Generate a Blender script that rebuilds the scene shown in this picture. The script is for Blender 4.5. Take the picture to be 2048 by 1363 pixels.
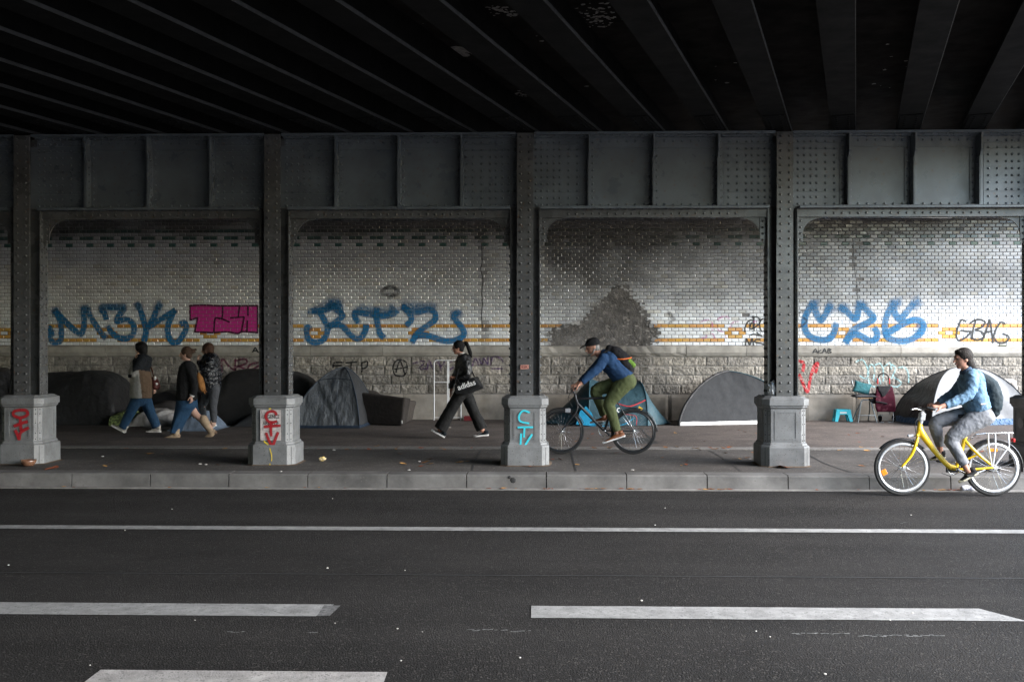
import bpy, bmesh, math, random
from mathutils import Vector, Matrix, noise
R = math.radians
random.seed(7)
sc = bpy.context.scene
for o in list(bpy.data.objects): bpy.data.objects.remove(o)

# ------------------------------------------------------------------ camera, sky, sun, exposure
H, F, TH = 1.85, 1991.0, math.atan(0.025)          # eye height, focal length in photo pixels, yaw
cam_d = bpy.data.cameras.new('camera'); cam = bpy.data.objects.new('camera', cam_d)
sc.collection.objects.link(cam); sc.camera = cam
cam.location = (0, 0, H); cam.rotation_euler = (R(90), 0, TH)
cam_d.lens = 35.0; cam_d.sensor_width = 36.0; cam_d.clip_end = 3000; cam_d.clip_start = 0.05

SUN_AZ, SUN_EL = R(-22), R(30)
w = bpy.data.worlds.new('World'); sc.world = w; w.use_nodes = True
nt = w.node_tree; bg = nt.nodes['Background']
sky = nt.nodes.new('ShaderNodeTexSky'); sky.sky_type = 'NISHITA'; sky.sun_disc = False
sky.sun_elevation = SUN_EL; sky.sun_rotation = R(90) - SUN_AZ; sky.dust_density = 0.3; sky.air_density = 1.0; sky.ozone_density = 1.0
nt.links.new(sky.outputs[0], bg.inputs[0]); bg.inputs[1].default_value = 0.09
sd = bpy.data.lights.new('sun', 'SUN'); sun = bpy.data.objects.new('sun', sd); sc.collection.objects.link(sun)
sd.energy = 2.5; sd.angle = R(51); sd.color = (1.0, 0.965, 0.935)
to_sun = Vector((math.cos(SUN_EL)*math.cos(SUN_AZ), math.cos(SUN_EL)*math.sin(SUN_AZ), math.sin(SUN_EL)))
sun.rotation_euler = to_sun.to_track_quat('Z', 'Y').to_euler()
vs = sc.view_settings; vs.view_transform = 'Standard'; vs.look = 'None'; vs.gamma = 1.0; vs.exposure = 2.78
sc.cycles.use_denoising = True
sc.cycles.max_bounces = 8; sc.cycles.diffuse_bounces = 4; sc.cycles.transparent_max_bounces = 16
sc.cycles.sample_clamp_indirect = 6.0

# ------------------------------------------------------------------ helpers
def at(u, v, Y):
    a = (u-1024)/F; b = (681.5-v)/F; s, c = math.sin(TH), math.cos(TH)
    t = Y/(c + s*a)
    return Vector((t*(-s + c*a), Y, H + t*b))
def on_z(u, v, z):
    a = (u-1024)/F; b = (681.5-v)/F; s, c = math.sin(TH), math.cos(TH)
    t = (z-H)/b
    return Vector((t*(-s + c*a), t*(c + s*a), z))
PZ = 0.18                                            # pavement level
def lerp(a, b, t): return a + (b-a)*t
def nz(x, y=0.0, z=0.0): return noise.noise(Vector((x, y, z)))

ORG = {}
def tag(o, label=None, cat=None, group=None, kind=None):
    if label: o['label'] = label
    if cat: o['category'] = cat
    if group: o['group'] = group
    if kind: o['kind'] = kind
    return o
def thing(name, label, cat, loc, group=None):
    o = bpy.data.objects.new(name, None); sc.collection.objects.link(o)
    o.location = loc; o.empty_display_size = 0.1
    ORG[o.name] = Vector(loc)
    return tag(o, label, cat, group)
def link_mesh(name, me, mats, parent=None, origin=None):
    o = bpy.data.objects.new(name, me); sc.collection.objects.link(o)
    for m in (mats if isinstance(mats, (list, tuple)) else [mats]): me.materials.append(m)
    g = Vector(origin) if origin is not None else (ORG[parent.name] if parent else Vector((0, 0, 0)))
    if g.length > 0: me.transform(Matrix.Translation(-g))
    ORG[o.name] = g
    if parent:
        o.parent = parent; o.location = g - ORG[parent.name]
    else: o.location = g
    return o
def copy_tree(o, parent=None, loc=None):
    c = o.copy(); sc.collection.objects.link(c)
    if parent: c.parent = parent
    if loc is not None: c.location = loc
    ORG[c.name] = Vector(loc) if loc is not None else ORG.get(o.name, Vector())
    for ch in list(o.children): copy_tree(ch, c)
    return c

def catmull(pts, n=6):
    """pts: list of tuples of floats, smooth interpolation"""
    if len(pts) < 3: return [tuple(p) for p in pts]
    out = []
    for i in range(len(pts)-1):
        p0 = pts[max(i-1, 0)]; p1 = pts[i]; p2 = pts[i+1]; p3 = pts[min(i+2, len(pts)-1)]
        for k in range(n):
            t = k/n; t2 = t*t; t3 = t2*t
            out.append(tuple(0.5*((2*b) + (-a+c)*t + (2*a-5*b+4*c-d)*t2 + (-a+3*b-3*c+d)*t3) for a, b, c, d in zip(p0, p1, p2, p3)))
    out.append(tuple(pts[-1])); return out

class MB:
    def __init__(s): s.v = []; s.f = []; s.mi = []; s.vc = []; s.col = (1, 1, 1, 1); s.m = 0
    def vert(s, p, c=None): s.v.append(tuple(p)); s.vc.append(c or s.col); return len(s.v)-1
    def face(s, idx): s.f.append(tuple(idx)); s.mi.append(s.m)
    def quad(s, a, b, c, d): s.face([s.vert(p) for p in (a, b, c, d)])
    def poly(s, pts): s.face([s.vert(p) for p in pts])
    def box(s, x0, x1, y0, y1, z0, z1):
        i = [s.vert((x, y, z)) for x in (x0, x1) for y in (y0, y1) for z in (z0, z1)]
        for q in ((0, 1, 3, 2), (4, 6, 7, 5), (0, 4, 5, 1), (2, 3, 7, 6), (0, 2, 6, 4), (1, 5, 7, 3)): s.face([i[k] for k in q])
    def obox(s, c, ax, ay, az):
        """box from centre and three half-axis vectors"""
        c = Vector(c); ax = Vector(ax); ay = Vector(ay); az = Vector(az)
        i = [s.vert(c + ax*x + ay*y + az*z) for x in (-1, 1) for y in (-1, 1) for z in (-1, 1)]
        for q in ((0, 1, 3, 2), (4, 6, 7, 5), (0, 4, 5, 1), (2, 3, 7, 6), (0, 2, 6, 4), (1, 5, 7, 3)): s.face([i[k] for k in q])
    def ext(s, pts, d):
        """extrude polygon pts (3D) by vector d, closed"""
        d = Vector(d); a = [s.vert(p) for p in pts]; b = [s.vert(Vector(p)+d) for p in pts]; n = len(pts)
        s.face(a[::-1]); s.face(b)
        for k in range(n): s.face((a[k], a[(k+1) % n], b[(k+1) % n], b[k]))
    def loft(s, rings, cap=True, closed=True):
        idx = [[s.vert(p) for p in r] for r in rings]; n = len(rings[0])
        for a, b in zip(idx, idx[1:]):
            for k in range(n if closed else n-1): s.face((a[k], a[(k+1) % n], b[(k+1) % n], b[k]))
        if cap: s.face(idx[0][::-1]); s.face(idx[-1])
        return idx
    def tube(s, pts, r, n=8, sy=1.0, smooth=0, cap='round', side=None):
        """swept tube; pts = Vectors, r = float or list; the cross axis nearest to +y is scaled by sy"""
        k = len(pts); rs = list(r) if isinstance(r, (list, tuple)) else [r]*k
        sys_ = list(sy) if isinstance(sy, (list, tuple)) else [sy]*k
        if smooth and k > 2:
            q = catmull([tuple(p)+(a, b) for p, a, b in zip(pts, rs, sys_)], smooth)
            pts = [Vector(t[:3]) for t in q]; rs = [max(t[3], 1e-4) for t in q]; sys_ = [t[4] for t in q]; k = len(pts)
        pts = [Vector(p) for p in pts]
        ax = Vector(side) if side else Vector((0, 1, 0))
        rings = []
        def ring(c, t, rr, sv):
            b = ax - t*ax.dot(t)
            if b.length < 1e-3: b = Vector((1, 0, 0)) - t*t.x
            b.normalize(); a = b.cross(t).normalized()
            return [c + a*(rr*math.cos(2*math.pi*j/n)) + b*(rr*sv*math.sin(2*math.pi*j/n)) for j in range(n)]
        tan = []
        for i in range(k):
            t = pts[min(i+1, k-1)] - pts[max(i-1, 0)]
            tan.append(t.normalized() if t.length > 1e-9 else Vector((0, 0, 1)))
        if cap == 'round':
            for f, g in ((0.98, .2), (0.8, .6), (0.45, .9)): rings.append(ring(pts[0] - tan[0]*rs[0]*f, tan[0], rs[0]*g, sys_[0]))
        for i in range(k): rings.append(ring(pts[i], tan[i], rs[i], sys_[i]))
        if cap == 'round':
            for f, g in ((0.45, .9), (0.8, .6), (0.98, .2)): rings.append(ring(pts[-1] + tan[-1]*rs[-1]*f, tan[-1], rs[-1]*g, sys_[-1]))
        s.loft(rings)
    def ball(s, c, rx, ry=None, rz=None, nu=12, nv=8, rot=None):
        ry = ry or rx; rz = rz or rx; c = Vector(c); M = rot or Matrix.Identity(3)
        rings = []
        for j in range(1, nv):
            a = math.pi*j/nv
            rings.append([c + M @ Vector((rx*math.sin(a)*math.cos(2*math.pi*i/nu), ry*math.sin(a)*math.sin(2*math.pi*i/nu), rz*math.cos(a))) for i in range(nu)])
        idx = s.loft(rings, cap=False)
        t = s.vert(c + M @ Vector((0, 0, rz))); b = s.vert(c + M @ Vector((0, 0, -rz)))
        for k in range(nu): s.face((t, idx[0][(k+1) % nu], idx[0][k])[::-1]); s.face((b, idx[-1][k], idx[-1][(k+1) % nu])[::-1])
    def rivet(s, p, n, r=.017, h=.013):
        if r > .012: r *= 1.08; h *= 1.35
        p = Vector(p); n = Vector(n).normalized(); a = n.orthogonal().normalized(); b = n.cross(a)
        m = 7
        r0 = [s.vert(p + (a*math.cos(2*math.pi*k/m) + b*math.sin(2*math.pi*k/m))*r) for k in range(m)]
        r1 = [s.vert(p + n*h*.75 + (a*math.cos(2*math.pi*k/m) + b*math.sin(2*math.pi*k/m))*r*.68) for k in range(m)]
        t = s.vert(p + n*h)
        for k in range(m):
            s.face((r0[k], r0[(k+1) % m], r1[(k+1) % m], r1[k])); s.face((r1[k], r1[(k+1) % m], t))
    def mesh(s, name, smooth=False):
        me = bpy.data.meshes.new(name); me.from_pydata(s.v, [], s.f)
        me.polygons.foreach_set('material_index', s.mi)
        if smooth: me.polygons.foreach_set('use_smooth', [True]*len(s.f))
        if any(c != (1, 1, 1, 1) for c in s.vc):
            ca = me.color_attributes.new('Col', 'FLOAT_COLOR', 'POINT')
            ca.data.foreach_set('color', [x for c in s.vc for x in c])
        me.validate(); me.update()
        return me
    def recalc(s, me):
        bm = bmesh.new(); bm.from_mesh(me); bmesh.ops.recalc_face_normals(bm, faces=bm.faces); bm.to_mesh(me); bm.free()
    def build(s, name, mats, parent=None, smooth=False, origin=None, recalc=False, bevel=0, auto=None):
        me = s.mesh(name, smooth)
        if bevel or recalc or auto:
            bm = bmesh.new(); bm.from_mesh(me)
            if auto: bmesh.ops.remove_doubles(bm, verts=bm.verts, dist=1e-5)
            bmesh.ops.recalc_face_normals(bm, faces=bm.faces)
            if bevel:
                bmesh.ops.remove_doubles(bm, verts=bm.verts, dist=1e-5)
                ed = [e for e in bm.edges if len(e.link_faces) == 2 and e.calc_face_angle(0) > .5]
                bmesh.ops.bevel(bm, geom=ed, offset=bevel, segments=2, affect='EDGES', profile=.5)
            if auto:
                for f in bm.faces: f.smooth = True
                for e in bm.edges: e.smooth = not (len(e.link_faces) == 2 and e.calc_face_angle(0) > auto)
            bm.to_mesh(me); bm.free()
        return link_mesh(name, me, mats, parent, origin)

def remesh_mesh(me, voxel, smooth_it=4, fac=.5):
    """voxel union of overlapping closed shells into one continuous skin"""
    o = bpy.data.objects.new('tmp', me); sc.collection.objects.link(o)
    m = o.modifiers.new('r', 'REMESH'); m.mode = 'VOXEL'; m.voxel_size = voxel; m.use_smooth_shade = True
    if smooth_it:
        q = o.modifiers.new('s', 'SMOOTH'); q.iterations = smooth_it; q.factor = fac
    dg = bpy.context.evaluated_depsgraph_get(); dg.update()
    out = bpy.data.meshes.new_from_object(o.evaluated_get(dg))
    bpy.data.objects.remove(o)
    for p in out.polygons: p.use_smooth = True
    out.materials.clear()
    return out
def blob(mb, name, mats, parent=None, voxel=.012, it=4, fac=.5, post=None):
    me = remesh_mesh(mb.mesh(name), voxel, it, fac); me.name = name
    if post: post(me)
    return link_mesh(name, me, mats, parent)

# ------------------------------------------------------------------ materials
def mat(name, color, rough=.6, metal=0.0, nscale=6.0, namt=.25, bscale=0, bstr=.3, bdist=.01, attr=False, spec=.5,
        tint=None, tscale=1.5, coat=0, stretch=None, speck=None, bands=None):
    m = bpy.data.materials.new(name); m.use_nodes = True; t = m.node_tree; N = t.nodes; L = t.links
    p = N['Principled BSDF']; geo = N.new('ShaderNodeNewGeometry'); pos = geo.outputs['Position']
    if stretch:
        mp = N.new('ShaderNodeMapping'); mp.inputs['Scale'].default_value = stretch; L.new(pos, mp.inputs['Vector']); pos = mp.outputs[0]
    if attr:
        a = N.new('ShaderNodeAttribute'); a.attribute_name = 'Col'; base = a.outputs['Color']
    else:
        rgb = N.new('ShaderNodeRGB'); rgb.outputs[0].default_value = (*color, 1); base = rgb.outputs[0]
    def noise_fac(scale, lo, hi, det=6, rgh=.62):
        n = N.new('ShaderNodeTexNoise'); n.inputs['Scale'].default_value = scale; n.inputs['Detail'].default_value = det
        n.inputs['Roughness'].default_value = rgh; L.new(pos, n.inputs['Vector'])
        r = N.new('ShaderNodeMapRange'); r.inputs[1].default_value = .3; r.inputs[2].default_value = .7
        r.inputs[3].default_value = lo; r.inputs[4].default_value = hi; L.new(n.outputs[0], r.inputs[0]); return r.outputs[0]
    def mix(kind, fac, a, b):
        x = N.new('ShaderNodeMix'); x.data_type = 'RGBA'; x.blend_type = kind
        if isinstance(fac, float): x.inputs[0].default_value = fac
        else: L.new(fac, x.inputs[0])
        for sock, val in ((x.inputs[6], a), (x.inputs[7], b)):
            if isinstance(val, tuple): sock.default_value = val
            else: L.new(val, sock)
        return x.outputs[2]
    if tint: base = mix('MIX', noise_fac(tscale, 0, 1), base, (*tint, 1))
    if namt:
        g = N.new('ShaderNodeCombineColor'); f = noise_fac(nscale, 1-namt, 1+namt*.6)
        for k in range(3): L.new(f, g.inputs[k])
        base = mix('MULTIPLY', 1.0, base, g.outputs[0])
    if bands:                                        # long streaks along the traffic
        keep = pos; mp = N.new('ShaderNodeMapping'); mp.inputs['Scale'].default_value = bands[0]; L.new(geo.outputs['Position'], mp.inputs['Vector']); pos = mp.outputs[0]
        f = noise_fac(1.0, 1-bands[1], 1+bands[1], 3); pos = keep; g = N.new('ShaderNodeCombineColor')
        for k in range(3): L.new(f, g.inputs[k])
        base = mix('MULTIPLY', 1.0, base, g.outputs[0])
    if speck:
        sc_, thr, colr, amt = speck
        vv = N.new('ShaderNodeTexVoronoi'); vv.inputs['Scale'].default_value = sc_; L.new(pos, vv.inputs['Vector'])
        wn = N.new('ShaderNodeSeparateColor'); L.new(vv.outputs['Color'], wn.inputs[0])
        gt = N.new('ShaderNodeMath'); gt.operation = 'GREATER_THAN'; gt.inputs[1].default_value = thr; L.new(wn.outputs[0], gt.inputs[0])
        mu = N.new('ShaderNodeMath'); mu.operation = 'MULTIPLY'; mu.inputs[1].default_value = amt; L.new(gt.outputs[0], mu.inputs[0])
        base = mix('MIX', mu.outputs[0], base, (*colr, 1))
    L.new(base, p.inputs['Base Color'])
    p.inputs['Metallic'].default_value = metal; p.inputs['Specular IOR Level'].default_value = spec
    if rough < .98: L.new(noise_fac(nscale*1.7, max(rough-.1, .03), min(rough+.12, 1)), p.inputs['Roughness'])
    else: p.inputs['Roughness'].default_value = 1
    if coat: p.inputs['Coat Weight'].default_value = coat; p.inputs['Coat Roughness'].default_value = .15
    if bscale:
        n = N.new('ShaderNodeTexNoise'); n.inputs['Scale'].default_value = bscale; n.inputs['Detail'].default_value = 5; L.new(pos, n.inputs['Vector'])
        b = N.new('ShaderNodeBump'); b.inputs['Strength'].default_value = bstr; b.inputs['Distance'].default_value = bdist
        L.new(n.outputs[0], b.inputs['Height']); L.new(b.outputs[0], p.inputs['Normal'])
    return m
def cloth(name, color, **k):
    d = dict(rough=.85, nscale=9, namt=.22, bscale=14, bstr=.5, bdist=.02, spec=.25); d.update(k); return mat(name, color, **d)
def spray(name, color, strength=.9, gaps=.25, rough=.5, joints=False):
    """paint on a wall: soft sprayed edge from the ribbon's own alpha attribute"""
    m = bpy.data.materials.new(name); m.use_nodes = True; t = m.node_tree; N = t.nodes; L = t.links
    p = N['Principled BSDF']; p.inputs['Base Color'].default_value = (*color, 1); p.inputs['Roughness'].default_value = rough
    a = N.new('ShaderNodeAttribute'); a.attribute_name = 'Col'; sp = N.new('ShaderNodeSeparateColor'); L.new(a.outputs['Color'], sp.inputs[0])
    g = N.new('ShaderNodeNewGeometry'); n = N.new('ShaderNodeTexNoise'); n.inputs['Scale'].default_value = 22; n.inputs['Detail'].default_value = 5
    L.new(g.outputs['Position'], n.inputs['Vector'])
    r = N.new('ShaderNodeMapRange'); r.inputs[1].default_value = .35; r.inputs[2].default_value = .6; r.inputs[3].default_value = strength-gaps; r.inputs[4].default_value = strength
    L.new(n.outputs[0], r.inputs[0])
    mu = N.new('ShaderNodeMath'); mu.operation = 'MULTIPLY'; mu.use_clamp = True; L.new(sp.outputs[0], mu.inputs[0]); L.new(r.outputs[0], mu.inputs[1])
    alpha = mu.outputs[0]
    if joints:                                       # the paint misses the sunk joints between the tiles
        mp = N.new('ShaderNodeSeparateXYZ'); L.new(g.outputs['Position'], mp.inputs[0]); cb = N.new('ShaderNodeCombineXYZ')
        for k, (o, ref) in enumerate(((0, TILE_REF[0] - TILE_REF[1]/2), (2, TILE_REF[2]))):
            sb = N.new('ShaderNodeMath'); sb.operation = 'SUBTRACT'; sb.inputs[1].default_value = ref; L.new(mp.outputs[o], sb.inputs[0]); L.new(sb.outputs[0], cb.inputs[k])
        br = N.new('ShaderNodeTexBrick'); br.inputs['Scale'].default_value = 1.0; br.inputs['Brick Width'].default_value = TILE_REF[1]; br.inputs['Row Height'].default_value = .0755
        br.inputs['Mortar Size'].default_value = .0062; br.inputs['Mortar Smooth'].default_value = .5; L.new(cb.outputs[0], br.inputs['Vector'])
        q = N.new('ShaderNodeMath'); q.operation = 'MULTIPLY_ADD'; q.inputs[1].default_value = -.72; q.inputs[2].default_value = 1.0; L.new(br.outputs['Fac'], q.inputs[0])
        q2 = N.new('ShaderNodeMath'); q2.operation = 'MULTIPLY'; L.new(q.outputs[0], q2.inputs[0]); L.new(alpha, q2.inputs[1]); alpha = q2.outputs[0]; mu = q2
    tr = N.new('ShaderNodeBsdfTransparent'); mx = N.new('ShaderNodeMixShader'); L.new(alpha, mx.inputs[0])
    L.new(tr.outputs[0], mx.inputs[1]); L.new(p.outputs[0], mx.inputs[2]); L.new(mx.outputs[0], N['Material Output'].inputs[0])
    return m

M_STEEL = mat('grey_painted_steel', (.088, .089, .090), .27, nscale=3, namt=.35, bscale=30, bstr=.15, bdist=.004, tint=(.064, .064, .064), tscale=.9, speck=(45, .985, (.10, .06, .035), .6))
M_GIRDER = mat('blue_grey_painted_steel', (.115, .134, .154), .32, nscale=2.5, namt=.3, bscale=25, bstr=.12, bdist=.004, tint=(.088, .10, .112), tscale=.9, speck=(40, .988, (.09, .06, .04), .5))
M_CAST = mat('pale_grey_cast_iron_paint', (.18, .184, .186), .5, nscale=5, namt=.3, bscale=18, bstr=.25, bdist=.004, tint=(.145, .148, .15), tscale=2.2, speck=(110, .97, (.06, .045, .035), .7))
M_RUST = mat('rusty_foot_grime', (.11, .075, .05), .9, nscale=20, namt=.5)
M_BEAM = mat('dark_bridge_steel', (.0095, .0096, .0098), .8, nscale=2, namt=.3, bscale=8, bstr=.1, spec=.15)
M_EDGE = mat('lit_beam_edge', (.045, .046, .048), .5, nscale=8, namt=.4)  # paler tone: daylight on the right-hand flange edges put into the colour
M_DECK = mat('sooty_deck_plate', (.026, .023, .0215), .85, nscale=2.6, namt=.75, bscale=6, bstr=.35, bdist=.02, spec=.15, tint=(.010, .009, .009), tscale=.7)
M_PEEL = mat('peeling_pale_paint', (.42, .40, .39), .8, nscale=16, namt=.5)
M_ASPH = mat('asphalt', (.025, .0228, .0216), .88, nscale=.55, namt=.36, bscale=85, bstr=1.0, bdist=.024, tint=(.017, .016, .0155), tscale=52, speck=(85, .92, (.075, .069, .064), .6), spec=.2, bands=((.06, 1.5, 1), .28))
M_PAVE_BACK = mat('brown_pavement_asphalt', (.105, .086, .078), .85, nscale=1.3, namt=.3, bscale=80, bstr=.4, bdist=.006, tint=(.074, .062, .056), tscale=2.2, speck=(55, .95, (.22, .18, .15), .6), spec=.3)
M_PAVE = mat('grey_pavement_asphalt', (.088, .080, .075), .85, nscale=1.3, namt=.28, bscale=80, bstr=.4, bdist=.006, tint=(.062, .056, .052), tscale=1.8, speck=(55, .95, (.22, .2, .18), .5), spec=.3)
M_STRIP = mat('granular_edging_concrete', (.17, .16, .15), .9, nscale=30, namt=.5, bscale=60, bstr=.8, bdist=.01)
M_KERB = mat('kerb_granite', (.150, .145, .140), .8, nscale=2.2, namt=.45, bscale=50, bstr=.3, bdist=.005, tint=(.095, .091, .087), tscale=3, speck=(70, .975, (.12, .11, .10), .6))
M_GUTTER = mat('gutter_concrete', (.21, .2, .19), .85, nscale=6, namt=.4)
M_LINE = mat('worn_white_road_paint', (.31, .31, .305), .75, nscale=7, namt=.35, bscale=90, bstr=.5, bdist=.008, tint=(.22, .22, .218), tscale=16, speck=(80, .95, (.1, .1, .1), .7))
M_LINE_OLD = mat('worn_off_road_paint', (.20, .20, .20), .8, nscale=25, namt=.6, bscale=90, bstr=.5, tint=(.07, .07, .07), tscale=30)
M_SEAM = mat('tar_seam', (.025, .025, .026), .7, nscale=4, namt=.3)
M_TILE = mat('glazed_tile', (.8, .8, .8), .22, nscale=2.2, namt=.16, attr=True, tint=None, spec=.6)
M_GROUT = mat('sooty_grout', (.155, .15, .145), .9, nscale=8, namt=.5)
M_BRICKBACK = mat('exposed_sooty_brick', (.16, .148, .138), .95, nscale=9, namt=.6, bscale=28, bstr=.9, bdist=.03, tint=(.055, .050, .046), tscale=2.6, attr=False, speck=(16, .955, (.30, .27, .25), .6))
M_STONE = mat('rough_limestone', (.4, .36, .3), .95, nscale=7, namt=.35, bscale=26, bstr=.8, bdist=.03, attr=True)
M_CORN = mat('dressed_limestone', (.34, .32, .29), .9, nscale=4, namt=.3, bscale=40, bstr=.3, bdist=.006, attr=True)
M_DARK = mat('sooty_black_metal', (.02, .02, .02), .6, nscale=4, namt=.3)
M_LEDGE = mat('sooty_concrete', (.045, .042, .04), .9, nscale=3, namt=.5, bscale=20, bstr=.4)
# ------------------------------------------------------------------ ground, road, pavement
YC = 13.62                                           # centre line of the columns
YW = 21.2                                            # face of the tiled wall
YK = 12.44                                           # kerb face
def sheet(name, mats, x0, x1, y0, y1, z, nx=1, parent=None, **k):
    mb = MB(); mb.quad((x0, y0, z), (x1, y0, z), (x1, y1, z), (x0, y1, z))
    return mb.build(name, mats, parent)
M_GROUND = mat('pale_paved_ground', (.26,.25,.24), .9, nscale=.3, namt=.3)
tag(sheet('ground', M_GROUND, -400, 500, -400, 500, -.03), kind='structure')
road = tag(sheet('road', M_ASPH, -60, 26, -1.0, YK, 0.0), kind='structure')
def strip(name, m, pts, z, parent):
    mb = MB(); mb.poly([(p[0], p[1], z) for p in pts]); return mb.build(name, m, parent)
def px_quad(pts): return [on_z(u, v, 0)[:2] for u, v in pts]
y_l0, y_l1 = on_z(1024, 1061.5, 0).y, on_z(1024, 1054.5, 0).y
# solid line as short lengths with slightly ragged edges
def ragged_line(name, m, x0, x1, y0, y1, z, step=.25, amp=.006, skew0=0, skew1=0):
    mb = MB(); n = int((x1-x0)/step)+1; top = []; bot = []
    for i in range(n+1):
        t = i/n; x = lerp(x0, x1, t)
        dx0 = lerp(skew0, skew1, t)
        top.append(mb.vert((x+dx0, y1 + amp*nz(x*7, 3), z))); bot.append(mb.vert((x, y0 + amp*nz(x*7, 9), z)))
    for i in range(n): mb.face((bot[i], bot[i+1], top[i+1], top[i]))
    return mb.build(name, m, road)
ragged_line('lane_line', M_LINE, -40, 25, y_l0, y_l1, .004)
ya, yb = on_z(1024, 1241-6, 0).y, on_z(1024, 1211, 0).y
xl1 = on_z(632, 1232, 0).x; xr0 = on_z(1062, 1237, 0).x; xr1 = on_z(2052, 1241, 0).x
ragged_line('lane_dash', M_LINE, xl1-4.2, xl1, ya, yb, .004, skew1=.06)
ragged_line('lane_dash', M_LINE, xr0, xr1, ya, yb, .004, skew1=-.18, amp=.010)
strip('worn_dash_end', M_LINE_OLD, px_quad([(634, 1232), (648, 1210), (681, 1211), (660, 1231)]), .0045, road)
yc_, yd_ = 5.18, on_z(1024, 1346, 0).y
ragged_line('lane_dash', mat('dusty_road_paint', (.36, .345, .335), .8, nscale=5, namt=.3, bscale=90, bstr=.5, tint=(.24, .23, .22), tscale=12, speck=(80, .94, (.1, .1, .1), .7)),
            on_z(150, 1378, 0).x, on_z(764, 1378, 0).x, yc_, yd_, .004, skew0=.0, skew1=-.012)
mb = MB(); n = 120; ys = on_z(1024, 1150, 0).y
prev = None
for i in range(n+1):
    x = lerp(-9, 9, i/n); y = ys + .012*nz(x*.8, 5); a = mb.vert((x, y-.012, .003)); b = mb.vert((x, y+.012, .003))
    if prev: mb.face((prev[0], a, b, prev[1]))
    prev = (a, b)
mb.build('tar_seam', M_SEAM, road)
# worn traces of an older line
mb = MB()
for u0, u1, v in [(460, 490, 1264), (620, 634, 1264), (1590, 1700, 1267), (1720, 1890, 1271), (940, 1020, 1260), (1030, 1060, 1262), (1800, 1812, 1046)]:
    for k in range(int((u1-u0)/9)+1):
        u = u0 + k*9 + random.uniform(-3, 3); p = on_z(u, v+random.uniform(-1.5, 1.5), 0); l = random.uniform(.010, .028)
        mb.quad((p.x-l, p.y-.006, .0035), (p.x+l*.8, p.y-.008, .0035), (p.x+l, p.y+.006, .0035), (p.x-l*.7, p.y+.005, .0035))
mb.build('old_line_trace', M_LINE_OLD, road)

mb = MB(); mb.box(-60, 26, YK-.09, YK+.004, -.02, .012); tag(mb.build('gutter', M_GUTTER), kind='structure')
# kerb stones: one setting object with joints
mb = MB(); x = -30.0 + .12
while x < 25:
    L = 1.0; g = .006; zt = PZ + random.uniform(-.003, .002); j = random.uniform(-.004, .004)
    prof = [(YK+j, -.01), (YK+.012+j, zt-.02), (YK+.03+j, zt), (YK+.30, zt), (YK+.30, -.01)]
    mb.ext([(x+g, y, z) for y, z in prof], (L-2*g, 0, 0)); x += L
tag(mb.build('kerb', M_KERB, recalc=True), kind='structure')
mb = MB(); mb.box(-60, 26, YK+.31, 15.40, 0, PZ-.004); pav = tag(mb.build('pavement', M_PAVE), kind='structure')
mb = MB(); mb.box(-60, 26, 15.40, 15.74, 0, PZ+.004); tag(mb.build('edging_strip', M_STRIP), kind='structure')
mb = MB(); mb.box(-60, 26, 15.74, YW+.1, 0, PZ); pav2 = tag(mb.build('pavement', M_PAVE_BACK), kind='structure')
mb = MB(); mb.box(-60, 26, YK-.02+.05, YK+.31, -.02, .10); tag(mb.build('kerb_bed', M_SEAM), kind='structure')
def crack(pts, z, parent, wd=.012):
    P = catmull([tuple(on_z(u, v, z)[:2]) for u, v in pts], 6); mb = MB(); prev = None
    for i, (x, y) in enumerate(P):
        q = P[min(i+1, len(P)-1)]; p = P[max(i-1, 0)]; d = Vector((q[0]-p[0], q[1]-p[1], 0)).normalized(); nn = Vector((-d.y, d.x, 0))*wd*(.6+.6*random.random())
        a = mb.vert((x+nn.x, y+nn.y, z)); b = mb.vert((x-nn.x, y-nn.y, z))
        if prev: mb.face((prev[0], a, b, prev[1]))
        prev = (a, b)
    mb.build('pavement_crack', M_SEAM, parent)
zc = PZ
for pts in ([(1141, 900), (1146, 920), (1152, 941)], [(1416, 899), (1445, 915), (1482, 942)], [(1610, 905), (1650, 926), (1706, 945)], [(962, 900), (950, 920), (944, 941)]):
    crack(pts, PZ-.001, pav)
crack([(1281, 855), (1296, 872), (1316, 886)], PZ+.003, pav2, .016)
crack([(300, 880), (340, 873), (370, 868)], PZ+.003, pav2, .01)
plate = [on_z(u, v, PZ+.004)[:2] for u, v in ((1232, 886), (1240, 874), (1296, 875), (1312, 886))]
strip('dark_patch', M_SEAM, plate, PZ+.0035, pav2)
mb = MB()                                            # iron studs on the kerb face
for u, v, r in ((1026, 960, .035), (1019, 954, .02)):
    p = at(u, v, YK-.002); mb.rivet((p.x, YK+.010, p.z), (0, -1, 0), r, .004)
mb.build('iron_stud', M_DARK, bpy.data.objects['kerb'])

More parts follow.
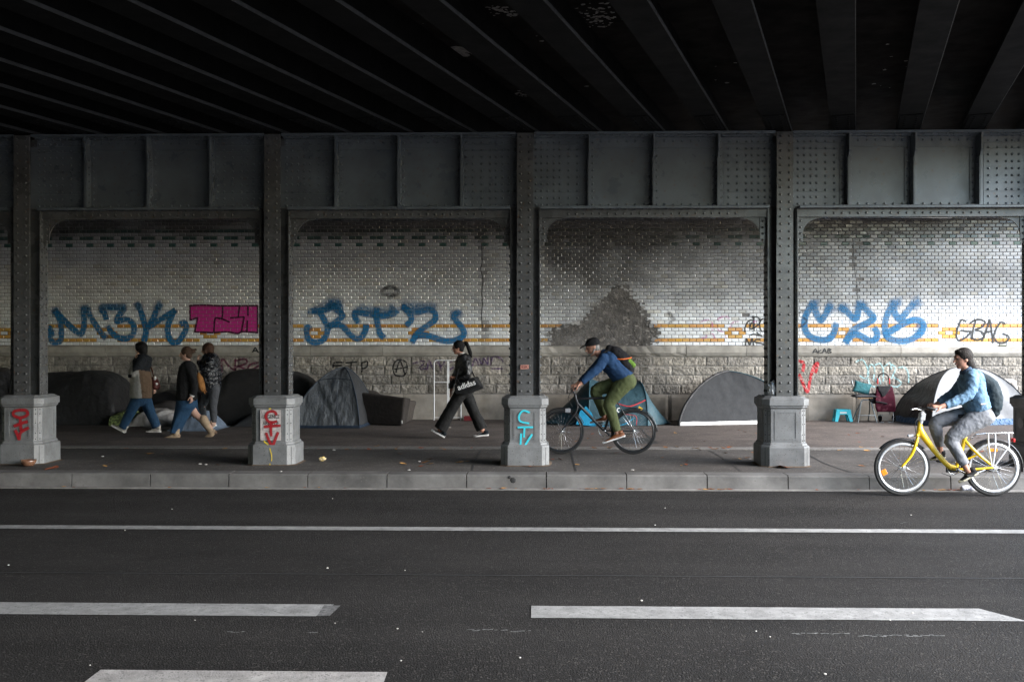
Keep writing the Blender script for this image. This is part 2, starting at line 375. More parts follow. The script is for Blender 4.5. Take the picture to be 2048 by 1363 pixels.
# ------------------------------------------------------------------ riveted columns on cast pedestals
def octa(h, c, z, cx=0, cy=0):
    return [(cx+sx, cy+sy, z) for sx, sy in ((-h+c, -h), (h-c, -h), (h, -h+c), (h, h-c), (h-c, h), (-h+c, h), (-h, h-c), (-h, -h+c))]
COLX = [at(u, 500, 13.415).x for u in (43.5, 544.5, 1050, 1569.5)]; COLX.append(COLX[3] + 3.49); COLX.insert(0, COLX[0]-3.39)
Z_SH0, Z_SPL, Z_GB, Z_GT = 1.10, 3.13, 3.645, 4.645
def make_column(loc, label):
    t = thing('steel_column', label, 'column', loc, 'riveted columns along the kerb')
    X, Y, Z = loc
    def O(h, c, z): return octa(h, c, z, X, Y)
    # pedestal
    mb = MB()
    prof = [(.325, .095, PZ-.01), (.325, .095, .430), (.318, .093, .452), (.300, .085, .458), (.292, .082, .485), (.279, .078, .492), (.279, .078, .945),
            (.290, .080, .955), (.300, .084, .965), (.300, .084, .985), (.316, .090, .990), (.316, .090, 1.075), (.300, .086, 1.085), (.285, .080, 1.088), (.26, .075, 1.112)]
    mb.loft([O(h, c, z) for h, c, z in prof])
    ped = mb.build('pedestal', M_CAST, t, recalc=True, bevel=.004)
    mb = MB()                                        # raised frames of the four panels
    for k in range(4):
        cs, sn = round(math.cos(k*math.pi/2)), round(math.sin(k*math.pi/2))
        def L(a, b, z): return (X + a*cs - b*sn, Y + a*sn + b*cs, z)
        for a0, a1, z0, z1 in ((-.155, -.125, .53, .92), (.125, .155, .53, .92), (-.125, .125, .53, .555), (-.125, .125, .895, .92)):
            p = [L(a0, -.285, z0), L(a1, -.285, z0), L(a1, -.285, z1), L(a0, -.285, z1)]
            d = Vector(L(0, -.275, 0)) - Vector(L(0, -.285, 0)); mb.ext(p, d)
    mb.build('panel_frame', M_CAST, ped, recalc=True)
    mb = MB()                                        # bolts and casting joints on the chamfers
    for k in range(4):
        a = math.pi/4 + k*math.pi/2; n = Vector((math.cos(a), math.sin(a), 0)); tt = Vector((-n.y, n.x, 0)); c0 = Vector((X, Y, 0))
        dist = {0: (.279*2-.078)/math.sqrt(2), 1: (.325*2-.095)/math.sqrt(2)}
        for z in (.52, .60, .74, .86, .92):
            for s in (-.028, .028): mb.rivet(c0 + n*dist[0] + tt*s + Vector((0, 0, z)), n, .009, .006)
        mb.obox(c0 + n*(dist[0]) + Vector((0, 0, .72)), n*.002, tt*.003, Vector((0, 0, .22)))
        mb.obox(c0 + n*(dist[1]) + Vector((0, 0, .31)), n*.002, tt*.003, Vector((0, 0, .12)))
    mb.build('casting_joint', M_DARK, ped)
    mb = MB(); random.seed(int(abs(X)*100)); k = 40  # rust and dirt line where the foot meets the ground
    ring = O(.325, .095, PZ); pts_in = []; pts_out = []
    for i in range(8):
        for j in range(5):
            p = Vector(ring[i]).lerp(Vector(ring[(i+1) % 8]), j/5); d = (p - Vector((X, Y, PZ))).normalized()
            pts_in.append(mb.vert((p - d*.01) + Vector((0, 0, .012)))); pts_out.append(mb.vert(p + d*random.uniform(.015, .045) + Vector((0, 0, -.001))))
    for i in range(len(pts_in)): j = (i+1) % len(pts_in); mb.face((pts_in[i], pts_in[j], pts_out[j], pts_out[i]))
    mb.build('foot_grime', M_RUST, ped)
    # shaft: cross of two webs with a flange on each end
    A, Wf = .205, .111
    mb = MB(); z0, z1 = Z_SH0, 4.63
    mb.box(X-.012, X+.012, Y-A+.014, Y+A-.014, z0, z1)
    mb.box(X-A+.014, X-.0121, Y-.012, Y+.012, z0, z1); mb.box(X+.0121, X+A-.014, Y-.012, Y+.012, z0, z1)
    mb.build('web', M_STEEL, t)
    for k in range(4):
        cs, sn = round(math.cos(k*math.pi/2)), round(math.sin(k*math.pi/2))
        def L(a, b, z): return Vector((X + a*cs - b*sn, Y + a*sn + b*cs, z))
        n = L(0, -1, 0) - L(0, 0, 0)
        ztop = z1+.02 if k in (0, 2) else Z_GB-.005
        mb = MB()
        mb.ext([L(-Wf, -A, z0), L(Wf, -A, z0), L(Wf, -A+.014, z0), L(-Wf, -A+.014, z0)], (0, 0, ztop-z0))
        off = 0
        if k in (0, 2):                              # cover plate above the splice, with clipped corners
            ww = Wf-.004
            mb.ext([L(-ww+.02, -A-.01, Z_SPL), L(ww-.02, -A-.01, Z_SPL), L(ww, -A-.01, Z_SPL+.05), L(ww, -A-.01, ztop), L(-ww, -A-.01, ztop), L(-ww, -A-.01, Z_SPL+.05)], -n*.0095)
        # angle legs behind the flange
        for s in (-1, 1):
            mb.ext([L(s*.013, -A+.0142, z0), L(s*.085, -A+.0142, z0), L(s*.085, -A+.026, z0), L(s*.013, -A+.026, z0)], (0, 0, ztop-z0))
        mb_r = mb; z = z0+.075
        while z < ztop-.02:
            o = A + (.01 if (k in (0, 2) and z > Z_SPL) else 0)
            for s in (-1, 1): mb_r.rivet(L(s*.058, -o, z), n, .0175, .014)
            z += .1145 if z < Z_SPL-.06 else .098
        mb.build('flange', M_STEEL, t, recalc=True)
        if k in (0, 2):                              # rivets through the leg on the web sides
            mb = MB(); z = z0+.13
            for s in (-1, 1):
                mb.ext([L(s*.0125, -A+.027, z0), L(s*.0125, -A+.10, z0), L(s*.022, -A+.10, z0), L(s*.022, -A+.027, z0)], (0, 0, ztop-z0))
            while z < ztop-.05:
                for s in (-1, 1): mb.rivet(L(s*.0225, -A+.065, z), (L(s, 0, 0)-L(0, 0, 0)), .0165, .012)
                z += .1145 if z < Z_SPL else .098
            mb.build('angle_iron', M_STEEL, t, recalc=True)
    return t
COL_LABELS = ['riveted steel column standing beyond the left edge', 'dark riveted column with red female symbol painted on its pedestal, a bowl at its foot',
    'riveted column whose pedestal carries a torn white poster and red paint', 'riveted column with cyan letters painted down its pale pedestal',
    'riveted column with a white plastic bag tucked in above its unpainted pedestal', 'riveted column cut by the right edge, behind the yellow bicycle']
cols = []
for i, x in enumerate(COLX):
    if i == 0: continue
    if not cols: cols.append(make_column((x, YC, PZ), COL_LABELS[i]))
    else:
        c = copy_tree(cols[0], None, (x, YC, PZ)); c['label'] = COL_LABELS[i]; ORG[c.name] = Vector((x, YC, PZ)); cols.append(c)

# ------------------------------------------------------------------ bridge: girder, beams, deck
bridge = thing('railway_bridge', 'dark riveted steel railway bridge spanning the road above the columns', 'bridge', (0, YC, Z_GB))
def make_girder(x0, x1):
    """girder bay between two column faces; x0, x1 = column centres"""
    A = .205; s = (x1-x0)/4
    mb = MB(); xa, xb = x0+.0125, x1-.0125
    g = None
    mb.box(xa, xb, YC-.010, YC+.010, Z_GB+.03, Z_GT-.03)
    g = mb.build('girder', M_GIRDER, bridge)
    # flanges
    mb = MB(); mb.box(x0+A-.001, x1-A+.001, YC-.205, YC+.205, Z_GB-.012, Z_GB+.014)
    mb.box(x0+A-.001, x1-A+.001, YC-.212, YC-.1, Z_GB+.0145, Z_GB+.024)
    mb.build('bottom_flange', M_GIRDER, g, bevel=.003)
    mb = MB(); mb.box(x0+.12, x1-.12, YC-.205, YC+.205, Z_GT-.012, Z_GT+.02)
    mb.box(x0+.12, x1-.12, YC-.09, YC-.0105, Z_GT-.026, Z_GT-.0125)     # angle, horizontal leg
    mb.box(x0+.12, x1-.12, YC-.026, YC-.0105, Z_GT-.115, Z_GT-.0265)    # angle, vertical leg
    x = x0+.16
    while x < x1-.14:
        mb.rivet((x, YC-.055, Z_GT-.026), (0, 0, -1), .013, .011); mb.rivet((x+.045, YC-.15, Z_GT-.012), (0, 0, -1), .013, .011); x += .098
    mb.build('top_flange', M_GIRDER, g)
    # hanging angle below the bottom flange with its row of rivets
    mb = MB(); zb = Z_GB-.013
    mb.box(x0+A, x1-A, YC-.075, YC-.055, zb-.105, zb); mb.box(x0+A, x1-A, YC+.055, YC+.075, zb-.105, zb)
    mb.box(x0+A, x1-A, YC-.0545, YC+.0545, zb-.015, zb-.001)
    x = x0+A+.38
    while x < x1-A-.36:
        mb.rivet((x, YC-.075, zb-.055), (0, -1, 0), .0165, .013); mb.rivet((x+.03, YC-.14, zb+.001), (0, 0, -1), .014, .011); x += .108
    mb.build('lower_angle', M_STEEL, g)
    # web panels: riveted end plates
    offs = [.031, .107, .19, .278, .356, .477, .595]
    for side in (0, 1):
        mb = MB(); sg = 1 if side == 0 else -1; xo = (x0 + sg*.118) if side == 0 else (x1 + sg*.118)
        xs0, xs1 = sorted((xo - sg*.09, xo + sg*(.66)))
        zl = [Z_GB+.035, Z_GB+.225, Z_GT-.195, Z_GT-.118]
        th = .014
        for za, zb_ in ((zl[0], zl[1]-.004), (zl[1], zl[2]-.004), (zl[2], Z_GT-.118)):
            d = th if za != zl[1] else th-.003
            mb.box(xs0, xs1, YC-.0105-d, YC-.0105, za, zb_)
        nr = 10
        for r_ in range(nr):
            z = Z_GB+.062 + r_*(Z_GT-Z_GB-.15)/(nr-1)
            for o in offs: mb.rivet((xo + sg*o, YC-.0105-th, z), (0, -1, 0), .0165, .013)
        mb.build('rivet_plate', M_GIRDER, g)
    # plain panels: edge angles with rivets
    for k in (1, 2):
        xa, xb = x0+s*k+.02, x0+s*(k+1)-.02
        mb = MB(); mb.box(xa, xb, YC-.024, YC-.0105, Z_GB+.026, Z_GB+.105)
        for i in range(6): mb.rivet((lerp(xa+.14, xb-.10, i/5), YC-.024, Z_GB+.062), (0, -1, 0), .0165, .013)
        mb.build('edge_angle', M_GIRDER, g)
        mb = MB(); mb.box(xa, xb, YC-.0285, YC-.0105, Z_GT-.17, Z_GT-.028)
        for i in range(6): mb.rivet((lerp(xa+.14, xb-.10, i/5), YC-.0285, Z_GT-.075), (0, -1, 0), .0165, .013)
        mb.build('edge_angle', M_GIRDER, g)
    # stiffeners
    for k in (1, 2, 3):
        mb = MB(); xs = x0+s*k; z0, z1 = Z_GB+.026, Z_GT-.013
        y0 = YC-.0105
        P = [(y0, z0), (YC-.165, z0), (YC-.165, z1-.30), (YC-.178, z1-.25), (YC-.20, z1-.22), (YC-.20, z1-.06), (YC-.204, z1), (y0, z1)]
        mb.ext([(xs-.011, y, z) for y, z in P], (.022, 0, 0))
        for sx in (-1, 1):
            xo = xs + sx*.0115
            a, b = sorted((xo, xo + sx*.075)); mb.box(a, b, YC-.027, YC-.0265+.002, z0+.001, z1-.1)     # leg on the web
            a, b = sorted((xo, xo + sx*.010)); mb.box(a, b, YC-.16, YC-.028, z0, z1-.31)                  # leg on the plate
            nr = 10
            for r_ in range(nr):
                z = Z_GB+.062 + r_*(Z_GT-Z_GB-.15)/(nr-1)
                mb.rivet((xs + sx*.052, YC-.027, z), (0, -1, 0), .0165, .013)
                if r_ < 7: mb.rivet((xs + sx*.0218, YC-.105, z+.045), (sx, 0, 0), .014, .011)
        mb.build('stiffener', M_GIRDER, g, recalc=True)
    # curved gusset brackets under the bottom flange
    for sg, xo in ((1, x0+A+.001), (-1, x1-A-.001)):
        mb = MB(); zt = Z_GB-.02
        prof = [(0, zt), (0, zt-.50), (.035, zt-.46), (.045, zt-.43), (.075, zt-.43)]
        for i in range(0, 9):
            a = math.pi/2*i/8; prof.append((.075 + .24*(1-math.cos(a)), zt-.36 + .25*math.sin(a)))
        prof += [(.335, zt-.105), (.345, zt-.085), (.37, zt-.07), (.38, zt)]
        mb.ext([(xo + sg*a, YC-.012, z) for a, z in prof], (0, .024, 0))
        mb.box(*sorted((xo, xo+sg*.085)), YC-.026, YC-.0125, zt-.43, zt-.09)
        mb.box(*sorted((xo, xo+sg*.345)), YC-.0265, YC-.0125, zt-.0895, zt-.001)
        for i in range(4): mb.rivet((xo + sg*.05, YC-.026, zt-.15-i*.085), (0, -1, 0), .0165, .013)
        for i in range(3): mb.rivet((xo + sg*(.14+i*.075), YC-.0265, zt-.05), (0, -1, 0), .0165, .013)
        mb.build('gusset', M_STEEL, g, recalc=True)
    return g
for i in range(len(COLX)-1): make_girder(COLX[i], COLX[i+1])
# skewed beams and deck
SK = .318; D = Vector((SK, 1, 0)).normalized(); NB = Vector((D.y, -D.x, 0))
Z_S, Z_D = 4.70, 5.12
XE = 3.9                                             # right-hand edge of the bridge: x = XE + SK*y
y0b, y1b = -12.0, YW+.6
dx = 3.455/4
k0 = -26
beam_proto = None
for k in range(k0, 16):
    xg = COLX[3] + k*dx; xb0 = xg - SK*YC
    if xb0 > XE-.2: break
    if beam_proto is None:
        c = Vector((xb0, 0, 0)); L = (y1b-y0b)/D.y; mid = Vector((xb0+SK*(y0b+y1b)/2, (y0b+y1b)/2, 0))
        bt = tag(bpy.data.objects.new('beam', None), None); bpy.data.objects.remove(bt)
        mb = MB(); Z = Vector((0, 0, 1))
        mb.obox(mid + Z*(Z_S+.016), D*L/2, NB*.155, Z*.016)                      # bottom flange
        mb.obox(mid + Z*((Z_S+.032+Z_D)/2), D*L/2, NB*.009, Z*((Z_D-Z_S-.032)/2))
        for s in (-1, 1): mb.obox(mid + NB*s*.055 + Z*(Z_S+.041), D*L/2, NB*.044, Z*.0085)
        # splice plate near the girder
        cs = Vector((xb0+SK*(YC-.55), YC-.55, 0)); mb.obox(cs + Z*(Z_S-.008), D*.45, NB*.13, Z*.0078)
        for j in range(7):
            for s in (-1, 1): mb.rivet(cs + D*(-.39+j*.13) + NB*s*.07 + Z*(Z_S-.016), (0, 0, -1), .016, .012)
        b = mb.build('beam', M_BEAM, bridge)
        mb = MB(); mb.obox(mid + NB*.1585 + Z*(Z_S+.017), D*L/2, NB*.0032, Z*.018); mb.build('flange_edge', M_EDGE, b)
        beam_proto = b; bx0 = xb0
    else:
        c = copy_tree(beam_proto, bridge); c.location = beam_proto.location + Vector((xb0-bx0, 0, 0))
def skew_box(mb, xa, xb, ya, yb, z0, z1):
    P = [(xa+SK*ya, ya), (xb+SK*ya, ya), (xb+SK*yb, yb), (xa+SK*yb, yb)]
    mb.ext([(x, y, z0) for x, y in P], (0, 0, z1-z0))
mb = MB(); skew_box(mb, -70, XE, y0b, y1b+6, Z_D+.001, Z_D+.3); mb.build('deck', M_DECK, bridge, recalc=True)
mb = MB(); skew_box(mb, XE-.05, XE+.02, y0b, y1b, Z_S-.05, Z_D+.9); mb.build('parapet_girder', M_BEAM, bridge, recalc=True)
# peeled paint patches on the deck soffit
mb = MB(); random.seed(3)
for u, v, ru, rv, n in ((930, 104, 34, 8, 26), (1045, 187, 16, 6, 30), (1195, 30, 62, 26, 90), (1090, 72, 30, 12, 10), (1010, 20, 40, 14, 40), (860, 30, 60, 20, 8), (1210, 165, 60, 30, 6), (1480, 130, 60, 60, 7), (1780, 110, 60, 70, 9)):
    for i in range(n):
        a = random.uniform(0, 6.28); q = random.random()**.7; p = on_z(u+ru*q*math.cos(a), v+rv*q*math.sin(a), Z_D)
        sz = random.uniform(.006, .030)*(3.0 if u == 930 else 1); pts = []
        for j in range(7):
            b = j*6.283/7; rr = sz*random.uniform(.5, 1.3); pts.append((p.x+rr*1.1*math.cos(b), p.y+rr*math.sin(b), Z_D-.001-.0001*i))
        mb.poly(pts[::-1])
tag(mb.build('peeled_paint', M_PEEL, bridge), kind='stuff')
# ------------------------------------------------------------------ tiled abutment wall
wall = thing('abutment_wall', 'long underpass wall of white metro tiles above rough stone courses', 'wall', (0, YW, PZ))
X0, X1 = -13.5, 12.6
ROW = .0755; Z0 = 1.754
x1470, x1897 = at(1470, 660, YW).x, at(1897.6, 660, YW).x
TW = (x1897-x1470)/30; PER = 15*TW
def tile_x(row): return x1470 - TW*15*12 + (TW/2 if row % 2 == 0 else 0) - TW/2     # left edge of column 0 in this row
NROW = 36
TILE_REF = (tile_x(0), TW, Z0)
patch_px = [(1096, 690), (1098, 668), (1106, 655), (1130, 652), (1163, 646), (1178, 632), (1196, 610), (1206, 595), (1222, 580), (1238, 572), (1250, 571), (1262, 588), (1272, 600), (1286, 610), (1294, 640), (1300, 650), (1318, 654), (1316, 676), (1300, 682), (1290, 690)]
patch = [(at(u, v, YW).x, at(u, v, YW).z) for u, v in patch_px]
def inside(x, z, poly):
    c = False; n = len(poly)
    for i in range(n):
        a, b = poly[i], poly[(i+1) % n]
        if (a[1] > z) != (b[1] > z) and x < (b[0]-a[0])*(z-a[1])/(b[1]-a[1]) + a[0]: c = not c
    return c
def px(x, z):                                        # back to photo pixels, used to place stains
    s, c = math.sin(TH), math.cos(TH); f = -x*s + YW*c
    return 1024 + F*(x*c + YW*s)/f, 681.5 - F*(z-H)/f
miss = set()
for u, v in ((1712, 487), (1708, 502), (1709, 515), (1706, 531), (1712, 559), (1716, 580), (1222, 486)): 
    p = at(u, v, YW); r_ = int((p.z-Z0)//ROW); miss.add((r_, int((p.x-tile_x(r_))//TW)))
mb = MB(); random.seed(11); g = .0035; inset = .011; dep = .0085
def soot_at(x, z, u, v):
    s = .0
    s += max(0, (4.32-abs(z-4.47)*0 - 0))*0
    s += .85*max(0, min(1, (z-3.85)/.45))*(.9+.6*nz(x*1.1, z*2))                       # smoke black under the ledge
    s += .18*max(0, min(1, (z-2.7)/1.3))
    # plume of the old fire above the bare brick
    cx = 1240 + (571-v)*.1; w_ = 130 + (571-v)*.75 if v < 571 else 85
    if v < 690:
        d = abs(u-cx)/max(w_, 40); s += .78*max(0, 1-d*d)*(.8+.9*nz(x*1.6, z*1.3, 4))*(1 if v < 575 else .4)
    if 1085 < u < 1220 and v > 440: s += .42*max(0, 1-abs(u-1135)/110)*(.8+.9*nz(x*2, z*2.4, 9))
    # wet streak down the crack in the second bay
    d = abs(u-966-6*math.sin(v*.05))/(9 + max(0, v-590)*.13); s += .75*max(0, 1-d)*(.55+1.2*nz(x*5, z*3, 2)) if v > 455 else 0
    d = abs(u-1712)/7; s += .45*max(0, 1-d)*(.5+nz(x*7, z*4, 2)) if v > 480 else 0
    n = nz(x*2.2, z*2.7, 7); s += .22*max(0, n-.05)
    n = nz(x*9, z*9, 17); s += .55*max(0, n-.38)
    return max(0, min(.93, s))
for r_ in range(NROW):
    xs = tile_x(r_); z = Z0 + r_*ROW; c = 0
    c0 = int((X0-xs)//TW)
    for c in range(c0, int((X1-xs)//TW)+1):
        xa = xs + c*TW; xm = xa + TW/2; zm = z + ROW/2
        if (r_, c) in miss: continue
        if inside(xm, zm, patch) or inside(xm+.05*random.uniform(-1, 1), zm, patch): continue
        u, v = px(xm, zm)
        if abs(u-1100) < 500 and random.random() < .0012: continue
        d = ((xm - x1470 + PER/2) % PER - PER/2)/TW      # distance in tiles from the nearest diamond
        hue = 'w'
        if r_ in (1, 5): hue = 'o' if abs(d) > 1.9 else 'w'
        elif r_ in (2, 4): hue = 'o' if abs(d) < 1.05 else 'w'
        elif r_ == 3: hue = 'o' if .6 < abs(d) < 1.6 else 'w'
        elif r_ == 28: hue = 'g' if c % 3 == 0 else 'w'
        elif r_ == 30: hue = 'g' if c % 3 != 1 else 'w'
        elif r_ == 32: hue = 'g' if random.random() < .8 else 'w'
        q = random.uniform(.95, 1.04)
        if hue == 'w':
            t = random.random(); base = (.775*q, .795*q, .82*q) if t < .85 else (.70*q, .725*q, .77*q)
            if random.random() < .06: base = (.68*q, .67*q, .64*q)
        elif hue == 'o': base = (.58*q, .30*q*random.uniform(.9, 1.15), .075*q)
        else: base = (.07*q, .185*q, .165*q)
        upper_k = max(0, min(1, (r_-6.5+1.5*nz(xm*.7, 3))/7)); soil_dim = .03 + .62*max(0, min(1, (u-350)/1300)); fq = 1 - soil_dim*upper_k*(1+.35*nz(xm*1.3, zm*1.7, 60)); base = tuple(b*fq for b in base)  # upper tiles: grime plus dimmer light painted in, stronger to the right
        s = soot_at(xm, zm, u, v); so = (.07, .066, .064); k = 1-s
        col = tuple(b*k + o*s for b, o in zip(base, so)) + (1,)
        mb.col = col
        tx, tz = random.gauss(0, .0010), random.gauss(0, .0008)
        A = [(xa+g, z+g), (xa+TW-g, z+g), (xa+TW-g, z+ROW-g), (xa+g, z+ROW-g)]
        B = [(xa+g+inset, z+g+inset), (xa+TW-g-inset, z+g+inset), (xa+TW-g-inset, z+ROW-g-inset), (xa+g+inset, z+ROW-g-inset)]
        sg = [(-1, -1), (1, -1), (1, 1), (-1, 1)]
        o = [mb.vert((p[0], YW, p[1])) for p in A]; i_ = [mb.vert((p[0], YW-.0005-dep+tx*a+tz*b, p[1])) for p, (a, b) in zip(B, sg)]
        for k in range(4): mb.face((o[k], o[(k+1) % 4], i_[(k+1) % 4], i_[k]))
        mb.face(i_)
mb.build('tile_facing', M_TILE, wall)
mb = MB(); mb.quad((X0, YW+.002, 1.74), (X1, YW+.002, 1.74), (X1, YW+.002, 4.5), (X0, YW+.002, 4.5)); mb.build('grout_bed', M_GROUT, wall)
# bare brick where the tiles fell: courses of rough bricks and mortar smears, slightly proud of the bed
mb = MB(); random.seed(5); zz = Z0-.01
xs_ = [p[0] for p in patch]; zs_ = [p[1] for p in patch]
r_ = 0
while zz < max(zs_)+.03:
    x = min(xs_)-.2 - (r_ % 2)*.11
    while x < max(xs_)+.1:
        L = .215; xc, zc2 = x+L/2, zz+.03
        if inside(xc, zc2, [(p[0], p[1]) for p in patch]):
            e = random.uniform(.0005, .0035); mb.box(x+.006, x+L-.006, YW-.002-e, YW+.0018, zz+.005, zz+.0645)
        x += L
    zz += .07; r_ += 1
mb.build('bare_brick', M_BRICKBACK, wall)
mb = MB()
cx = sum(xs_)/len(xs_); cz = sum(zs_)/len(zs_)
bm_pts = []
for i in range(len(patch)):
    a, b = patch[i], patch[(i+1) % len(patch)]
    for j in range(4):
        t = j/4; x, z = lerp(a[0], b[0], t), lerp(a[1], b[1], t); bm_pts.append((x + .05*nz(x*9, z*9), z + .05*nz(x*9, z*9, 5)))
mb.poly([(x, YW-.0012, max(z, 1.757)) for x, z in bm_pts]); 
bm = bmesh.new(); me = mb.mesh('bed'); bm.from_mesh(me); bmesh.ops.triangulate(bm, faces=bm.faces); bm.to_mesh(me); bm.free()
link_mesh('mortar_bed', me, M_BRICKBACK, wall)
M_MORTAR = mat('pale_mortar_scraps', (.42, .39, .36), .95, nscale=12, namt=.5)
mb = MB()
for i in range(150):
    x, z = random.uniform(min(xs_), max(xs_)), random.uniform(1.76, max(zs_))
    if not inside(x, z, patch): continue
    sx, sz = random.uniform(.006, .022)*random.choice((1, 1, 2.2)), random.uniform(.004, .012); pts = []
    for j in range(6):
        b = j*6.283/6; k = random.uniform(.5, 1.2); pts.append((x+sx*k*math.cos(b), YW-.0075, z+sz*k*math.sin(b)))
    mb.ext(pts, (0, .004, 0))
mb.build('mortar_scrap', M_MORTAR, wall, recalc=True)

# soft smoke-grey mortar smears round the bare patch, fading out over the neighbouring tiles
S_SMEAR = spray('grey_mortar_smear', (.20, .19, .182), .90, .5, .95)
mb = MB(); gx, gz_ = 96, 64; x0s, x1s, z0s, z1s = at(1070, 600, YW).x, at(1345, 600, YW).x, 1.757, at(1200, 535, YW).z; idx = []
def sdist(x, z):
    d = 9
    for i in range(len(patch)):
        a, b = Vector(patch[i]), Vector(patch[(i+1) % len(patch)]); p = Vector((x, z)); t = max(0, min(1, (p-a).dot(b-a)/max((b-a).length_squared, 1e-9))); d = min(d, (p-a.lerp(b, t)).length)
    return -d if inside(x, z, patch) else d
for i in range(gx+1):
    row = []
    for j in range(gz_+1):
        x, z = lerp(x0s, x1s, i/gx), lerp(z0s, z1s, j/gz_); d = sdist(x, z) + .09*nz(x*7, z*7, 2) + .05*nz(x*19, z*19, 4)
        u, v = px(x, z); reach = .42 if u < 1235 else .16
        a = max(0, min(1, 1-(d+.06)/reach))**1.5; a *= .55+.9*nz(x*3.5, z*3.5, 9) if d > .03 else (.55+.8*nz(x*5, z*4, 12))
        a *= max(.12, min(1, (1275-u)/90)) if d < .02 else 1
        a = max(0, min(1, a))*min(1, i/5, (gx-i)/5, (gz_-j)/5)
        row.append(mb.vert((x, YW-.0112, z), (a, 0, 0, 1)))
    idx.append(row)
for i in range(gx):
    for j in range(gz_): mb.face((idx[i][j], idx[i+1][j], idx[i+1][j+1], idx[i][j+1]))
mb.build('mortar_smear', S_SMEAR, wall)
# broken tile shards and ragged mortar lumps along the edge of the patch
mb = MB(); mb.col = (.36, .35, .34, 1); random.seed(91)
for i in range(len(patch)):
    a, b = Vector(patch[i]), Vector(patch[(i+1) % len(patch)])
    if abs(a.y-b.y) < .02 and a.y < 1.8: continue
    for j in range(int((b-a).length/.035)):
        p = a.lerp(b, random.random()) + Vector((random.gauss(0, .035), random.gauss(0, .03))); pts = []; sz = random.uniform(.012, .045)
        if p.y < 1.77: continue
        k = random.uniform(.12, 1.0); mb.col = (.42*k, .41*k, .40*k, 1)
        for q in range(6): an = q*1.047; rr = sz*random.uniform(.4, 1.2); pts.append((p.x+rr*1.4*math.cos(an), YW-.0125-.0008*(i % 3)-.00007*j, p.y+rr*.75*math.sin(an)))
        mb.ext(pts, (0, .010, 0))
mb.build('tile_shard', M_CORN, wall, recalc=True)

# cornice in long stones
def stain(x, z):
    u, v = px(x, z); s = 0
    d = abs(u-1215)/130; s += .75*max(0, 1-d*d)
    d = abs(u-966)/16; s += .5*max(0, 1-d)*(.7+nz(x*6, z*6))
    s += .35*max(0, nz(x*1.3, z*3, 21)) + .3*max(0, nz(x*5, z*5, 22)-.15)
    return max(0, min(.9, s))
mb = MB(); random.seed(21); x = X0
while x < X1:
    L = random.uniform(1.25, 1.75); g = .004
    u, v = px(x+L/2, 1.65); n = max(2, int(L/.1))
    broken = 1112 < u < 1330
    prof = [(YW+.01, 1.752), (YW-.075, 1.732), (YW-.085, 1.722), (YW-.085, 1.595), (YW-.070, 1.588), (YW-.070, 1.570), (YW-.052, 1.563), (YW-.052, 1.545), (YW-.03, 1.522), (YW+.01, 1.522)]
    q = random.uniform(.85, 1.12); rings = []
    idx = []
    for i in range(n+1):
        xx = lerp(x+g, x+L-g, i/n); row = []
        for y, z in prof:
            s = stain(xx, z); b = Vector((.40, .375, .335))*q; c = b.lerp(Vector((.085, .075, .066)), s)
            jag = (.02*nz(xx*6, z*14, 3) + .028*max(0, nz(xx*3, z*5, 8))) if broken else .003*nz(xx*5, z*8, 3)
            row.append(mb.vert((xx, y + (abs(jag)*1.8 if broken and y < YW else jag), z), (*c, 1)))
        idx.append(row)
    for a, b in zip(idx, idx[1:]):
        for k in range(len(prof)-1): mb.face((a[k], a[k+1], b[k+1], b[k]))
    mb.face(idx[0]); mb.face(idx[-1][::-1]); x += L
mb.build('cornice', M_CORN, wall, recalc=True)

# rough faced stone courses: real relief
def rock(x, z, e, a=1.0):
    h = .015*nz(x*7, z*8, 1) + .013*nz(x*19, z*21, 2) + .008*nz(x*41, z*47, 3)
    return a*(h*.8 + .010)*min(1, e/.022)
BLOCKS = []
random.seed(33)
CZ = [1.522, 1.32, 1.125, .926, .722]
for c in range(4):
    x = X0 - random.uniform(0, .4)
    while x < X1: L = random.uniform(.42, .80); BLOCKS.append((x, x+L, CZ[c+1], CZ[c], c)); x += L
PL = []; x = X0-.3
while x < X1: L = random.uniform(1.0, 1.7); PL.append((x, x+L, PZ-.02, .722, 9)); x += L
def surf(x, z):
    """front face of the wall at (x, z), for paint that lies on it"""
    if z > 1.752: return YW-.0105
    if z > 1.595: return YW-.087
    if z > 1.522: return YW-.075
    for b in BLOCKS:
        if b[0] <= x < b[1] and b[2] <= z < b[3]:
            e = min(x-b[0], b[1]-x, z-b[2], b[3]-z); return YW-.006-rock(x, z, e)
    return YW-.05
mb = MB()
for (xa, xb, za, zb, c) in BLOCKS:
    q = random.uniform(.72, 1.15); warm = random.uniform(-.02, .03); st = .028
    nx, nz_ = max(2, int((xb-xa)/st)), 7; idx = []
    for i in range(nx+1):
        row = []
        for j in range(nz_+1):
            xx, zz = lerp(xa+.005, xb-.005, i/nx), lerp(za+.005, zb-.005, j/nz_)
            e = min(xx-xa, xb-xx, zz-za, zb-zz)-.005
            y = YW-.006 - rock(xx, zz, max(e, 0))
            s = stain(xx, zz); s = min(.9, s + (.35 if xx < 0 and zz < 1.0 else 0)*max(0, nz(xx, zz*2, 30)+.3))
            u, v = px(xx, zz)
            cc = Vector((.34+warm, .312+warm*.8, .275+warm*.4))*q*(.86+.4*nz(xx*16, zz*16, 6)); cc = cc.lerp(Vector((.075, .066, .058)), s)
            row.append(mb.vert((xx, y, zz), (*cc, 1)))
        idx.append(row)
    for a, b in zip(idx, idx[1:]):
        for k in range(nz_): mb.face((a[k], b[k], b[k+1], a[k+1]))
mb.build('rough_stone_courses', M_STONE, wall, smooth=False)
mb = MB()
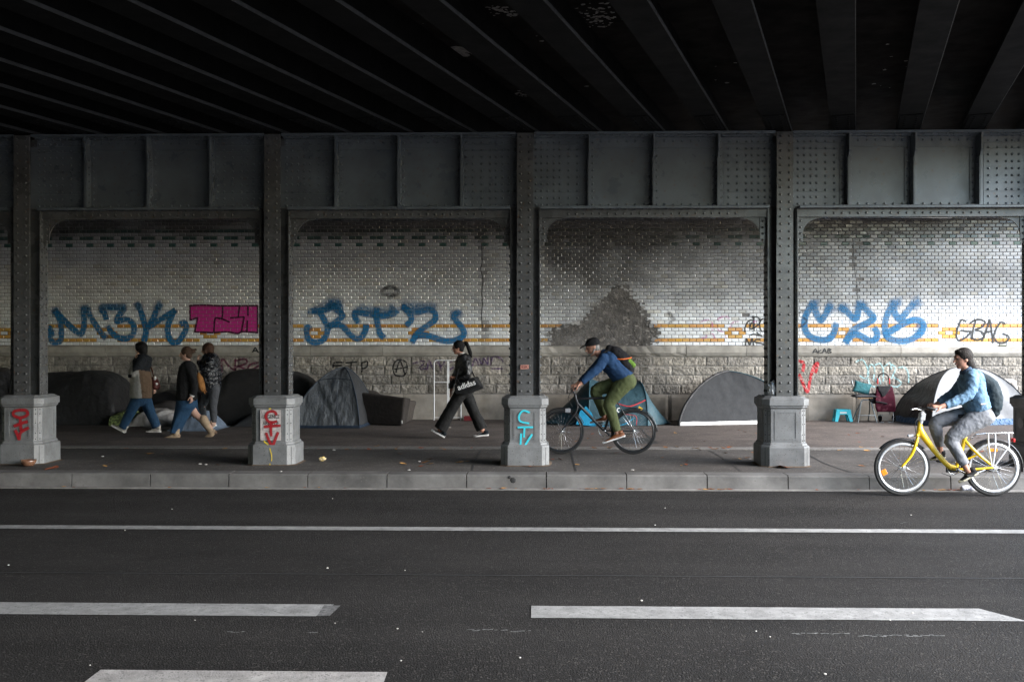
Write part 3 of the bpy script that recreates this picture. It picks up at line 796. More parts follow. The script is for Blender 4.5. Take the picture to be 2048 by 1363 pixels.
for (xa, xb, za, zb, c) in PL:
    q = random.uniform(.8, 1.1); nx, nz_ = max(3, int((xb-xa)/.06)), 9; idx = []
    for i in range(nx+1):
        row = []
        for j in range(nz_+1):
            xx, zz = lerp(xa+.005, xb-.005, i/nx), lerp(za, zb-.004, j/nz_)
            e = min(xx-xa, xb-xx, zb-zz)-.005
            y = YW-.035 - .010*min(1, max(e, 0)/.03) - .006*nz(xx*4, zz*4, 12)
            s = stain(xx, zz) + .55*max(0, nz(xx*1.1, zz*.6, 40)) ; s = min(.85, s)
            cc = Vector((.33, .30, .262))*q; cc = cc.lerp(Vector((.12, .095, .06)), s)
            row.append(mb.vert((xx, y, zz), (*cc, 1)))
        idx.append(row)
    for a, b in zip(idx, idx[1:]):
        for k in range(nz_): mb.face((a[k], b[k], b[k+1], a[k+1]))
mb.build('plinth', M_CORN, wall)
mb = MB(); mb.box(X0, X1, YW+.003, YW+.6, 0, 5.0); mb.box(X0, X1, YW-.003, YW+.0029, 0, 1.74); mb.build('masonry_core', M_GROUT, wall)
mb = MB(); mb.box(X0, X1, YW-.10, YW+.002, 4.475, 4.56); mb.box(X0, X1, YW-.22, YW+.002, 4.5605, 5.1); mb.build('ledge', M_LEDGE, wall, bevel=.01)
# closing masses: rest of the abutment, unseen wall added behind camera to limit light
M_FAR = mat('sooty_masonry', (.10, .095, .09), .95, nscale=1.5, namt=.4)
mb = MB(); mb.box(-70, X0-.002, YW, YW+.6, 0, 5.1); tag(mb.build('wall', M_FAR), kind='structure')
mb = MB(); mb.box(-70, 6.0, -12.6, -12.0, -.02, 5.3); tag(mb.build('wall', M_FAR), kind='structure')
# ------------------------------------------------------------------ paint on the wall
S_BLUE = spray('blue_spray_paint', (.006, .150, .345), .99, .10, joints=True); S_BLACK = spray('black_spray_paint', (.012, .012, .014), .95, .2)
S_PINK = spray('magenta_spray_paint', (.62, .03, .29), .97, .12, joints=True); S_MAROON = spray('dark_magenta_outline_paint', (.055, .004, .03), .95, .15, joints=True)
S_FAINT = spray('faint_pink_paint', (.62, .16, .40), .55, .45, joints=True); S_PURPLE = spray('purple_spray_paint', (.085, .03, .14), .75, .4)
S_RED = spray('red_spray_paint', (.50, .022, .03), .95, .25); S_CYAN = spray('pale_cyan_paint', (.36, .60, .62), .75, .4)
S_WINE = spray('wine_spray_paint', (.12, .012, .05), .85, .25); S_CYAN2 = spray('bright_cyan_paint', (.03, .55, .66), .95, .1)
S_REDP = spray('red_pedestal_paint', (.33, .014, .02), .95, .1); S_YEL = spray('yellow_paint', (.68, .50, .04), .95, .2); S_SOFT = spray('faded_black_paint', (.02, .02, .02), .55, .35)
def ribbon(mb, P, wd, face, off, soft=.3, fade=None, wv=.10):
    """P: list of (x, z) on the wall; face(x, z) gives the wall's y there"""
    n = len(P); prev = None
    for i in range(n):
        a = P[max(i-1, 0)]; b = P[min(i+1, n-1)]; d = Vector((b[0]-a[0], b[1]-a[1])); d = d.normalized() if d.length > 1e-9 else Vector((1, 0))
        q = Vector((-d.y, d.x)); row = []; w_ = wd*(1 + wv*nz(P[i][0]*5, P[i][1]*5, 3))
        e = 1.0
        if i < 1 or i >= n-1: e = .0
        al = e*(fade(P[i]) if fade else 1)
        for k, o in ((-1, 0), (-1+soft, 1), (0, 1), (1-soft, 1), (1, 0)):
            x, z = P[i][0] + q.x*w_/2*k, P[i][1] + q.y*w_/2*k
            row.append(mb.vert((x, face(x, z)-off-i*3e-5-k*1e-5, z), (o*al, 0, 0, 1)))
        if prev:
            for k in range(4): mb.face((prev[k], row[k], row[k+1], prev[k+1]))
        prev = row
def cap_pts(P, wd):
    a = Vector(P[0])-Vector(P[1]); b = Vector(P[-1])-Vector(P[-2])
    a = a.normalized()*wd*.35 if a.length > 0 else a; b = b.normalized()*wd*.35 if b.length > 0 else b
    return [tuple(Vector(P[0])+a)] + P + [tuple(Vector(P[-1])+b)]
def graffiti(name, label, m, strokes, wd, org, zoom, face=surf, Y=YW, soft=.3, parent=wall, fade=None, n=7, base_off=.0015, double=False):
    mb = MB(); off = base_off
    for st in strokes:
        pts = [at(org[0]+p[0]/zoom, org[1]+p[1]/zoom, Y) for p in st]; P = [(p.x, p.z) for p in pts]
        P = catmull(P, n) if len(P) > 2 else [tuple(Vector(P[0]).lerp(Vector(P[1]), t/6)) for t in range(7)]
        ribbon(mb, cap_pts(P, wd), wd, face, off, soft, fade); off += .0004
    o = mb.build(name, m, parent); o['label'] = label; return o
O3, Z3 = (80, 590), 4.551; O4, Z4 = (580, 560), 4.452; O5, Z5 = (1580, 580), 4.376; O8, Z8 = (1380, 590), 10.483
C2, C3, C4, C5, ZC = (0, 600), (480, 600), (1000, 600), (1488, 620), 3.657
fade_top = lambda p: max(.35, min(1, 1 - (p[1]-2.38)/.6))*(.86+.3*nz(p[0]*4, p[1]*4, 2))
graffiti('graffiti', 'blue spray letters M3K', S_BLUE, [
    [(125, 345), (98, 345), (92, 310), (84, 300), (84, 350), (92, 395), (125, 428), (165, 430), (192, 400), (196, 320), (186, 240), (165, 180), (142, 145)],
    [(145, 142), (195, 200), (280, 285), (365, 352), (395, 320), (405, 250), (402, 170), (408, 110)],
    [(440, 115), (455, 180), (500, 255), (550, 330), (598, 388)],
    [(603, 215), (592, 170), (560, 118), (640, 108), (765, 112), (748, 150), (715, 195), (705, 240), (780, 218), (840, 250), (860, 305), (845, 360), (790, 395), (720, 385), (660, 345), (622, 285)],
    [(885, 80), (905, 110), (925, 160), (945, 230), (965, 300), (965, 360), (950, 415)], [(1095, 85), (1060, 145), (1030, 220), (985, 290), (1060, 245), (1150, 190), (1232, 138)],
    [(1232, 140), (1195, 205), (1165, 290), (1172, 370), (1210, 428), (1258, 425), (1300, 370), (1335, 300), (1320, 250), (1285, 262)]], .158, O3, Z3, fade=fade_top, soft=.36)
def fill_poly(name, label, m, pts, org, zoom, off=.001, parent=wall, Y=YW, face=surf):
    pts = [at(org[0]+p[0]/zoom, org[1]+p[1]/zoom, Y) for p in pts]; P = []
    for i in range(len(pts)):
        a, b = pts[i], pts[(i+1) % len(pts)]
        for j in range(6): q = a.lerp(b, j/6); P.append((q.x + .006*nz(q.x*9, q.z*9), q.z + .006*nz(q.x*9, q.z*9, 7)))
    mb = MB(); mb.col = (.999, 0, 0, 1); mb.poly([(x, face(x, z)-off, z) for x, z in P]); me = mb.mesh(name)
    bm = bmesh.new(); bm.from_mesh(me); bmesh.ops.triangulate(bm, faces=bm.faces); bm.to_mesh(me); bm.free()
    o = link_mesh(name, me, m, parent); o['label'] = label; return o
PK = [(1368, 95), (1500, 88), (1660, 95), (1820, 98), (1980, 95), (1984, 220), (1980, 345), (1850, 332), (1800, 345), (1700, 335), (1580, 340), (1410, 333), (1435, 205), (1370, 225)]
blk = fill_poly('graffiti', 'magenta block of boxed letters outlined in dark magenta', S_PINK, PK, O3, Z3)
graffiti('outline', 'dark outline of the magenta block', S_MAROON, [
    [(1368, 225), (1366, 95)], [(1366, 95), (1500, 90), (1660, 96), (1980, 95)], [(1982, 95), (1982, 345)], [(1980, 342), (1850, 332), (1800, 348), (1700, 333), (1580, 342), (1410, 333)], [(1410, 333), (1437, 205)], [(1437, 205), (1370, 228)],
    [(1665, 100), (1657, 210), (1598, 212), (1585, 338)], [(1600, 205), (1650, 212), (1725, 245)], [(1735, 206), (1860, 198)], [(1860, 198), (1835, 338)], [(1820, 102), (1805, 195)], [(1895, 105), (1895, 185)], [(1890, 232), (1885, 328)]], .042, O3, Z3, parent=blk, base_off=.0025, n=5, soft=.2)
graffiti('graffiti', 'blue spray letters RTZ', S_BLUE, [
    [(185, 290), (190, 275), (260, 275), (330, 262), (375, 240), (440, 285), (472, 315), (420, 365), (355, 408)], [(265, 285), (310, 360), (335, 430), (322, 495), (285, 540), (220, 555), (165, 520), (148, 450), (160, 415), (178, 430)],
    [(350, 408), (440, 400), (490, 430), (540, 488), (600, 522), (645, 500), (675, 440), (680, 405)], [(340, 255), (385, 225), (445, 240), (452, 290)],
    [(608, 372), (580, 330), (582, 285), (640, 292), (740, 312), (850, 318), (925, 298), (958, 272)], [(912, 225), (910, 270)], [(775, 258), (772, 330), (786, 410), (800, 470), (832, 508)],
    [(1040, 400), (1085, 345), (1052, 285), (1012, 240), (1070, 275), (1150, 284), (1240, 262), (1295, 300), (1285, 360), (1200, 420), (1130, 480), (1092, 545)],
    [(1110, 505), (1180, 490), (1260, 502), (1350, 533), (1430, 540), (1510, 520), (1552, 478), (1530, 420), (1480, 360), (1462, 320), (1495, 285)]], .158, O4, Z4, fade=fade_top, soft=.36)
graffiti('graffiti', 'small black oval of paint with a tail', S_SOFT, [[(880, 155), (950, 130), (968, 95), (930, 62), (870, 60), (822, 90), (825, 125), (870, 130), (930, 130)], [(840, 80), (890, 70), (940, 80)]], .10, O4, Z4, soft=.6)
graffiti('graffiti', 'blue spray letters CZS', S_BLUE, [
    [(200, 105), (218, 170), (248, 240), (275, 262), (320, 190), (345, 145)], [(190, 130), (135, 230), (128, 330), (170, 400), (250, 432), (330, 430), (380, 380), (402, 300)],
    [(440, 150), (500, 190), (560, 250), (585, 230), (600, 160), (612, 110)], [(625, 130), (690, 195), (730, 245), (680, 285), (580, 330), (520, 390), (488, 450)], [(488, 450), (560, 385), (620, 400), (690, 438), (748, 430), (762, 380), (742, 335)],
    [(915, 105), (912, 180), (935, 235), (965, 252), (1015, 200), (1075, 120)], [(905, 130), (852, 210), (830, 300), (840, 390), (890, 430), (990, 445), (1080, 420), (1150, 360), (1168, 300), (1110, 258), (1020, 280), (930, 330), (830, 385)]], .165, O5, Z5, fade=fade_top, soft=.36)
graffiti('graffiti', 'black spray letters GBAG', S_BLACK, [
    [(1540, 275), (1500, 260), (1470, 320), (1455, 400), (1478, 440), (1540, 410), (1580, 365), (1540, 360), (1495, 352)], [(1625, 262), (1600, 350), (1590, 430)], [(1572, 290), (1640, 255), (1705, 280), (1670, 328), (1620, 345), (1680, 368), (1692, 410), (1640, 435), (1590, 420)],
    [(1680, 440), (1720, 340), (1745, 258), (1760, 350), (1775, 460)], [(1700, 372), (1765, 358)], [(1882, 295), (1845, 280), (1802, 340), (1782, 410), (1820, 458), (1880, 458), (1915, 410), (1860, 380)]], .047, O5, Z5, soft=.25)
graffiti('graffiti', 'faint black squiggle beside the blue C', S_SOFT, [[(78, 200), (110, 178), (150, 200), (112, 238), (145, 262), (120, 300), (85, 322)]], .05, O5, Z5, soft=.5)
graffiti('graffiti', 'black spray loops with letters MS below', S_BLACK, [
    [(1150, 770), (1150, 690), (1190, 590), (1250, 530), (1310, 530), (1330, 560)], [(1250, 640), (1280, 590), (1340, 580), (1330, 680), (1280, 710), (1250, 680), (1270, 630)], [(1300, 460), (1335, 450), (1335, 600), (1340, 745)], [(1320, 460), (1410, 460), (1460, 520), (1450, 590), (1380, 660), (1345, 690)], [(1540, 490), (1490, 520), (1455, 620), (1480, 730), (1530, 765)],
    [(1275, 835), (1330, 820), (1400, 830), (1450, 850)], [(1400, 780), (1440, 820), (1520, 870)], [(1165, 1050), (1180, 910), (1250, 1040), (1300, 910), (1330, 1050)], [(1470, 930), (1390, 930), (1350, 975), (1420, 1000), (1500, 1010), (1550, 1040)]], .034, O8, Z8, soft=.25)
graffiti('graffiti', 'faint pink scribbles', S_FAINT, [
    [(230, 560), (300, 530), (390, 520)], [(600, 540), (600, 490), (680, 455), (780, 455), (810, 490)], [(840, 670), (870, 600), (930, 560), (1010, 560)], [(440, 820), (480, 810), (500, 850), (515, 905)], [(460, 560), (470, 620), (465, 740)], [(580, 690), (600, 740), (700, 770)], [(735, 840), (750, 900)], [(250, 900), (330, 890), (345, 830)], [(1330, 560), (1400, 550)]], .045, O8, Z8, soft=.5)
graffiti('graffiti', 'small black letters ACAB on the cornice', S_BLACK, [[(200, 548), (222, 515), (240, 548)], [(205, 538), (238, 538)], [(272, 525), (250, 535), (262, 548), (278, 545)], [(285, 548), (302, 512), (318, 548)], [(288, 535), (316, 535)], [(335, 512), (332, 548), (362, 542), (340, 530), (360, 520), (338, 512)]], .026, O5, Z5, Y=YW-.086)
graffiti('graffiti', 'red spray V', S_RED, [[(405, 372), (438, 388), (432, 445)], [(405, 470), (432, 530), (465, 598), (485, 505), (512, 415), (540, 388), (525, 455)]], .075, C5, ZC, Y=YW-.03)
graffiti('graffiti', 'pale cyan looping scribble', S_CYAN, [
    [(820, 378), (865, 362), (900, 410), (912, 470), (890, 500), (850, 480)], [(905, 470), (925, 400), (955, 420), (950, 510)], [(960, 400), (1000, 390), (1020, 440), (1020, 520)], [(1030, 410), (1070, 385), (1080, 430)], [(1080, 395), (1110, 420), (1090, 480), (1075, 500)], [(1130, 420), (1180, 420), (1205, 470), (1205, 530)], [(1100, 490), (1150, 530), (1120, 560), (1080, 555)], [(910, 500), (930, 550), (960, 560)], [(960, 520), (985, 495), (1000, 540)]], .04, C5, ZC, Y=YW-.03, soft=.4)
graffiti('graffiti', 'black letters FTP above the grey tent', S_BLACK, [[(755, 455), (690, 458), (680, 495)], [(690, 480), (740, 478)], [(775, 458), (855, 452)], [(815, 455), (805, 520)], [(890, 460), (890, 540)], [(890, 458), (930, 450), (925, 490), (890, 500)]], .042, C3, ZC, Y=YW-.03)
graffiti('graffiti', 'black circled letter A', S_BLACK, [[(1170, 435), (1210, 450), (1222, 500), (1200, 550), (1165, 556), (1130, 540), (1118, 490), (1140, 445), (1172, 434)], [(1140, 530), (1170, 445), (1205, 540)], [(1130, 505), (1215, 490)]], .036, C3, ZC, Y=YW-.03)
graffiti('graffiti', 'purple scrawl 2NYC behind the clothes rack', S_PURPLE, [[(1265, 462), (1330, 445), (1350, 455), (1310, 500), (1370, 500)], [(1370, 505), (1385, 440), (1410, 505), (1435, 435)], [(1440, 440), (1470, 480), (1500, 440)], [(1470, 480), (1465, 515)], [(1550, 445), (1515, 470), (1530, 505), (1560, 490)], [(1700, 480), (1720, 425), (1745, 475)], [(1750, 430), (1770, 470), (1785, 425), (1810, 470), (1815, 410)], [(1830, 470), (1850, 415), (1900, 420), (1925, 450)], [(1580, 440), (1640, 435), (1600, 480), (1660, 490)], [(1840, 500), (1920, 500)]], .038, C3, ZC, Y=YW-.03)
graffiti('graffiti', 'wine coloured scrawl ending in NR', S_WINE, [[(1620, 520), (1625, 430), (1680, 490), (1720, 510)], [(1720, 510), (1720, 430)], [(1715, 445), (1790, 430), (1800, 460), (1730, 490)], [(1740, 480), (1820, 510), (1890, 480)], [(1890, 455), (1830, 470), (1810, 500)], [(1900, 490), (1960, 460), (2010, 470), (2070, 450)], [(1950, 440), (2000, 500), (2060, 490)]], .05, C2, ZC, Y=YW-.03)
graffiti('graffiti', 'black letter A on the cornice beside the second column', S_BLACK, [[(1848, 380), (1868, 348), (1885, 378), (1910, 380)], [(1852, 370), (1885, 368)]], .035, C2, ZC, Y=YW-.086)
graffiti('graffiti', 'dark smear on the tiles', S_SOFT, [[(1150, 290), (1190, 355)], [(1155, 375), (1158, 378), (1160, 380)]], .10, (1080, 560), 4.452, soft=.5)
for nm, org, zm, sts in (('blue overspray above M3K', O3, Z3, [[(560, 120), (640, 115), (765, 118)], [(880, 95), (915, 100)], [(1060, 120), (1100, 90)], [(375, 130), (430, 120)], [(130, 150), (170, 150)]]), ('blue overspray above RTZ', O4, Z4, [[(220, 265), (340, 235), (440, 235)], [(580, 290), (640, 262), (750, 275), (900, 290)], [(1010, 225), (1120, 240), (1280, 250)], [(1450, 310), (1510, 300)], [(350, 190), (440, 205)]]), ('blue overspray above CZS', O5, Z5, [[(180, 130), (230, 130)], [(330, 170), (360, 140)], [(440, 150), (480, 165)], [(600, 120), (640, 140)], [(880, 120), (950, 110)], [(1080, 130), (1120, 105)], [(1150, 300), (1120, 390)]])):
    graffiti('graffiti', nm, spray('blue_overspray', (.008, .13, .31), .72, .35, joints=True), sts, .30, org, zm, soft=.8, base_off=.0008)
# the crack running down the second bay
graffiti('wall_crack', 'dark crack running down the tiles', S_BLACK, [[(1595, 780), (1600, 900), (1590, 950), (1605, 1020), (1598, 1100), (1602, 1180), (1596, 1260), (1602, 1340)]], .022, (480, 250), 3.303, soft=.3)
graffiti('wall_crack', 'thin crack beside the missing tiles', S_BLACK, [[(760, 870), (765, 1000), (775, 1100), (790, 1200), (795, 1300), (800, 1360)]], .014, (1500, 250), 3.685, soft=.3)

# paint, poster and sticker on the pedestals
def flat(y): return lambda x, z: y
YP, YPL = YC-.2955, YC-.335
graffiti('graffiti', 'red female symbol over a V', S_REDP, [[(185, 815), (240, 820), (248, 860), (190, 885), (128, 865), (128, 830), (180, 814)], [(185, 885), (188, 945), (192, 1000)], [(130, 962), (200, 935), (250, 920)], [(140, 1000), (160, 1040), (175, 1080), (190, 1020), (260, 975)]], .045, (0, 640), 4.543, face=flat(YP), Y=YP, parent=cols[0], soft=.18)
graffiti('graffiti', 'red cross with a C above and a V below', S_REDP, [[(428, 470), (400, 425), (340, 415), (280, 450), (262, 510), (300, 575), (370, 590), (435, 575)], [(345, 590), (340, 700), (347, 810)], [(235, 665), (360, 652), (490, 645)], [(265, 765), (310, 880), (365, 985)], [(365, 985), (405, 880), (455, 755)]], .040, (500, 770), 8.017, face=flat(YP-.014), Y=YP, parent=cols[1], soft=.18)
graffiti('graffiti', 'yellow paint drips', S_YEL, [[(310, 378), (340, 372)], [(232, 890), (250, 915), (285, 940), (310, 985)]], .022, (500, 770), 8.017, face=flat(YP-.0125), Y=YP, parent=cols[1], soft=.3)
graffiti('graffiti', 'yellow paint drips', S_YEL, [[(318, 1010), (330, 1050), (345, 1110), (350, 1160), (345, 1210)], [(320, 1255), (322, 1280)]], .016, (500, 770), 8.017, face=flat(YPL), Y=YPL, parent=cols[1], soft=.3)
graffiti('graffiti', 'cyan letters C T V painted downwards', S_CYAN2, [[(215, 820), (170, 808), (140, 845), (150, 885), (212, 900)], [(132, 930), (185, 928), (240, 928)], [(180, 930), (175, 1000)], [(155, 975), (150, 1060), (148, 1125)], [(148, 1125), (190, 1050), (235, 980)]], .028, C4, ZC, face=flat(YP), Y=YP, parent=cols[2], soft=.15)
FONT = None
def lettering(name, m, txt, p, size, parent, rot=(R(90), 0, 0), sx=1, thick=.0004, align='CENTER', bold=.0, shear=0):
    c = bpy.data.curves.new(name, 'FONT'); c.body = txt; c.size = size; c.align_x = align; c.align_y = 'CENTER'; c.extrude = thick; c.offset = bold; c.resolution_u = 3; c.shear = shear
    o = bpy.data.objects.new('tmp', c); sc.collection.objects.link(o); o.rotation_euler = rot; o.scale = (sx, 1, 1); o.location = p
    dg = bpy.context.evaluated_depsgraph_get(); dg.update(); me = bpy.data.meshes.new_from_object(o.evaluated_get(dg)); me.transform(o.matrix_world)
    bpy.data.objects.remove(o); me.name = name; me.materials.clear()
    return link_mesh(name, me, m, parent)
M_PAPER = mat('torn_poster_paper', (.50, .46, .45), .85, nscale=14, namt=.35, tint=(.42, .37, .36), tscale=5)
M_INK = mat('black_ink', (.02, .02, .022), .6, nscale=40, namt=.5); M_INK_G = mat('grey_ink', (.16, .15, .15), .7, nscale=40, namt=.4)
a = at(521, 819, YP); b = at(562, 880, YP); yp = YP-.008
poster = thing('poster', 'torn white poster reading URGENCE ABSOLUE, crossed by red paint on a pedestal', 'poster', (a.x, yp, b.z))
mb = MB(); pts = []
for i in range(40):
    t = i/40*4; k = int(t); f = t-k; c = [(a.x, b.z), (b.x, b.z), (b.x, a.z), (a.x, a.z)]; q = Vector(c[k]).lerp(Vector(c[(k+1) % 4]), f)
    pts.append((q.x+.004*nz(i*1.7, 1), yp, q.y+.003*nz(i*1.3, 4)))
mb.ext(pts, (0, .004, 0)); mb.build('sheet', M_PAPER, poster, recalc=True)
cx = (a.x+b.x)/2
lettering('lettering', M_INK, 'URGENCE', (cx+.003, yp-.0012, at(540, 833, YP).z), .074, poster, sx=.70, bold=.0012)
lettering('lettering', M_INK, 'ABSOLUE', (cx+.003, yp-.0012, at(540, 846, YP).z), .074, poster, sx=.70, bold=.0012)
M_TORN = mat('scraped_paper', (.30, .27, .265), .9, nscale=30, namt=.5)
mb = MB()
for i in range(9):
    x, z = a.x + .012 + .05*random.random()**1.5, random.uniform(b.z+.02, a.z-.03); mb.ext([(x, yp-.0018, z), (x+.014, yp-.0018, z-.004), (x+.012, yp-.0018, z+random.uniform(.02, .06)), (x+.003, yp-.0018, z+.03)], (0, .001, 0))
mb.box(b.x-.053, b.x-.051, yp-.0016, yp-.0005, b.z+.005, a.z-.005); mb.build('torn_strip', M_TORN, poster, recalc=True)
mb = MB()
for v, l in ((861.5, .062), (864.3, .056)):
    z = at(540, v, YP).z
    for k in range(7): mb.box(cx-l+k*l/3.5, cx-l+k*l/3.5+l/4.5, yp-.0014, yp-.0004, z-.004, z+.004)
z = at(540, 874.5, YP).z
for k in range(4): mb.box(cx-.03+k*.016, cx-.03+k*.016+.011, yp-.0014, yp-.0004, z-.006, z+.006)
mb.build('small_print', M_INK_G, poster)
ys = YC-.205-.011; a = at(1041, 729, ys); b = at(1057.5, 738, ys)
st = thing('sticker', 'small salmon pink sticker on the front flange of the column', 'sticker', (a.x, ys, b.z))
mb = MB(); mb.ext([(a.x, ys-.016, b.z), (b.x, ys-.016, b.z+.006), (b.x, ys-.016, a.z), (a.x, ys-.016, a.z-.003)], (0, .0155, 0)); mb.build('paper', mat('salmon_paper', (.50, .24, .19), .8, nscale=30, namt=.3), st, recalc=True)
lettering('lettering', mat('dark_red_ink', (.12, .02, .02), .7), 'ESK', ((a.x+b.x)/2, ys-.0172, (a.z+b.z)/2+.001), .052, st, sx=1.0, bold=.001)
# ------------------------------------------------------------------ tents, shelters and belongings along the wall
T_GREY = cloth('grey_tent_nylon', (.040, .0415, .0445), rough=.75, spec=.12, bscale=6, bstr=.3, bdist=.03, namt=.15); T_SLATE = cloth('slate_tent_nylon', (.082, .09, .10), rough=.38, spec=.5, bscale=7, bstr=1.0, bdist=.04, namt=.2, stretch=(1.6, 1, .7))
T_LIGHT = cloth('light_grey_tent_nylon', (.165, .17, .18), rough=.55, bscale=6, bstr=.3, bdist=.03, namt=.12); T_BLACK = cloth('black_tarp_and_shaded_panel', (.020, .020, .022), rough=.5, spec=.4, bscale=6, bstr=.8, bdist=.04)
T_TEAL = cloth('petrol_tent_nylon', (.035, .075, .095), rough=.5, bscale=8, bstr=.7, bdist=.03); T_DTEAL = cloth('dark_teal_nylon', (.015, .055, .075), rough=.55); T_BLUE = cloth('bright_blue_nylon', (.02, .26, .46), rough=.5)
T_NAVY = cloth('navy_groundsheet', (.018, .028, .045), rough=.5); T_WHITE = cloth('white_groundsheet', (.55, .55, .54), rough=.6); T_TARPB = cloth('blue_tarp', (.022, .075, .16), rough=.4, bscale=14, bstr=1, bdist=.04)
def arc_tent(name, label, corners, apex, panels, rims, loc=None, power=1.0, sag=.05, wr=.016, poles=None, strip=.07, strip_mat=None, group='tents pitched along the wall', hp=None):
    """pole tent: corners on the ground in order, one curved rib from each to the apex, fabric stretched between"""
    n = len(corners); c0 = sum((Vector(c) for c in corners), Vector())/n; c0.z = PZ
    t = thing(name, label, 'tent', c0, group); hgt = apex.z - PZ
    def rib(i, s):
        a = s*math.pi/2; c = Vector(corners[i]); k = math.cos(a)**power
        k = math.cos(a)**(hp[i] if hp else power); p = Vector((apex.x, apex.y, 0)).lerp(Vector((c.x, c.y, 0)), k); p.z = PZ + .012 + hgt*math.sin(a)**power; return p
    NS, NT = 30, 28
    for i in range(n):
        m = panels[i]
        if m is None: continue
        mb = MB(); idx = []
        for a in range(NS+1):
            s = a/NS*.985; row = []
            p0, p1 = rib(i, s), rib((i+1) % n, s)
            mid = (p0+p1)/2; inw = Vector((apex.x-mid.x, apex.y-mid.y, -.2)); inw = inw.normalized() if inw.length > 1e-6 else Vector((0, 0, -1))
            for b in range(NT+1):
                q = b/NT; p = p0.lerp(p1, q); L = (p1-p0).length
                f = math.sin(math.pi*q)*math.sin(math.pi*min(1, s*1.05))
                p = p + inw*(sag*L*f) + inw*(wr*1.6*f**.5*abs(nz(p.x*4.2+p.z*2.6, p.z*1.3-p.x*1.2, i*7+2))) + inw*(wr*f**.5*(1.2*nz(p.x*3.3+p.z*2.2, p.z*1.5, i*9+1) + .7*nz(p.x*9, p.z*4, i*5+3)))
                if a == 0: p.z = PZ + .012
                row.append(mb.vert(p))
            idx.append(row)
        for a in range(NS):
            for b in range(NT): mb.face((idx[a][b], idx[a][b+1], idx[a+1][b+1], idx[a+1][b]))
        mb.build('panel', m, t, smooth=True)
        if strip_mat:
            mb = MB(); prev = None
            for b in range(NT+1):
                q = b/NT; p0 = rib(i, 0).lerp(rib((i+1) % n, 0), q); out = Vector((p0.x-apex.x, p0.y-apex.y, 0)).normalized()
                hh = strip*(1+.25*nz(p0.x*5, p0.y*5)); lo = p0 + out*.03; lo.z = PZ+.004; hi = p0 + out*.012 - out*hh*.25; hi.z = PZ + hh
                r_ = (mb.vert(lo), mb.vert(hi))
                if prev: mb.face((prev[0], r_[0], r_[1], prev[1]))
                prev = r_
            mb.build('groundsheet_edge', strip_mat, t, smooth=True)
    for i in (poles if poles is not None else range(n)):
        mb = MB(); mb.tube([rib(i, s/14) for s in range(15)], .011, n=6); mb.build('pole_sleeve', rims, t, smooth=True)
    return t, rib
g = lambda u, v: on_z(u, v, PZ)
# grey dome tent with a gleaming slate front
cs = [g(584, 856), g(719, 856), g(752, 844), g(630, 843)]; yA = (cs[0].y+cs[2].y)/2; ap = at(688, 735, yA)
t, rib4 = arc_tent('dome_tent', 'small grey dome tent with shiny slate front, next to the dark sofa', cs, ap, [T_SLATE, T_GREY, T_BLACK, T_GREY], T_NAVY, strip=.055, strip_mat=T_NAVY, power=1.25, sag=.03, wr=.045)
mb = MB(); A_, B_ = rib4(0, .62), rib4(1, .62); mb.tube([A_.lerp(B_, k/8) + Vector((0, -.012-.0*k, .03*math.sin(math.pi*k/8))) for k in range(9)], .006, n=5)
for q0, q1 in ((.32, .50), (.70, .58)): mb.tube([rib4(0, .05+.57*k/6).lerp(rib4(1, .05+.57*k/6), lerp(q0, q1, k/6)) + Vector((0, -.006, 0)) for k in range(7)], .005, n=5)
mb.build('door_zip', T_NAVY, t)
# big grey dome left of the fourth column
cs = [g(1358, 851), g(1606, 846), g(1560, 841), g(1380, 841)]; ap = at(1456, 743, (cs[0].y+cs[2].y)/2)
arc_tent('dome_tent', 'wide grey dome tent with a white lower edge, half behind the fourth column', cs, ap, [T_GREY, T_GREY, T_BLACK, T_BLACK], T_DTEAL, strip=.075, strip_mat=T_WHITE, power=1.22, sag=.03, wr=.017)  # left panel black: its shade put into the fabric colour
mb = MB(); mb.tube([Vector(cs[0]).lerp(ap, 0)*0 + Vector((lerp(ap.x, cs[0].x, math.cos(a)**1.22), lerp(ap.y, cs[0].y, math.cos(a)**1.22), PZ+.012+(ap.z-PZ)*math.sin(a)**1.22)) for a in [k*math.pi/36 for k in range(19)]], .028, n=8); mb.build('pole_sleeve', T_BLACK, bpy.data.objects['dome_tent.001'], smooth=True)  # dark tube widens the painted shade band along the left rib
# grey tent at the right, its left flank's shade put in as black cloth
cs = [g(1863, 852), g(2066, 848), g(2020, 841), g(1786, 841)]; ap = at(1932, 734, (cs[0].y+cs[2].y)/2)
arc_tent('dome_tent', 'pale grey dome tent with blue hem and left flank coloured black as shade, at the far right', cs, ap, [T_LIGHT, T_LIGHT, T_BLACK, T_BLACK], T_GREY, strip=.12, strip_mat=T_TARPB, power=1.1, sag=.03, wr=.04, hp=[.55, 1.1, 1.1, 1.2])
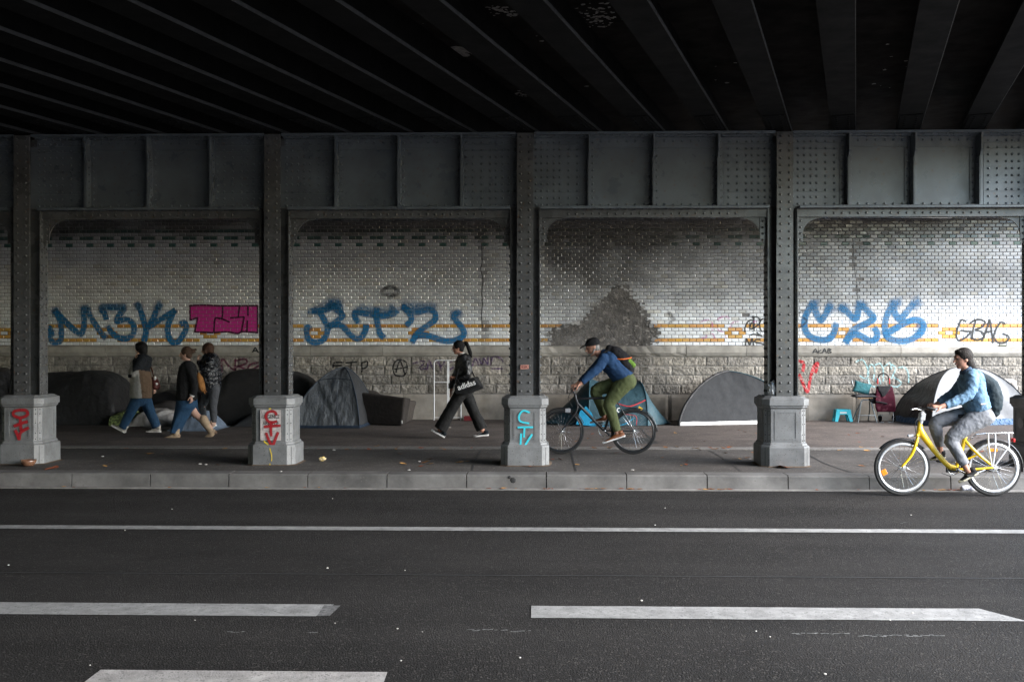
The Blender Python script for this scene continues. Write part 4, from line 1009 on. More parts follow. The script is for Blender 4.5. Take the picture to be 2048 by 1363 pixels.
# petrol blue pop-up tent behind the man on the bicycle
Y5 = 20.1
h1, h2 = (at(1180, 756, Y5), g(1180, 853)), (at(1279, 763, Y5), g(1279, 850))
t = thing('popup_tent', 'petrol blue pop-up tent with a red guy line behind the man on the bicycle', 'tent', (h1[1].x+.4, Y5, PZ), 'tents pitched along the wall')
def hoop(x, top, yw, lean, n=14): return [Vector((x + lean*math.cos(math.pi*k/n)*.5 , Y5 - yw*math.cos(math.pi*k/n), PZ+.01 + (top-PZ)*math.sin(math.pi*k/n)**.75)) for k in range(n+1)]
H1 = hoop(h1[0].x, h1[0].z, .55, -.10); H2 = hoop(h2[0].x-.02, h2[0].z, .50, .26)
nose = Vector((g(1090, 850).x, Y5+.1, PZ+.01)); tail = Vector((g(1334, 843).x, Y5+.15, PZ+.01))
def loft_panel(name, m, A_, B_, sag, n=10, i=0, k0=0, k1=None):
    mb = MB(); idx = []; k1 = k1 or len(A_)-1
    for j in range(n+1):
        q = j/n; row = []
        for k in range(k0, k1+1):
            p = A_[k].lerp(B_[k], q); s = math.sin(math.pi*q); p = p + Vector((0, 0, -sag*s*math.sin(math.pi*k/(len(A_)-1)))) + Vector((.3, -1, .3))*(.028*s*nz(p.x*6, p.z*6, i))
            p.z = max(p.z, PZ+.005); row.append(mb.vert(p))
        idx.append(row)
    for a in range(n):
        for b in range(len(idx[0])-1): mb.face((idx[a][b], idx[a][b+1], idx[a+1][b+1], idx[a+1][b]))
    return mb.build(name, m, t, smooth=True)
loft_panel('panel', T_TEAL, H1, H2, .12, i=3)
loft_panel('panel', T_DTEAL, [nose+Vector((.0, -.25*math.cos(math.pi*k/14), .02)) for k in range(15)], H1, .06, i=5)
loft_panel('panel', T_TEAL, H2, [tail+Vector((0, -.22*math.cos(math.pi*k/14), .015)) for k in range(15)], .10, i=7)
for Hh in (H1, H2): mb = MB(); mb.tube(Hh, .014, n=6); mb.build('hoop', T_DTEAL, t, smooth=True)
mb = MB(); pts = []; fr = Y5-.58
P = [at(u, v, fr+.0) for u, v in ((1152, 848), (1160, 822), (1172, 812), (1184, 826), (1192, 852))]
mb.poly([p for p in P]); P2 = [p+Vector((0, .02, 0)) for p in P]; mb.poly(P2[::-1]); mb.build('valance', T_BLUE, t)
mb = MB(); mb.tube([at(1234, 806, fr+.02), at(1260, 812, fr), at(1290, 800, fr+.1)], .012, n=5, smooth=4); mb.tube([at(1252, 828, fr), at(1272, 832, fr-.02), at(1273, 849, fr-.02)], .007, n=5, smooth=4); mb.build('guy_line', mat('red_webbing', (.45, .02, .03), .7), t)
mb = MB(); mb.tube([at(1192, 848, fr-.03), at(1215, 853, fr-.02), at(1248, 848, fr), at(1268, 835, fr)], .010, n=5, smooth=4); mb.build('hem_piping', T_BLUE, t)
lettering('lettering', mat('white_print', (.75, .75, .75), .7), 'AAC', at(1229, 818, fr-.03), .13, t, rot=(R(80), R(12), 0), bold=.003)
mb = MB(); p = at(1281, 816, fr+.02); mb.obox(p, (.035, 0, -.02), (0, .01, 0), (.01, 0, .02)); mb.build('buckle', mat('yellow_plastic', (.75, .45, .02), .5), t)

def mound(name, label, m, prof, yf, yb, cat, nu=40, na=16, wr=.03, power=.6, group=None, folds=1.0, seed=0, loc=None):
    """covered heap: prof = (u, v_top) points along the wall at mid depth, draped to the ground front and back"""
    ym = (yf+yb)/2; P = [at(u, v, ym) for u, v in prof]; c = sum(P, Vector())/len(P)
    xs = [p.x for p in P]; t_ = MB(); rings = []
    C = catmull([(p.x, p.z) for p in P], 8); n = len(C); idx = []
    for i, (x, z) in enumerate(C):
        row = []; h = max(z-PZ, .02)
        for k in range(na+1):
            a = math.pi*k/na; y = ym - (ym-yf)*math.copysign(abs(math.cos(a))**.7, math.cos(a)); zz = PZ+.006 + h*abs(math.sin(a))**power
            d = wr*(1.5*(.25-abs(nz(x*2.6*folds+zz*2.5, y*2, zz*1.6+seed*2))) + nz(x*3*folds, y*3, zz*2+seed) + .6*nz(x*8*folds, y*6, zz*5+seed))*abs(math.sin(a))**.3
            row.append(t_.vert((x + d*.5, y - d, max(zz + d*.6*(1 if h > .1 else .2), PZ+.004))))
        idx.append(row)
    for a in range(len(idx)-1):
        for b in range(na): t_.face((idx[a][b], idx[a+1][b], idx[a+1][b+1], idx[a][b+1]))
    t_.face(idx[0]); t_.face(idx[-1][::-1])
    o = t_.build(name, m, None, smooth=True, origin=(c.x, ym, PZ)); return tag(o, label, cat, group)
T_DGREY = cloth('dark_grey_tarp', (.024, .024, .025), rough=.6, bscale=7, bstr=.8, bdist=.04)
def quilt_mat():
    m = cloth('black_quilted_cover', (.022, .021, .021), rough=.75, bscale=10, bstr=.5); return m
mound('tarp_shelter', 'black tarp shelter peeping out left of the first column', T_BLACK, [(-60, 835), (-50, 760), (-20, 738), (5, 736), (20, 748), (40, 790), (48, 838)], 19.6, 20.9, 'shelter', seed=4)
mound('tarp_shelter', 'low dark grey tarp shelter between the first column and the man in two-tone jacket', T_DGREY, [(88, 838), (92, 760), (105, 745), (150, 744), (190, 741), (225, 748), (245, 765), (256, 800), (262, 840)], 19.5, 20.95, 'shelter', seed=8, wr=.035)
q = mound('tarp_shelter', 'black quilted shelter behind the woman in the puffer jacket', quilt_mat(), [(408, 842), (424, 800), (445, 768), (462, 746), (482, 739), (530, 737), (580, 742), (620, 756), (640, 790), (650, 838)], 19.7, 20.95, 'shelter', seed=12, wr=.02)
mound('shelter_hem', 'pale grey and blue hem of a shelter left of the second column', T_GREY, [(474, 850), (488, 838), (505, 828), (530, 825), (552, 850)], 19.2, 19.75, 'tarp', seed=3, wr=.01)
mound('dark_heap', 'heap of black sacks against the wall behind the walking group', T_BLACK, [(252, 840), (270, 802), (300, 790), (340, 782), (385, 780), (420, 790), (432, 838)], 20.2, 21.0, 'sacks', seed=21, wr=.06)
mound('bedding', 'crumpled white duvet on the ground behind the first walker', cloth('white_duvet', (.34, .33, .32), bscale=6, bstr=1, bdist=.05), [(264, 852), (278, 836), (292, 822), (318, 817), (345, 822), (362, 835), (372, 850)], 19.2, 20.1, 'duvet', seed=31, wr=.085, folds=1.6)
mound('pillow', 'dark grey pillow lying on the white duvet heap', cloth('charcoal_pillow', (.05, .047, .046)), [(304, 822), (312, 808), (330, 801), (350, 803), (362, 816), (366, 828)], 19.9, 20.4, 'pillow', seed=35, wr=.02)
mound('cushion', 'green patterned cushion lying left of the white duvet', mat('green_check_fabric', (.20, .26, .09), .9, nscale=22, namt=.6, speck=(26, .6, (.035, .05, .02), .8)), [(228, 830), (240, 824), (258, 818), (278, 826), (282, 850)], 19.3, 19.8, 'cushion', seed=41, wr=.02, power=.8)
mound('blue_sheet', 'pale blue sheet heaped on the pavement between the two walking women', cloth('pale_blue_sheet', (.14, .18, .24), bscale=6, bstr=1, bdist=.04), [(352, 864), (362, 842), (380, 826), (405, 822), (428, 836), (444, 864)], 18.25, 19.2, 'sheet', seed=47, wr=.05, folds=1.4)
mb = MB(); P = [g(u, v) for u, v in ((280, 853), (305, 850), (400, 853), (395, 861), (300, 858))]; mb.ext([p+Vector((0, 0, .003)) for p in P], (0, 0, .012)); o = mb.build('mat', T_BLACK, None, origin=(P[0].x, P[0].y, PZ), recalc=True); tag(o, 'thin black ground mat in front of the duvet', 'mat')

# dark sofa lying on the pavement
def hexa(pts, sub=3, wr=.01, seed=0):
    """smooth rounded box from 8 corners: bottom 4 then top 4"""
    bm = bmesh.new(); v = [bm.verts.new(p) for p in pts]
    for f in ((0, 3, 2, 1), (4, 5, 6, 7), (0, 1, 5, 4), (1, 2, 6, 5), (2, 3, 7, 6), (3, 0, 4, 7)): bm.faces.new([v[i] for i in f])
    bmesh.ops.recalc_face_normals(bm, faces=bm.faces)
    bmesh.ops.bevel(bm, geom=list(bm.edges), offset=.05, segments=3, affect='EDGES', profile=.6)
    bmesh.ops.subdivide_edges(bm, edges=[e for e in bm.edges if e.calc_length() > .12], cuts=sub, use_grid_fill=True)
    for w_ in bm.verts: w_.co += Vector((nz(w_.co.x*5, w_.co.z*5, seed), nz(w_.co.x*5, w_.co.z*5, seed+5), nz(w_.co.y*5, w_.co.z*5, seed+9)))*wr
    me = bpy.data.meshes.new('hexa'); bm.to_mesh(me); bm.free()
    for p in me.polygons: p.use_smooth = True
    return me
M_SOFA = cloth('dark_brown_upholstery', (.030, .026, .024), rough=.9); M_SOFA2 = cloth('worn_brown_upholstery', (.052, .045, .040), rough=.85)
def cz(u, v, zoom=ZC, org=C3): return (org[0]+u/zoom, org[1]+v/zoom)
b0, b1 = g(*cz(872, 908)), g(*cz(1184, 921)); b2 = g(*cz(1262, 882)); b3 = g(*cz(950, 880))
t0, t1 = at(*cz(822, 672), b0.y), at(*cz(1207, 716), b1.y)
sofa = thing('sofa', 'dark brown sofa tipped on its side next to the grey dome tent', 'sofa', (b0.x, b0.y, PZ))
link_mesh('base', hexa([b0, b1, b1.lerp(b2, .45), b0.lerp(b3, .45), t0, t1, t1.lerp(b2, .0)+Vector((.10, .25, -.02)), t0+Vector((.06, .3, .0))], seed=2), M_SOFA, sofa)
link_mesh('backrest', hexa([b1.lerp(b2, .2)+Vector((-.03, .03, 0)), b2+Vector((0, -.02, 0)), b2+Vector((-.25, .15, 0)), b1+Vector((-.35, .4, 0)), at(*cz(1203, 724), b1.y+.1), at(*cz(1292, 738), b2.y), at(*cz(1280, 735), b2.y+.2), at(*cz(1100, 715), b1.y+.5)], seed=6, wr=.014), M_SOFA2, sofa)
link_mesh('arm', hexa([b0+Vector((.05, .35, .2)), b0+Vector((.75, .35, .2)), b0+Vector((.75, .6, .2)), b0+Vector((.05, .6, .2)), at(*cz(890, 655), b0.y+.35), at(*cz(1000, 662), b0.y+.35), at(*cz(1000, 660), b0.y+.6), at(*cz(890, 655), b0.y+.6)], seed=9), M_SOFA2, sofa)
mb = MB(); p = at(*cz(1186, 890), b1.y-.02); mb.obox(p, (.010, 0, 0), (0, .004, 0), (0, 0, .03)); mb.build('care_tag', T_WHITE, sofa)

# white clothes rack, red tray
M_WHT = mat('white_enamel_tube', (.72, .73, .74), .35, nscale=20, namt=.15); YR = 20.88
def X(u, v, Y=YR): return at(u, v, Y)
zg = PZ
rack = thing('clothes_rack', 'white tubular clothes rack standing against the wall behind the striding woman', 'clothes rack', (X(895, 838).x, YR, PZ))
xa, xm, xb = X(868.3, 780).x, X(896, 780).x, X(921.8, 780).x; zt = X(868, 720).z; zm = X(868, 764).z; zb = X(868, 834.5).z
mb = MB(); mb.tube([Vector((xa, YR, zg)), Vector((xa, YR, zt-.06)), Vector((xa+.018, YR, zt-.018)), Vector((xa+.06, YR, zt)), Vector((xb-.06, YR, zt)), Vector((xb-.018, YR, zt-.018)), Vector((xb, YR, zt-.06)), Vector((xb, YR, zg))], .0125, n=8); mb.build('frame', M_WHT, rack, smooth=True)
mb = MB(); mb.tube([Vector((xm-.012, YR+.03, zg+.25)), Vector((xm-.012, YR+.03, zt))], .0125, n=8); mb.tube([Vector((xm+.014, YR+.03, zg+.25)), Vector((xm+.014, YR+.03, zt))], .010, n=8); mb.build('centre_post', M_WHT, rack, smooth=True)
for z in (zm, zb):
    mb = MB(); mb.tube([Vector((xa, YR, z)), Vector((xb+.05 if z == zb else xm, YR, z))], .008, n=6); mb.build('cross_bar', M_WHT, rack, smooth=True)
a = g(944, 841); o = MB(); o.box(a.x-.17, a.x+.17, 20.80, 21.02, PZ+.002, PZ+.012); o.box(a.x-.17, a.x+.17, 20.80, 20.812, PZ+.0125, PZ+.09); o.box(a.x-.17, a.x+.17, 21.008, 21.02, PZ+.0125, PZ+.09); o.box(a.x-.17, a.x-.158, 20.8125, 21.0075, PZ+.0125, PZ+.09); o.box(a.x+.158, a.x+.17, 20.8125, 21.0075, PZ+.0125, PZ+.09)
o = o.build('plastic_tray', mat('dark_red_plastic', (.16, .015, .02), .5), None, origin=(a.x, 20.9, PZ), bevel=.003); tag(o, 'dark red plastic tray against the wall behind the striding woman\'s legs', 'tray')

# turquoise step stool
OC, ZO = (1620, 680), 7.571
def pc(u, v): return (OC[0]+u/ZO, OC[1]+v/ZO)
M_AQUA = mat('turquoise_plastic', (.02, .40, .50), .45, nscale=5, namt=.12); a = g(*pc(420, 1210)); w2, d2, hh = .185, .11, .255
cx, cy = a.x, 20.86
stool = thing('step_stool', 'small turquoise plastic step stool with white label by the wall', 'step stool', (cx, cy, PZ))
mb = MB(); tpr = .70
def sq(k, z): return [(cx+sx*w2*k, cy+sy*d2*k*1.05, z) for sx, sy in ((-1, -1), (1, -1), (1, 1), (-1, 1))]
mb.loft([sq(.80, PZ+hh-.035), sq(.795, PZ+hh-.012), sq(.76, PZ+hh)]); mb.build('top', M_AQUA, stool, recalc=True, bevel=.006)
for sx in (-1, 1):
    for sy in (-1, 1):
        mb = MB(); q = lambda k, z, e: [(cx+sx*(w2*k-e*u_), cy+sy*(d2*k*1.05-e*.8*v_), z) for u_, v_ in ((0, 0), (1, 0), (1, 1), (0, 1))]
        mb.loft([q(1.0, PZ+.001, .062), q(.86, PZ+hh-.10, .085), q(.805, PZ+hh-.034, .10)]); mb.build('leg', M_AQUA, stool, recalc=True, bevel=.004)
for sy in (-1, 1):
    mb = MB(); y = cy+sy*d2*.88; mb.ext([(cx-w2*.86, y-.006, PZ+hh-.105), (cx+w2*.86, y-.006, PZ+hh-.105), (cx+w2*.80, y-.006, PZ+hh-.033), (cx-w2*.80, y-.006, PZ+hh-.033)], (0, .012, 0)); mb.build('apron', M_AQUA, stool, recalc=True)
mb = MB(); y = cy-d2*.88-.0085; mb.box(cx-.075, cx+.06, y, y+.0018, PZ+hh-.082, PZ+hh-.05); mb.build('label_plate', T_WHITE, stool)

# folding chair with seat pad and cushion
M_TUBE = mat('grey_steel_tube', (.22, .24, .25), .35, metal=.6, nscale=10, namt=.2); M_WOOD = mat('plywood', (.36, .21, .10), .6, nscale=12, namt=.25, stretch=(1, 8, 1))
YCH = 20.72; ch = thing('folding_chair', 'folding chair with wooden seat and bare steel legs by the wall', 'chair', (at(*pc(840, 1200), YCH).x, YCH, PZ))
def PCH(u, v, dy=0): return at(*pc(u, v), YCH+dy)
mb = MB(); q = [PCH(725, 885, -.17), PCH(955, 880, -.17), PCH(940, 872, .18), PCH(735, 875, .18)]; mb.ext([p for p in q], (0, 0, .016)); mb.build('seat', M_WOOD, ch, recalc=True, bevel=.004)
def gz(p): return Vector((p.x, p.y, PZ+.004))
mb = MB(); mb.tube([gz(PCH(727, 1210, -.2)), PCH(772, 930, -.12), PCH(800, 902, -.12), PCH(895, 902, -.12), PCH(925, 930, -.12), gz(PCH(1012, 1210, -.2))], .014, n=7); mb.build('leg', M_TUBE, ch, smooth=True)
mb = MB(); mb.tube([gz(PCH(640, 1190, .15)), PCH(700, 1080, .05), PCH(775, 930, -.08), PCH(800, 912, -.10)], .0125, n=7); mb.build('leg', M_TUBE, ch, smooth=True)
mb = MB(); mb.tube([gz(PCH(880, 1190, .18)), PCH(905, 1050, .05), PCH(900, 930, -.06)], .0125, n=7); mb.build('leg', M_TUBE, ch, smooth=True)
mb = MB(); mb.tube([PCH(722, 1137, -.185), PCH(980, 1137, -.185)], .008, n=6); mb.build('stretcher', M_TUBE, ch, smooth=True)
for u0, u1 in ((632, 700), (872, 900)):
    mb = MB(); mb.tube([PCH(u1, 885, .12), PCH(u0+8, 640, .2), PCH(u0, 605, .21)], .010, n=7); mb.build('back_post', M_TUBE, ch, smooth=True)
mb = MB(); mb.tube([PCH(632, 625, .21), PCH(872, 615, .21)], .009, n=7); mb.build('back_rail', M_TUBE, ch, smooth=True)
def pillow(name, label, m, c, ax, ay, az, cat):
    mb = MB(); c = Vector(c); ax, ay, az = Vector(ax), Vector(ay), Vector(az); n = 12; F_ = []; B_ = []
    for i in range(n+1):
        for j in range(n+1):
            a, b = i/n*2-1, j/n*2-1; k = (max(0, (1-a**4))*max(0, (1-b**4)))**.5; sh = 1-.06*(1-abs(a))*0
            w_ = 1+.12*nz(a*2+c.x, b*2, 4); p = c + ax*a*(1-.07*(1-b*b)) + ay*b*(1-.07*(1-a*a)); F_.append(mb.vert(p+az*k*w_)); B_.append(mb.vert(p-az*(k*w_+.02)))
    for i in range(n):
        for j in range(n):
            q = (i*(n+1)+j, (i+1)*(n+1)+j, (i+1)*(n+1)+j+1, i*(n+1)+j+1); mb.face([F_[k] for k in q]); mb.face([B_[k] for k in q][::-1])
    for i in range(n):
        for a, b in ((i*(n+1), (i+1)*(n+1)), ((i+1)*(n+1)+n, i*(n+1)+n), (i+1, i), (n*(n+1)+i, n*(n+1)+i+1)): mb.face((F_[a], F_[b], B_[b], B_[a]))
    o = mb.build(name, m, None, smooth=True, origin=c, recalc=True); return tag(o, label, cat)
seat_z = PCH(840, 880, 0).z + .018
pillow('seat_pad', 'dark grey pad lying on the folding chair', cloth('charcoal_pad', (.045, .045, .05)), PCH(815, 845, -.02), (.235, 0, .0), (0, .19, 0), (0, 0, .036), 'seat pad')
pillow('cushion', 'teal quilted cushion leaning on the folding chair', mat('teal_fabric', (.012, .10, .115), .85, nscale=10, namt=.3, bscale=25, bstr=.8, bdist=.02), PCH(788, 722, .05), (.173, 0, -.044), (.046, .045, .113), (.0, -.045, .012), 'cushion')
# red shopping trolley
M_MAR = mat('burgundy_patterned_fabric', (.055, .004, .014), .8, nscale=8, namt=.4, speck=(19, .90, (.14, .04, .055), .6), spec=.2); M_BLK = cloth('black_fabric', (.014, .014, .016))
M_REDP2 = mat('red_grip', (.5, .03, .03), .5); YT = 20.70
tr = thing('shopping_trolley', 'burgundy and black wheeled shopping trolley beside the folding chair', 'shopping trolley', (at(*pc(1120, 1195), YT).x, YT, PZ))
def PT(u, v, dy=0): return at(*pc(u, v), YT+dy)
mb = MB(); mb.tube([PT(1022, 660, .08), PT(1030, 570, .08), PT(1062, 515, .08), PT(1110, 498, .08), PT(1160, 515, .08), PT(1192, 570, .08), PT(1200, 690, .08)], .014, n=8, smooth=4); mb.build('handle', mat('black_foam', (.015, .015, .016), .7), tr, smooth=True)
for u in (1021, 1200): mb = MB(); mb.tube([PT(u, 655, .08), PT(u, 585, .08)], .017, n=8); mb.build('grip', M_REDP2, tr, smooth=True)
for u in (1020, 1202): mb = MB(); mb.tube([PT(u, 656, .08), PT(u+6, 1120, .06)], .010, n=7); mb.build('frame_tube', M_TUBE, tr, smooth=True)
def rect(u0, u1, v, y0, y1): return [PT(u0, v, y0), PT(u1, v, y0), PT(u1, v, y1), PT(u0, v, y1)]
mb = MB(); mb.loft([rect(1010, 1290, 1085, -.16, .05), rect(985, 1300, 1000, -.19, .05), rect(985, 1285, 860, -.18, .05), rect(1000, 1255, 740, -.14, .05), rect(1005, 1240, 690, -.10, .05)])
link_mesh('bag', remesh_mesh(mb.mesh('bag'), .02, 3), M_MAR, tr)
mb = MB(); mb.loft([rect(1000, 1240, 690, -.125, .06), rect(1045, 1190, 770, -.172, .0), rect(1085, 1130, 850, -.20, -.1)]); mb.loft([rect(900, 1010, 800, -.10, .03), rect(885, 1020, 900, -.14, .04), rect(935, 1030, 960, -.10, .03)]); link_mesh('flap', remesh_mesh(mb.mesh('flap'), .018, 3), M_BLK, tr)
mb = MB(); mb.tube([PT(1000, 930, -.20), PT(1080, 940, -.205), PT(1160, 960, -.21)], .016, n=6); mb.build('strap', M_BLK, tr, smooth=True)
mb = MB(); mb.tube([gz(PT(1035, 1120, -.05)), gz(PT(1040, 1200, -.18)) + Vector((0, 0, .008)), gz(PT(1110, 1200, -.18)) + Vector((0, 0, .008))], .008, n=6); mb.tube([PT(1030, 1138, .0), PT(1115, 1138, .0)], .007, n=6); mb.tube([gz(PT(1180, 1200, -.18)) + Vector((0, 0, .008)), gz(PT(1260, 1200, -.18)) + Vector((0, 0, .008)), PT(1262, 1085, .0)], .008, n=6); mb.build('stand', M_TUBE, tr, smooth=True)
def torus(mb, c, R_, r, axis, n=32, m=8, sq=1.0):
    axis = Vector(axis).normalized(); a = axis.orthogonal().normalized(); b = axis.cross(a); c = Vector(c); idx = []
    for i in range(n):
        t_ = 2*math.pi*i/n; d = a*math.cos(t_)+b*math.sin(t_); idx.append([mb.vert(c + d*(R_ + r*math.cos(2*math.pi*j/m)) + axis*r*sq*math.sin(2*math.pi*j/m)) for j in range(m)])
    for i in range(n):
        for j in range(m): mb.face((idx[i][j], idx[(i+1) % n][j], idx[(i+1) % n][(j+1) % m], idx[i][(j+1) % m]))
for u in (1060, 1270):
    p = PT(u, 1150, .1); mb = MB(); torus(mb, (p.x, YT+.1, PZ+.075), .06, .015, (1, .15, 0), 20, 6); mb.ball((p.x, YT+.1, PZ+.075), .012, .05, .05, 10, 6); mb.build('wheel', M_BLK, tr, smooth=True)
# white plastic garden chair behind the right-hand tent
M_PLAST = mat('off_white_plastic', (.66, .60, .54), .45, nscale=6, namt=.1)
YG = 21.0-.28; gc = at(2024, 800, YG); wc = thing('garden_chair', 'off-white plastic garden chair standing behind the right-hand tent', 'chair', (gc.x, YG, PZ))
bm = bmesh.new(); nx, nzz = 22, 16; zt0, zt1 = PZ+.42, at(2024, 758, YG).z; grid = {}
def holes(a, b): return ((abs(a)-.47)/.26)**2 + ((b-.50)/.30)**2 < 1 
for i in range(nx+1):
    for j in range(nzz+1):
        a, b = i/nx*2-1, j/nzz; wd = .215 - .03*b; x = gc.x + a*wd; top = zt1 - .05*abs(a)**5
        grid[i, j] = bm.verts.new((x, YG+.18+.08*b - .05*a*a, lerp(zt0, top, b)))
for i in range(nx):
    for j in range(nzz):
        a, b = (i+.5)/nx*2-1, (j+.5)/nzz
        if not holes(a, b): bm.faces.new((grid[i, j], grid[i+1, j], grid[i+1, j+1], grid[i, j+1]))
bmesh.ops.delete(bm, geom=[v for v in bm.verts if not v.link_faces], context='VERTS')
r_ = bmesh.ops.solidify(bm, geom=list(bm.faces), thickness=.012); me = bpy.data.meshes.new('back'); bm.to_mesh(me); bm.free()
for p in me.polygons: p.use_smooth = True
link_mesh('backrest', me, M_PLAST, wc)
mb = MB(); mb.box(gc.x-.21, gc.x+.21, YG-.22, YG+.19, PZ+.40, PZ+.425); mb.build('seat', M_PLAST, wc, bevel=.01)
for sx in (-1, 1):
    for sy in (-1, 1): mb = MB(); mb.tube([Vector((gc.x+sx*.18, YG+sy*.17, PZ+.40)), Vector((gc.x+sx*.21, YG+sy*.21, PZ+.003))], [.024, .018], n=8, cap='flat'); mb.build('leg', M_PLAST, wc, smooth=True)
# white plastic bag stuffed beside the fourth column's flange
def crumple(name, label, m, c, r, cat, seed=0, sx=1, sy=1, sz=1, amp=.35, parent=None):
    bm = bmesh.new(); bmesh.ops.create_icosphere(bm, subdivisions=3, radius=1)
    for v in bm.verts:
        k = 1 + amp*nz(v.co.x*2.1+seed, v.co.y*2.1, v.co.z*2.1) + amp*.7*nz(v.co.x*5+seed, v.co.y*5, v.co.z*5); v.co = Vector(c) + Vector((v.co.x*r*sx, v.co.y*r*sy, v.co.z*r*sz))*k
    me = bpy.data.meshes.new(name); bm.to_mesh(me); bm.free(); o = link_mesh(name, me, m, parent, origin=None if parent else c); return tag(o, label, cat)
p = at(1544.5, 778, 13.52); crumple('plastic_bag', 'crumpled white plastic bag tucked beside a column flange above its pedestal', mat('white_polythene', (.62, .62, .63), .35, nscale=20, namt=.25, bscale=30, bstr=1, bdist=.02, speck=(30, .9, (.05, .05, .06), .8)), (p.x, 13.52, p.z-.01), .10, 'plastic bag', 3, .62, .7, 1.22, .4)
# bowl by the first column, litter
p = g(57, 931.5); bw = MB(); prof = [(.0, .004), (.055, .004), (.07, .012), (.092, .05), (.104, .082), (.100, .084), (.088, .052), (.064, .018), (.0, .014)]
rings = [[(p.x+r*math.cos(2*math.pi*k/24), p.y+r*math.sin(2*math.pi*k/24), PZ+z) for k in range(24)] for r, z in prof if r > 0]; bw.loft(rings)
o = bw.build('bowl', mat('amber_glass_bowl', (.20, .10, .06), .2, nscale=20, namt=.3, coat=.3), None, smooth=True, origin=(p.x, p.y, PZ), recalc=True); tag(o, 'small amber bowl on the pavement at the foot of the first column', 'bowl')
p = g(645, 921); crumple('wrapper', 'crumpled yellow and white wrapper on the pavement right of the second column', mat('yellow_wrapper', (.78, .50, .05), .5, nscale=14, namt=.2, tint=(.75, .72, .62), tscale=18), (p.x, p.y, PZ+.028), .042, 'wrapper', 8, 1.1, .8, .7, .5)
can = thing('drink_can', 'crushed white drink can lying in the gutter under the yellow bicycle', 'drink can', (on_z(1921, 976, .012).x, 12.36, .012))
cx = ORG[can.name].x; mb = MB(); rg = []
for k in range(9):
    x = cx-.082+k*.0205; rr = .032*(.82 if k in (0, 8) else 1)*(1+.10*nz(k*1.3, 2)); rg.append([(x + .006*math.sin(a*2+k), 12.36+rr*math.cos(a)*(1+.12*math.sin(k*1.1)), .046+rr*math.sin(a)*(1-.15*math.sin(k*1.1+a))) for a in [2*math.pi*j/16 for j in range(16)]])
mb.loft(rg); mb.build('body', mat('printed_aluminium', (.70, .70, .74), .35, nscale=25, namt=.3, speck=(60, .8, (.15, .15, .3), .7)), can, smooth=True)
mb = MB(); mb.loft([[(cx+.083+.001*s, 12.36+.026*math.cos(a), .046+.026*math.sin(a)) for a in [2*math.pi*j/16 for j in range(16)]] for s in (0, 2)]); mb.build('lid', M_TUBE, can)
p = at(2005.5, 687, YW-.06); o = MB(); o.box(p.x-.075, p.x+.075, YW-.072, YW-.035, 1.7325, 1.765); o = o.build('carton', mat('dark_green_card', (.03, .04, .012), .7, nscale=30, namt=.6), None, origin=(p.x, YW-.05, 1.7325), bevel=.004); tag(o, 'small dark green carton on the cornice under the black letters', 'carton')
# round plate on the fifth pedestal
p = at(2042, 852, YC-.29)
mb = MB(); n = 20; xs = COLX[5]; y = YC-.08
dsc = [(xs-.279-.004-.0, YC-.30+.02, .74)]
mb.loft([[(xs-.2825-.003*s, YC+.07*math.cos(a)-.02, .745+.075*math.sin(a)) for a in [2*math.pi*j/n for j in range(n)]] for s in (0, 1)]); o = mb.build('round_plate', mat('grey_plate', (.30, .30, .30), .5), None, origin=(xs-.285, YC, .745), recalc=True); tag(o, 'small round grey plate on the dark pedestal at the right edge', 'plate')
# dry leaves and crumbs of rubbish
M_LEAF = [mat('dry_leaf_brown', (.20, .085, .03), .8, nscale=30, namt=.4), mat('dry_leaf_ochre', (.38, .20, .06), .8, nscale=30, namt=.4), mat('dry_leaf_rust', (.22, .055, .02), .8, nscale=30, namt=.4)]
M_BIT = mat('paper_scrap', (.55, .53, .50), .8)
def leaf_mesh(k):
    mb = MB(); n = 8; pts = []
    for i in range(n): a = 2*math.pi*i/n; r = (.5+.35*abs(math.cos(a*1.5+k)))*(1+.25*nz(i*1.9, k)); pts.append(mb.vert((r*math.cos(a)*1.3, r*math.sin(a)*.8, .10+.22*abs(nz(i*.9, k*3.1)))))
    c = mb.vert((0, 0, .02))
    for i in range(n): mb.face((c, pts[i], pts[(i+1) % n]))
    me = mb.mesh('leaf'); me.materials.append(M_LEAF[k % 3]); return me
LM = [leaf_mesh(k) for k in range(6)]; random.seed(77)
spots = [(1570, 935, .11, 2), (1560, 934, .07, 0), (850, 925, .07, 0), (920, 924, .07, 1), (935, 922, .05, 1), (105, 937, .10, 2), (855, 922, .05, 1)]
for i in range(70): spots.append((random.uniform(120, 2030), random.choice((895, 897, 899, 905, 918, 930)) + random.uniform(-3, 3), random.uniform(.025, .06), random.randrange(6)))
for i in range(26): spots.append((random.uniform(760, 1480), 896+random.uniform(-2, 2), random.uniform(.03, .06), random.randrange(6)))
for i in range(40): spots.append((random.uniform(1120, 2030), random.uniform(856, 884), random.uniform(.02, .05), random.randrange(6)))
for u, v, s, k in spots:
    p = g(u, v); zz = PZ+.005 if 15.38 < p.y < 15.76 else PZ+.001
    o = bpy.data.objects.new('leaf', LM[k % 6]); sc.collection.objects.link(o); o.location = (p.x, p.y, zz); o.scale = (s, s, s); o.rotation_euler = (random.uniform(-.2, .2), random.uniform(-.2, .2), random.uniform(0, 6.3)); tag(o, 'small dry brown leaf lying on the pavement', 'leaf', 'fallen leaves on the pavement')
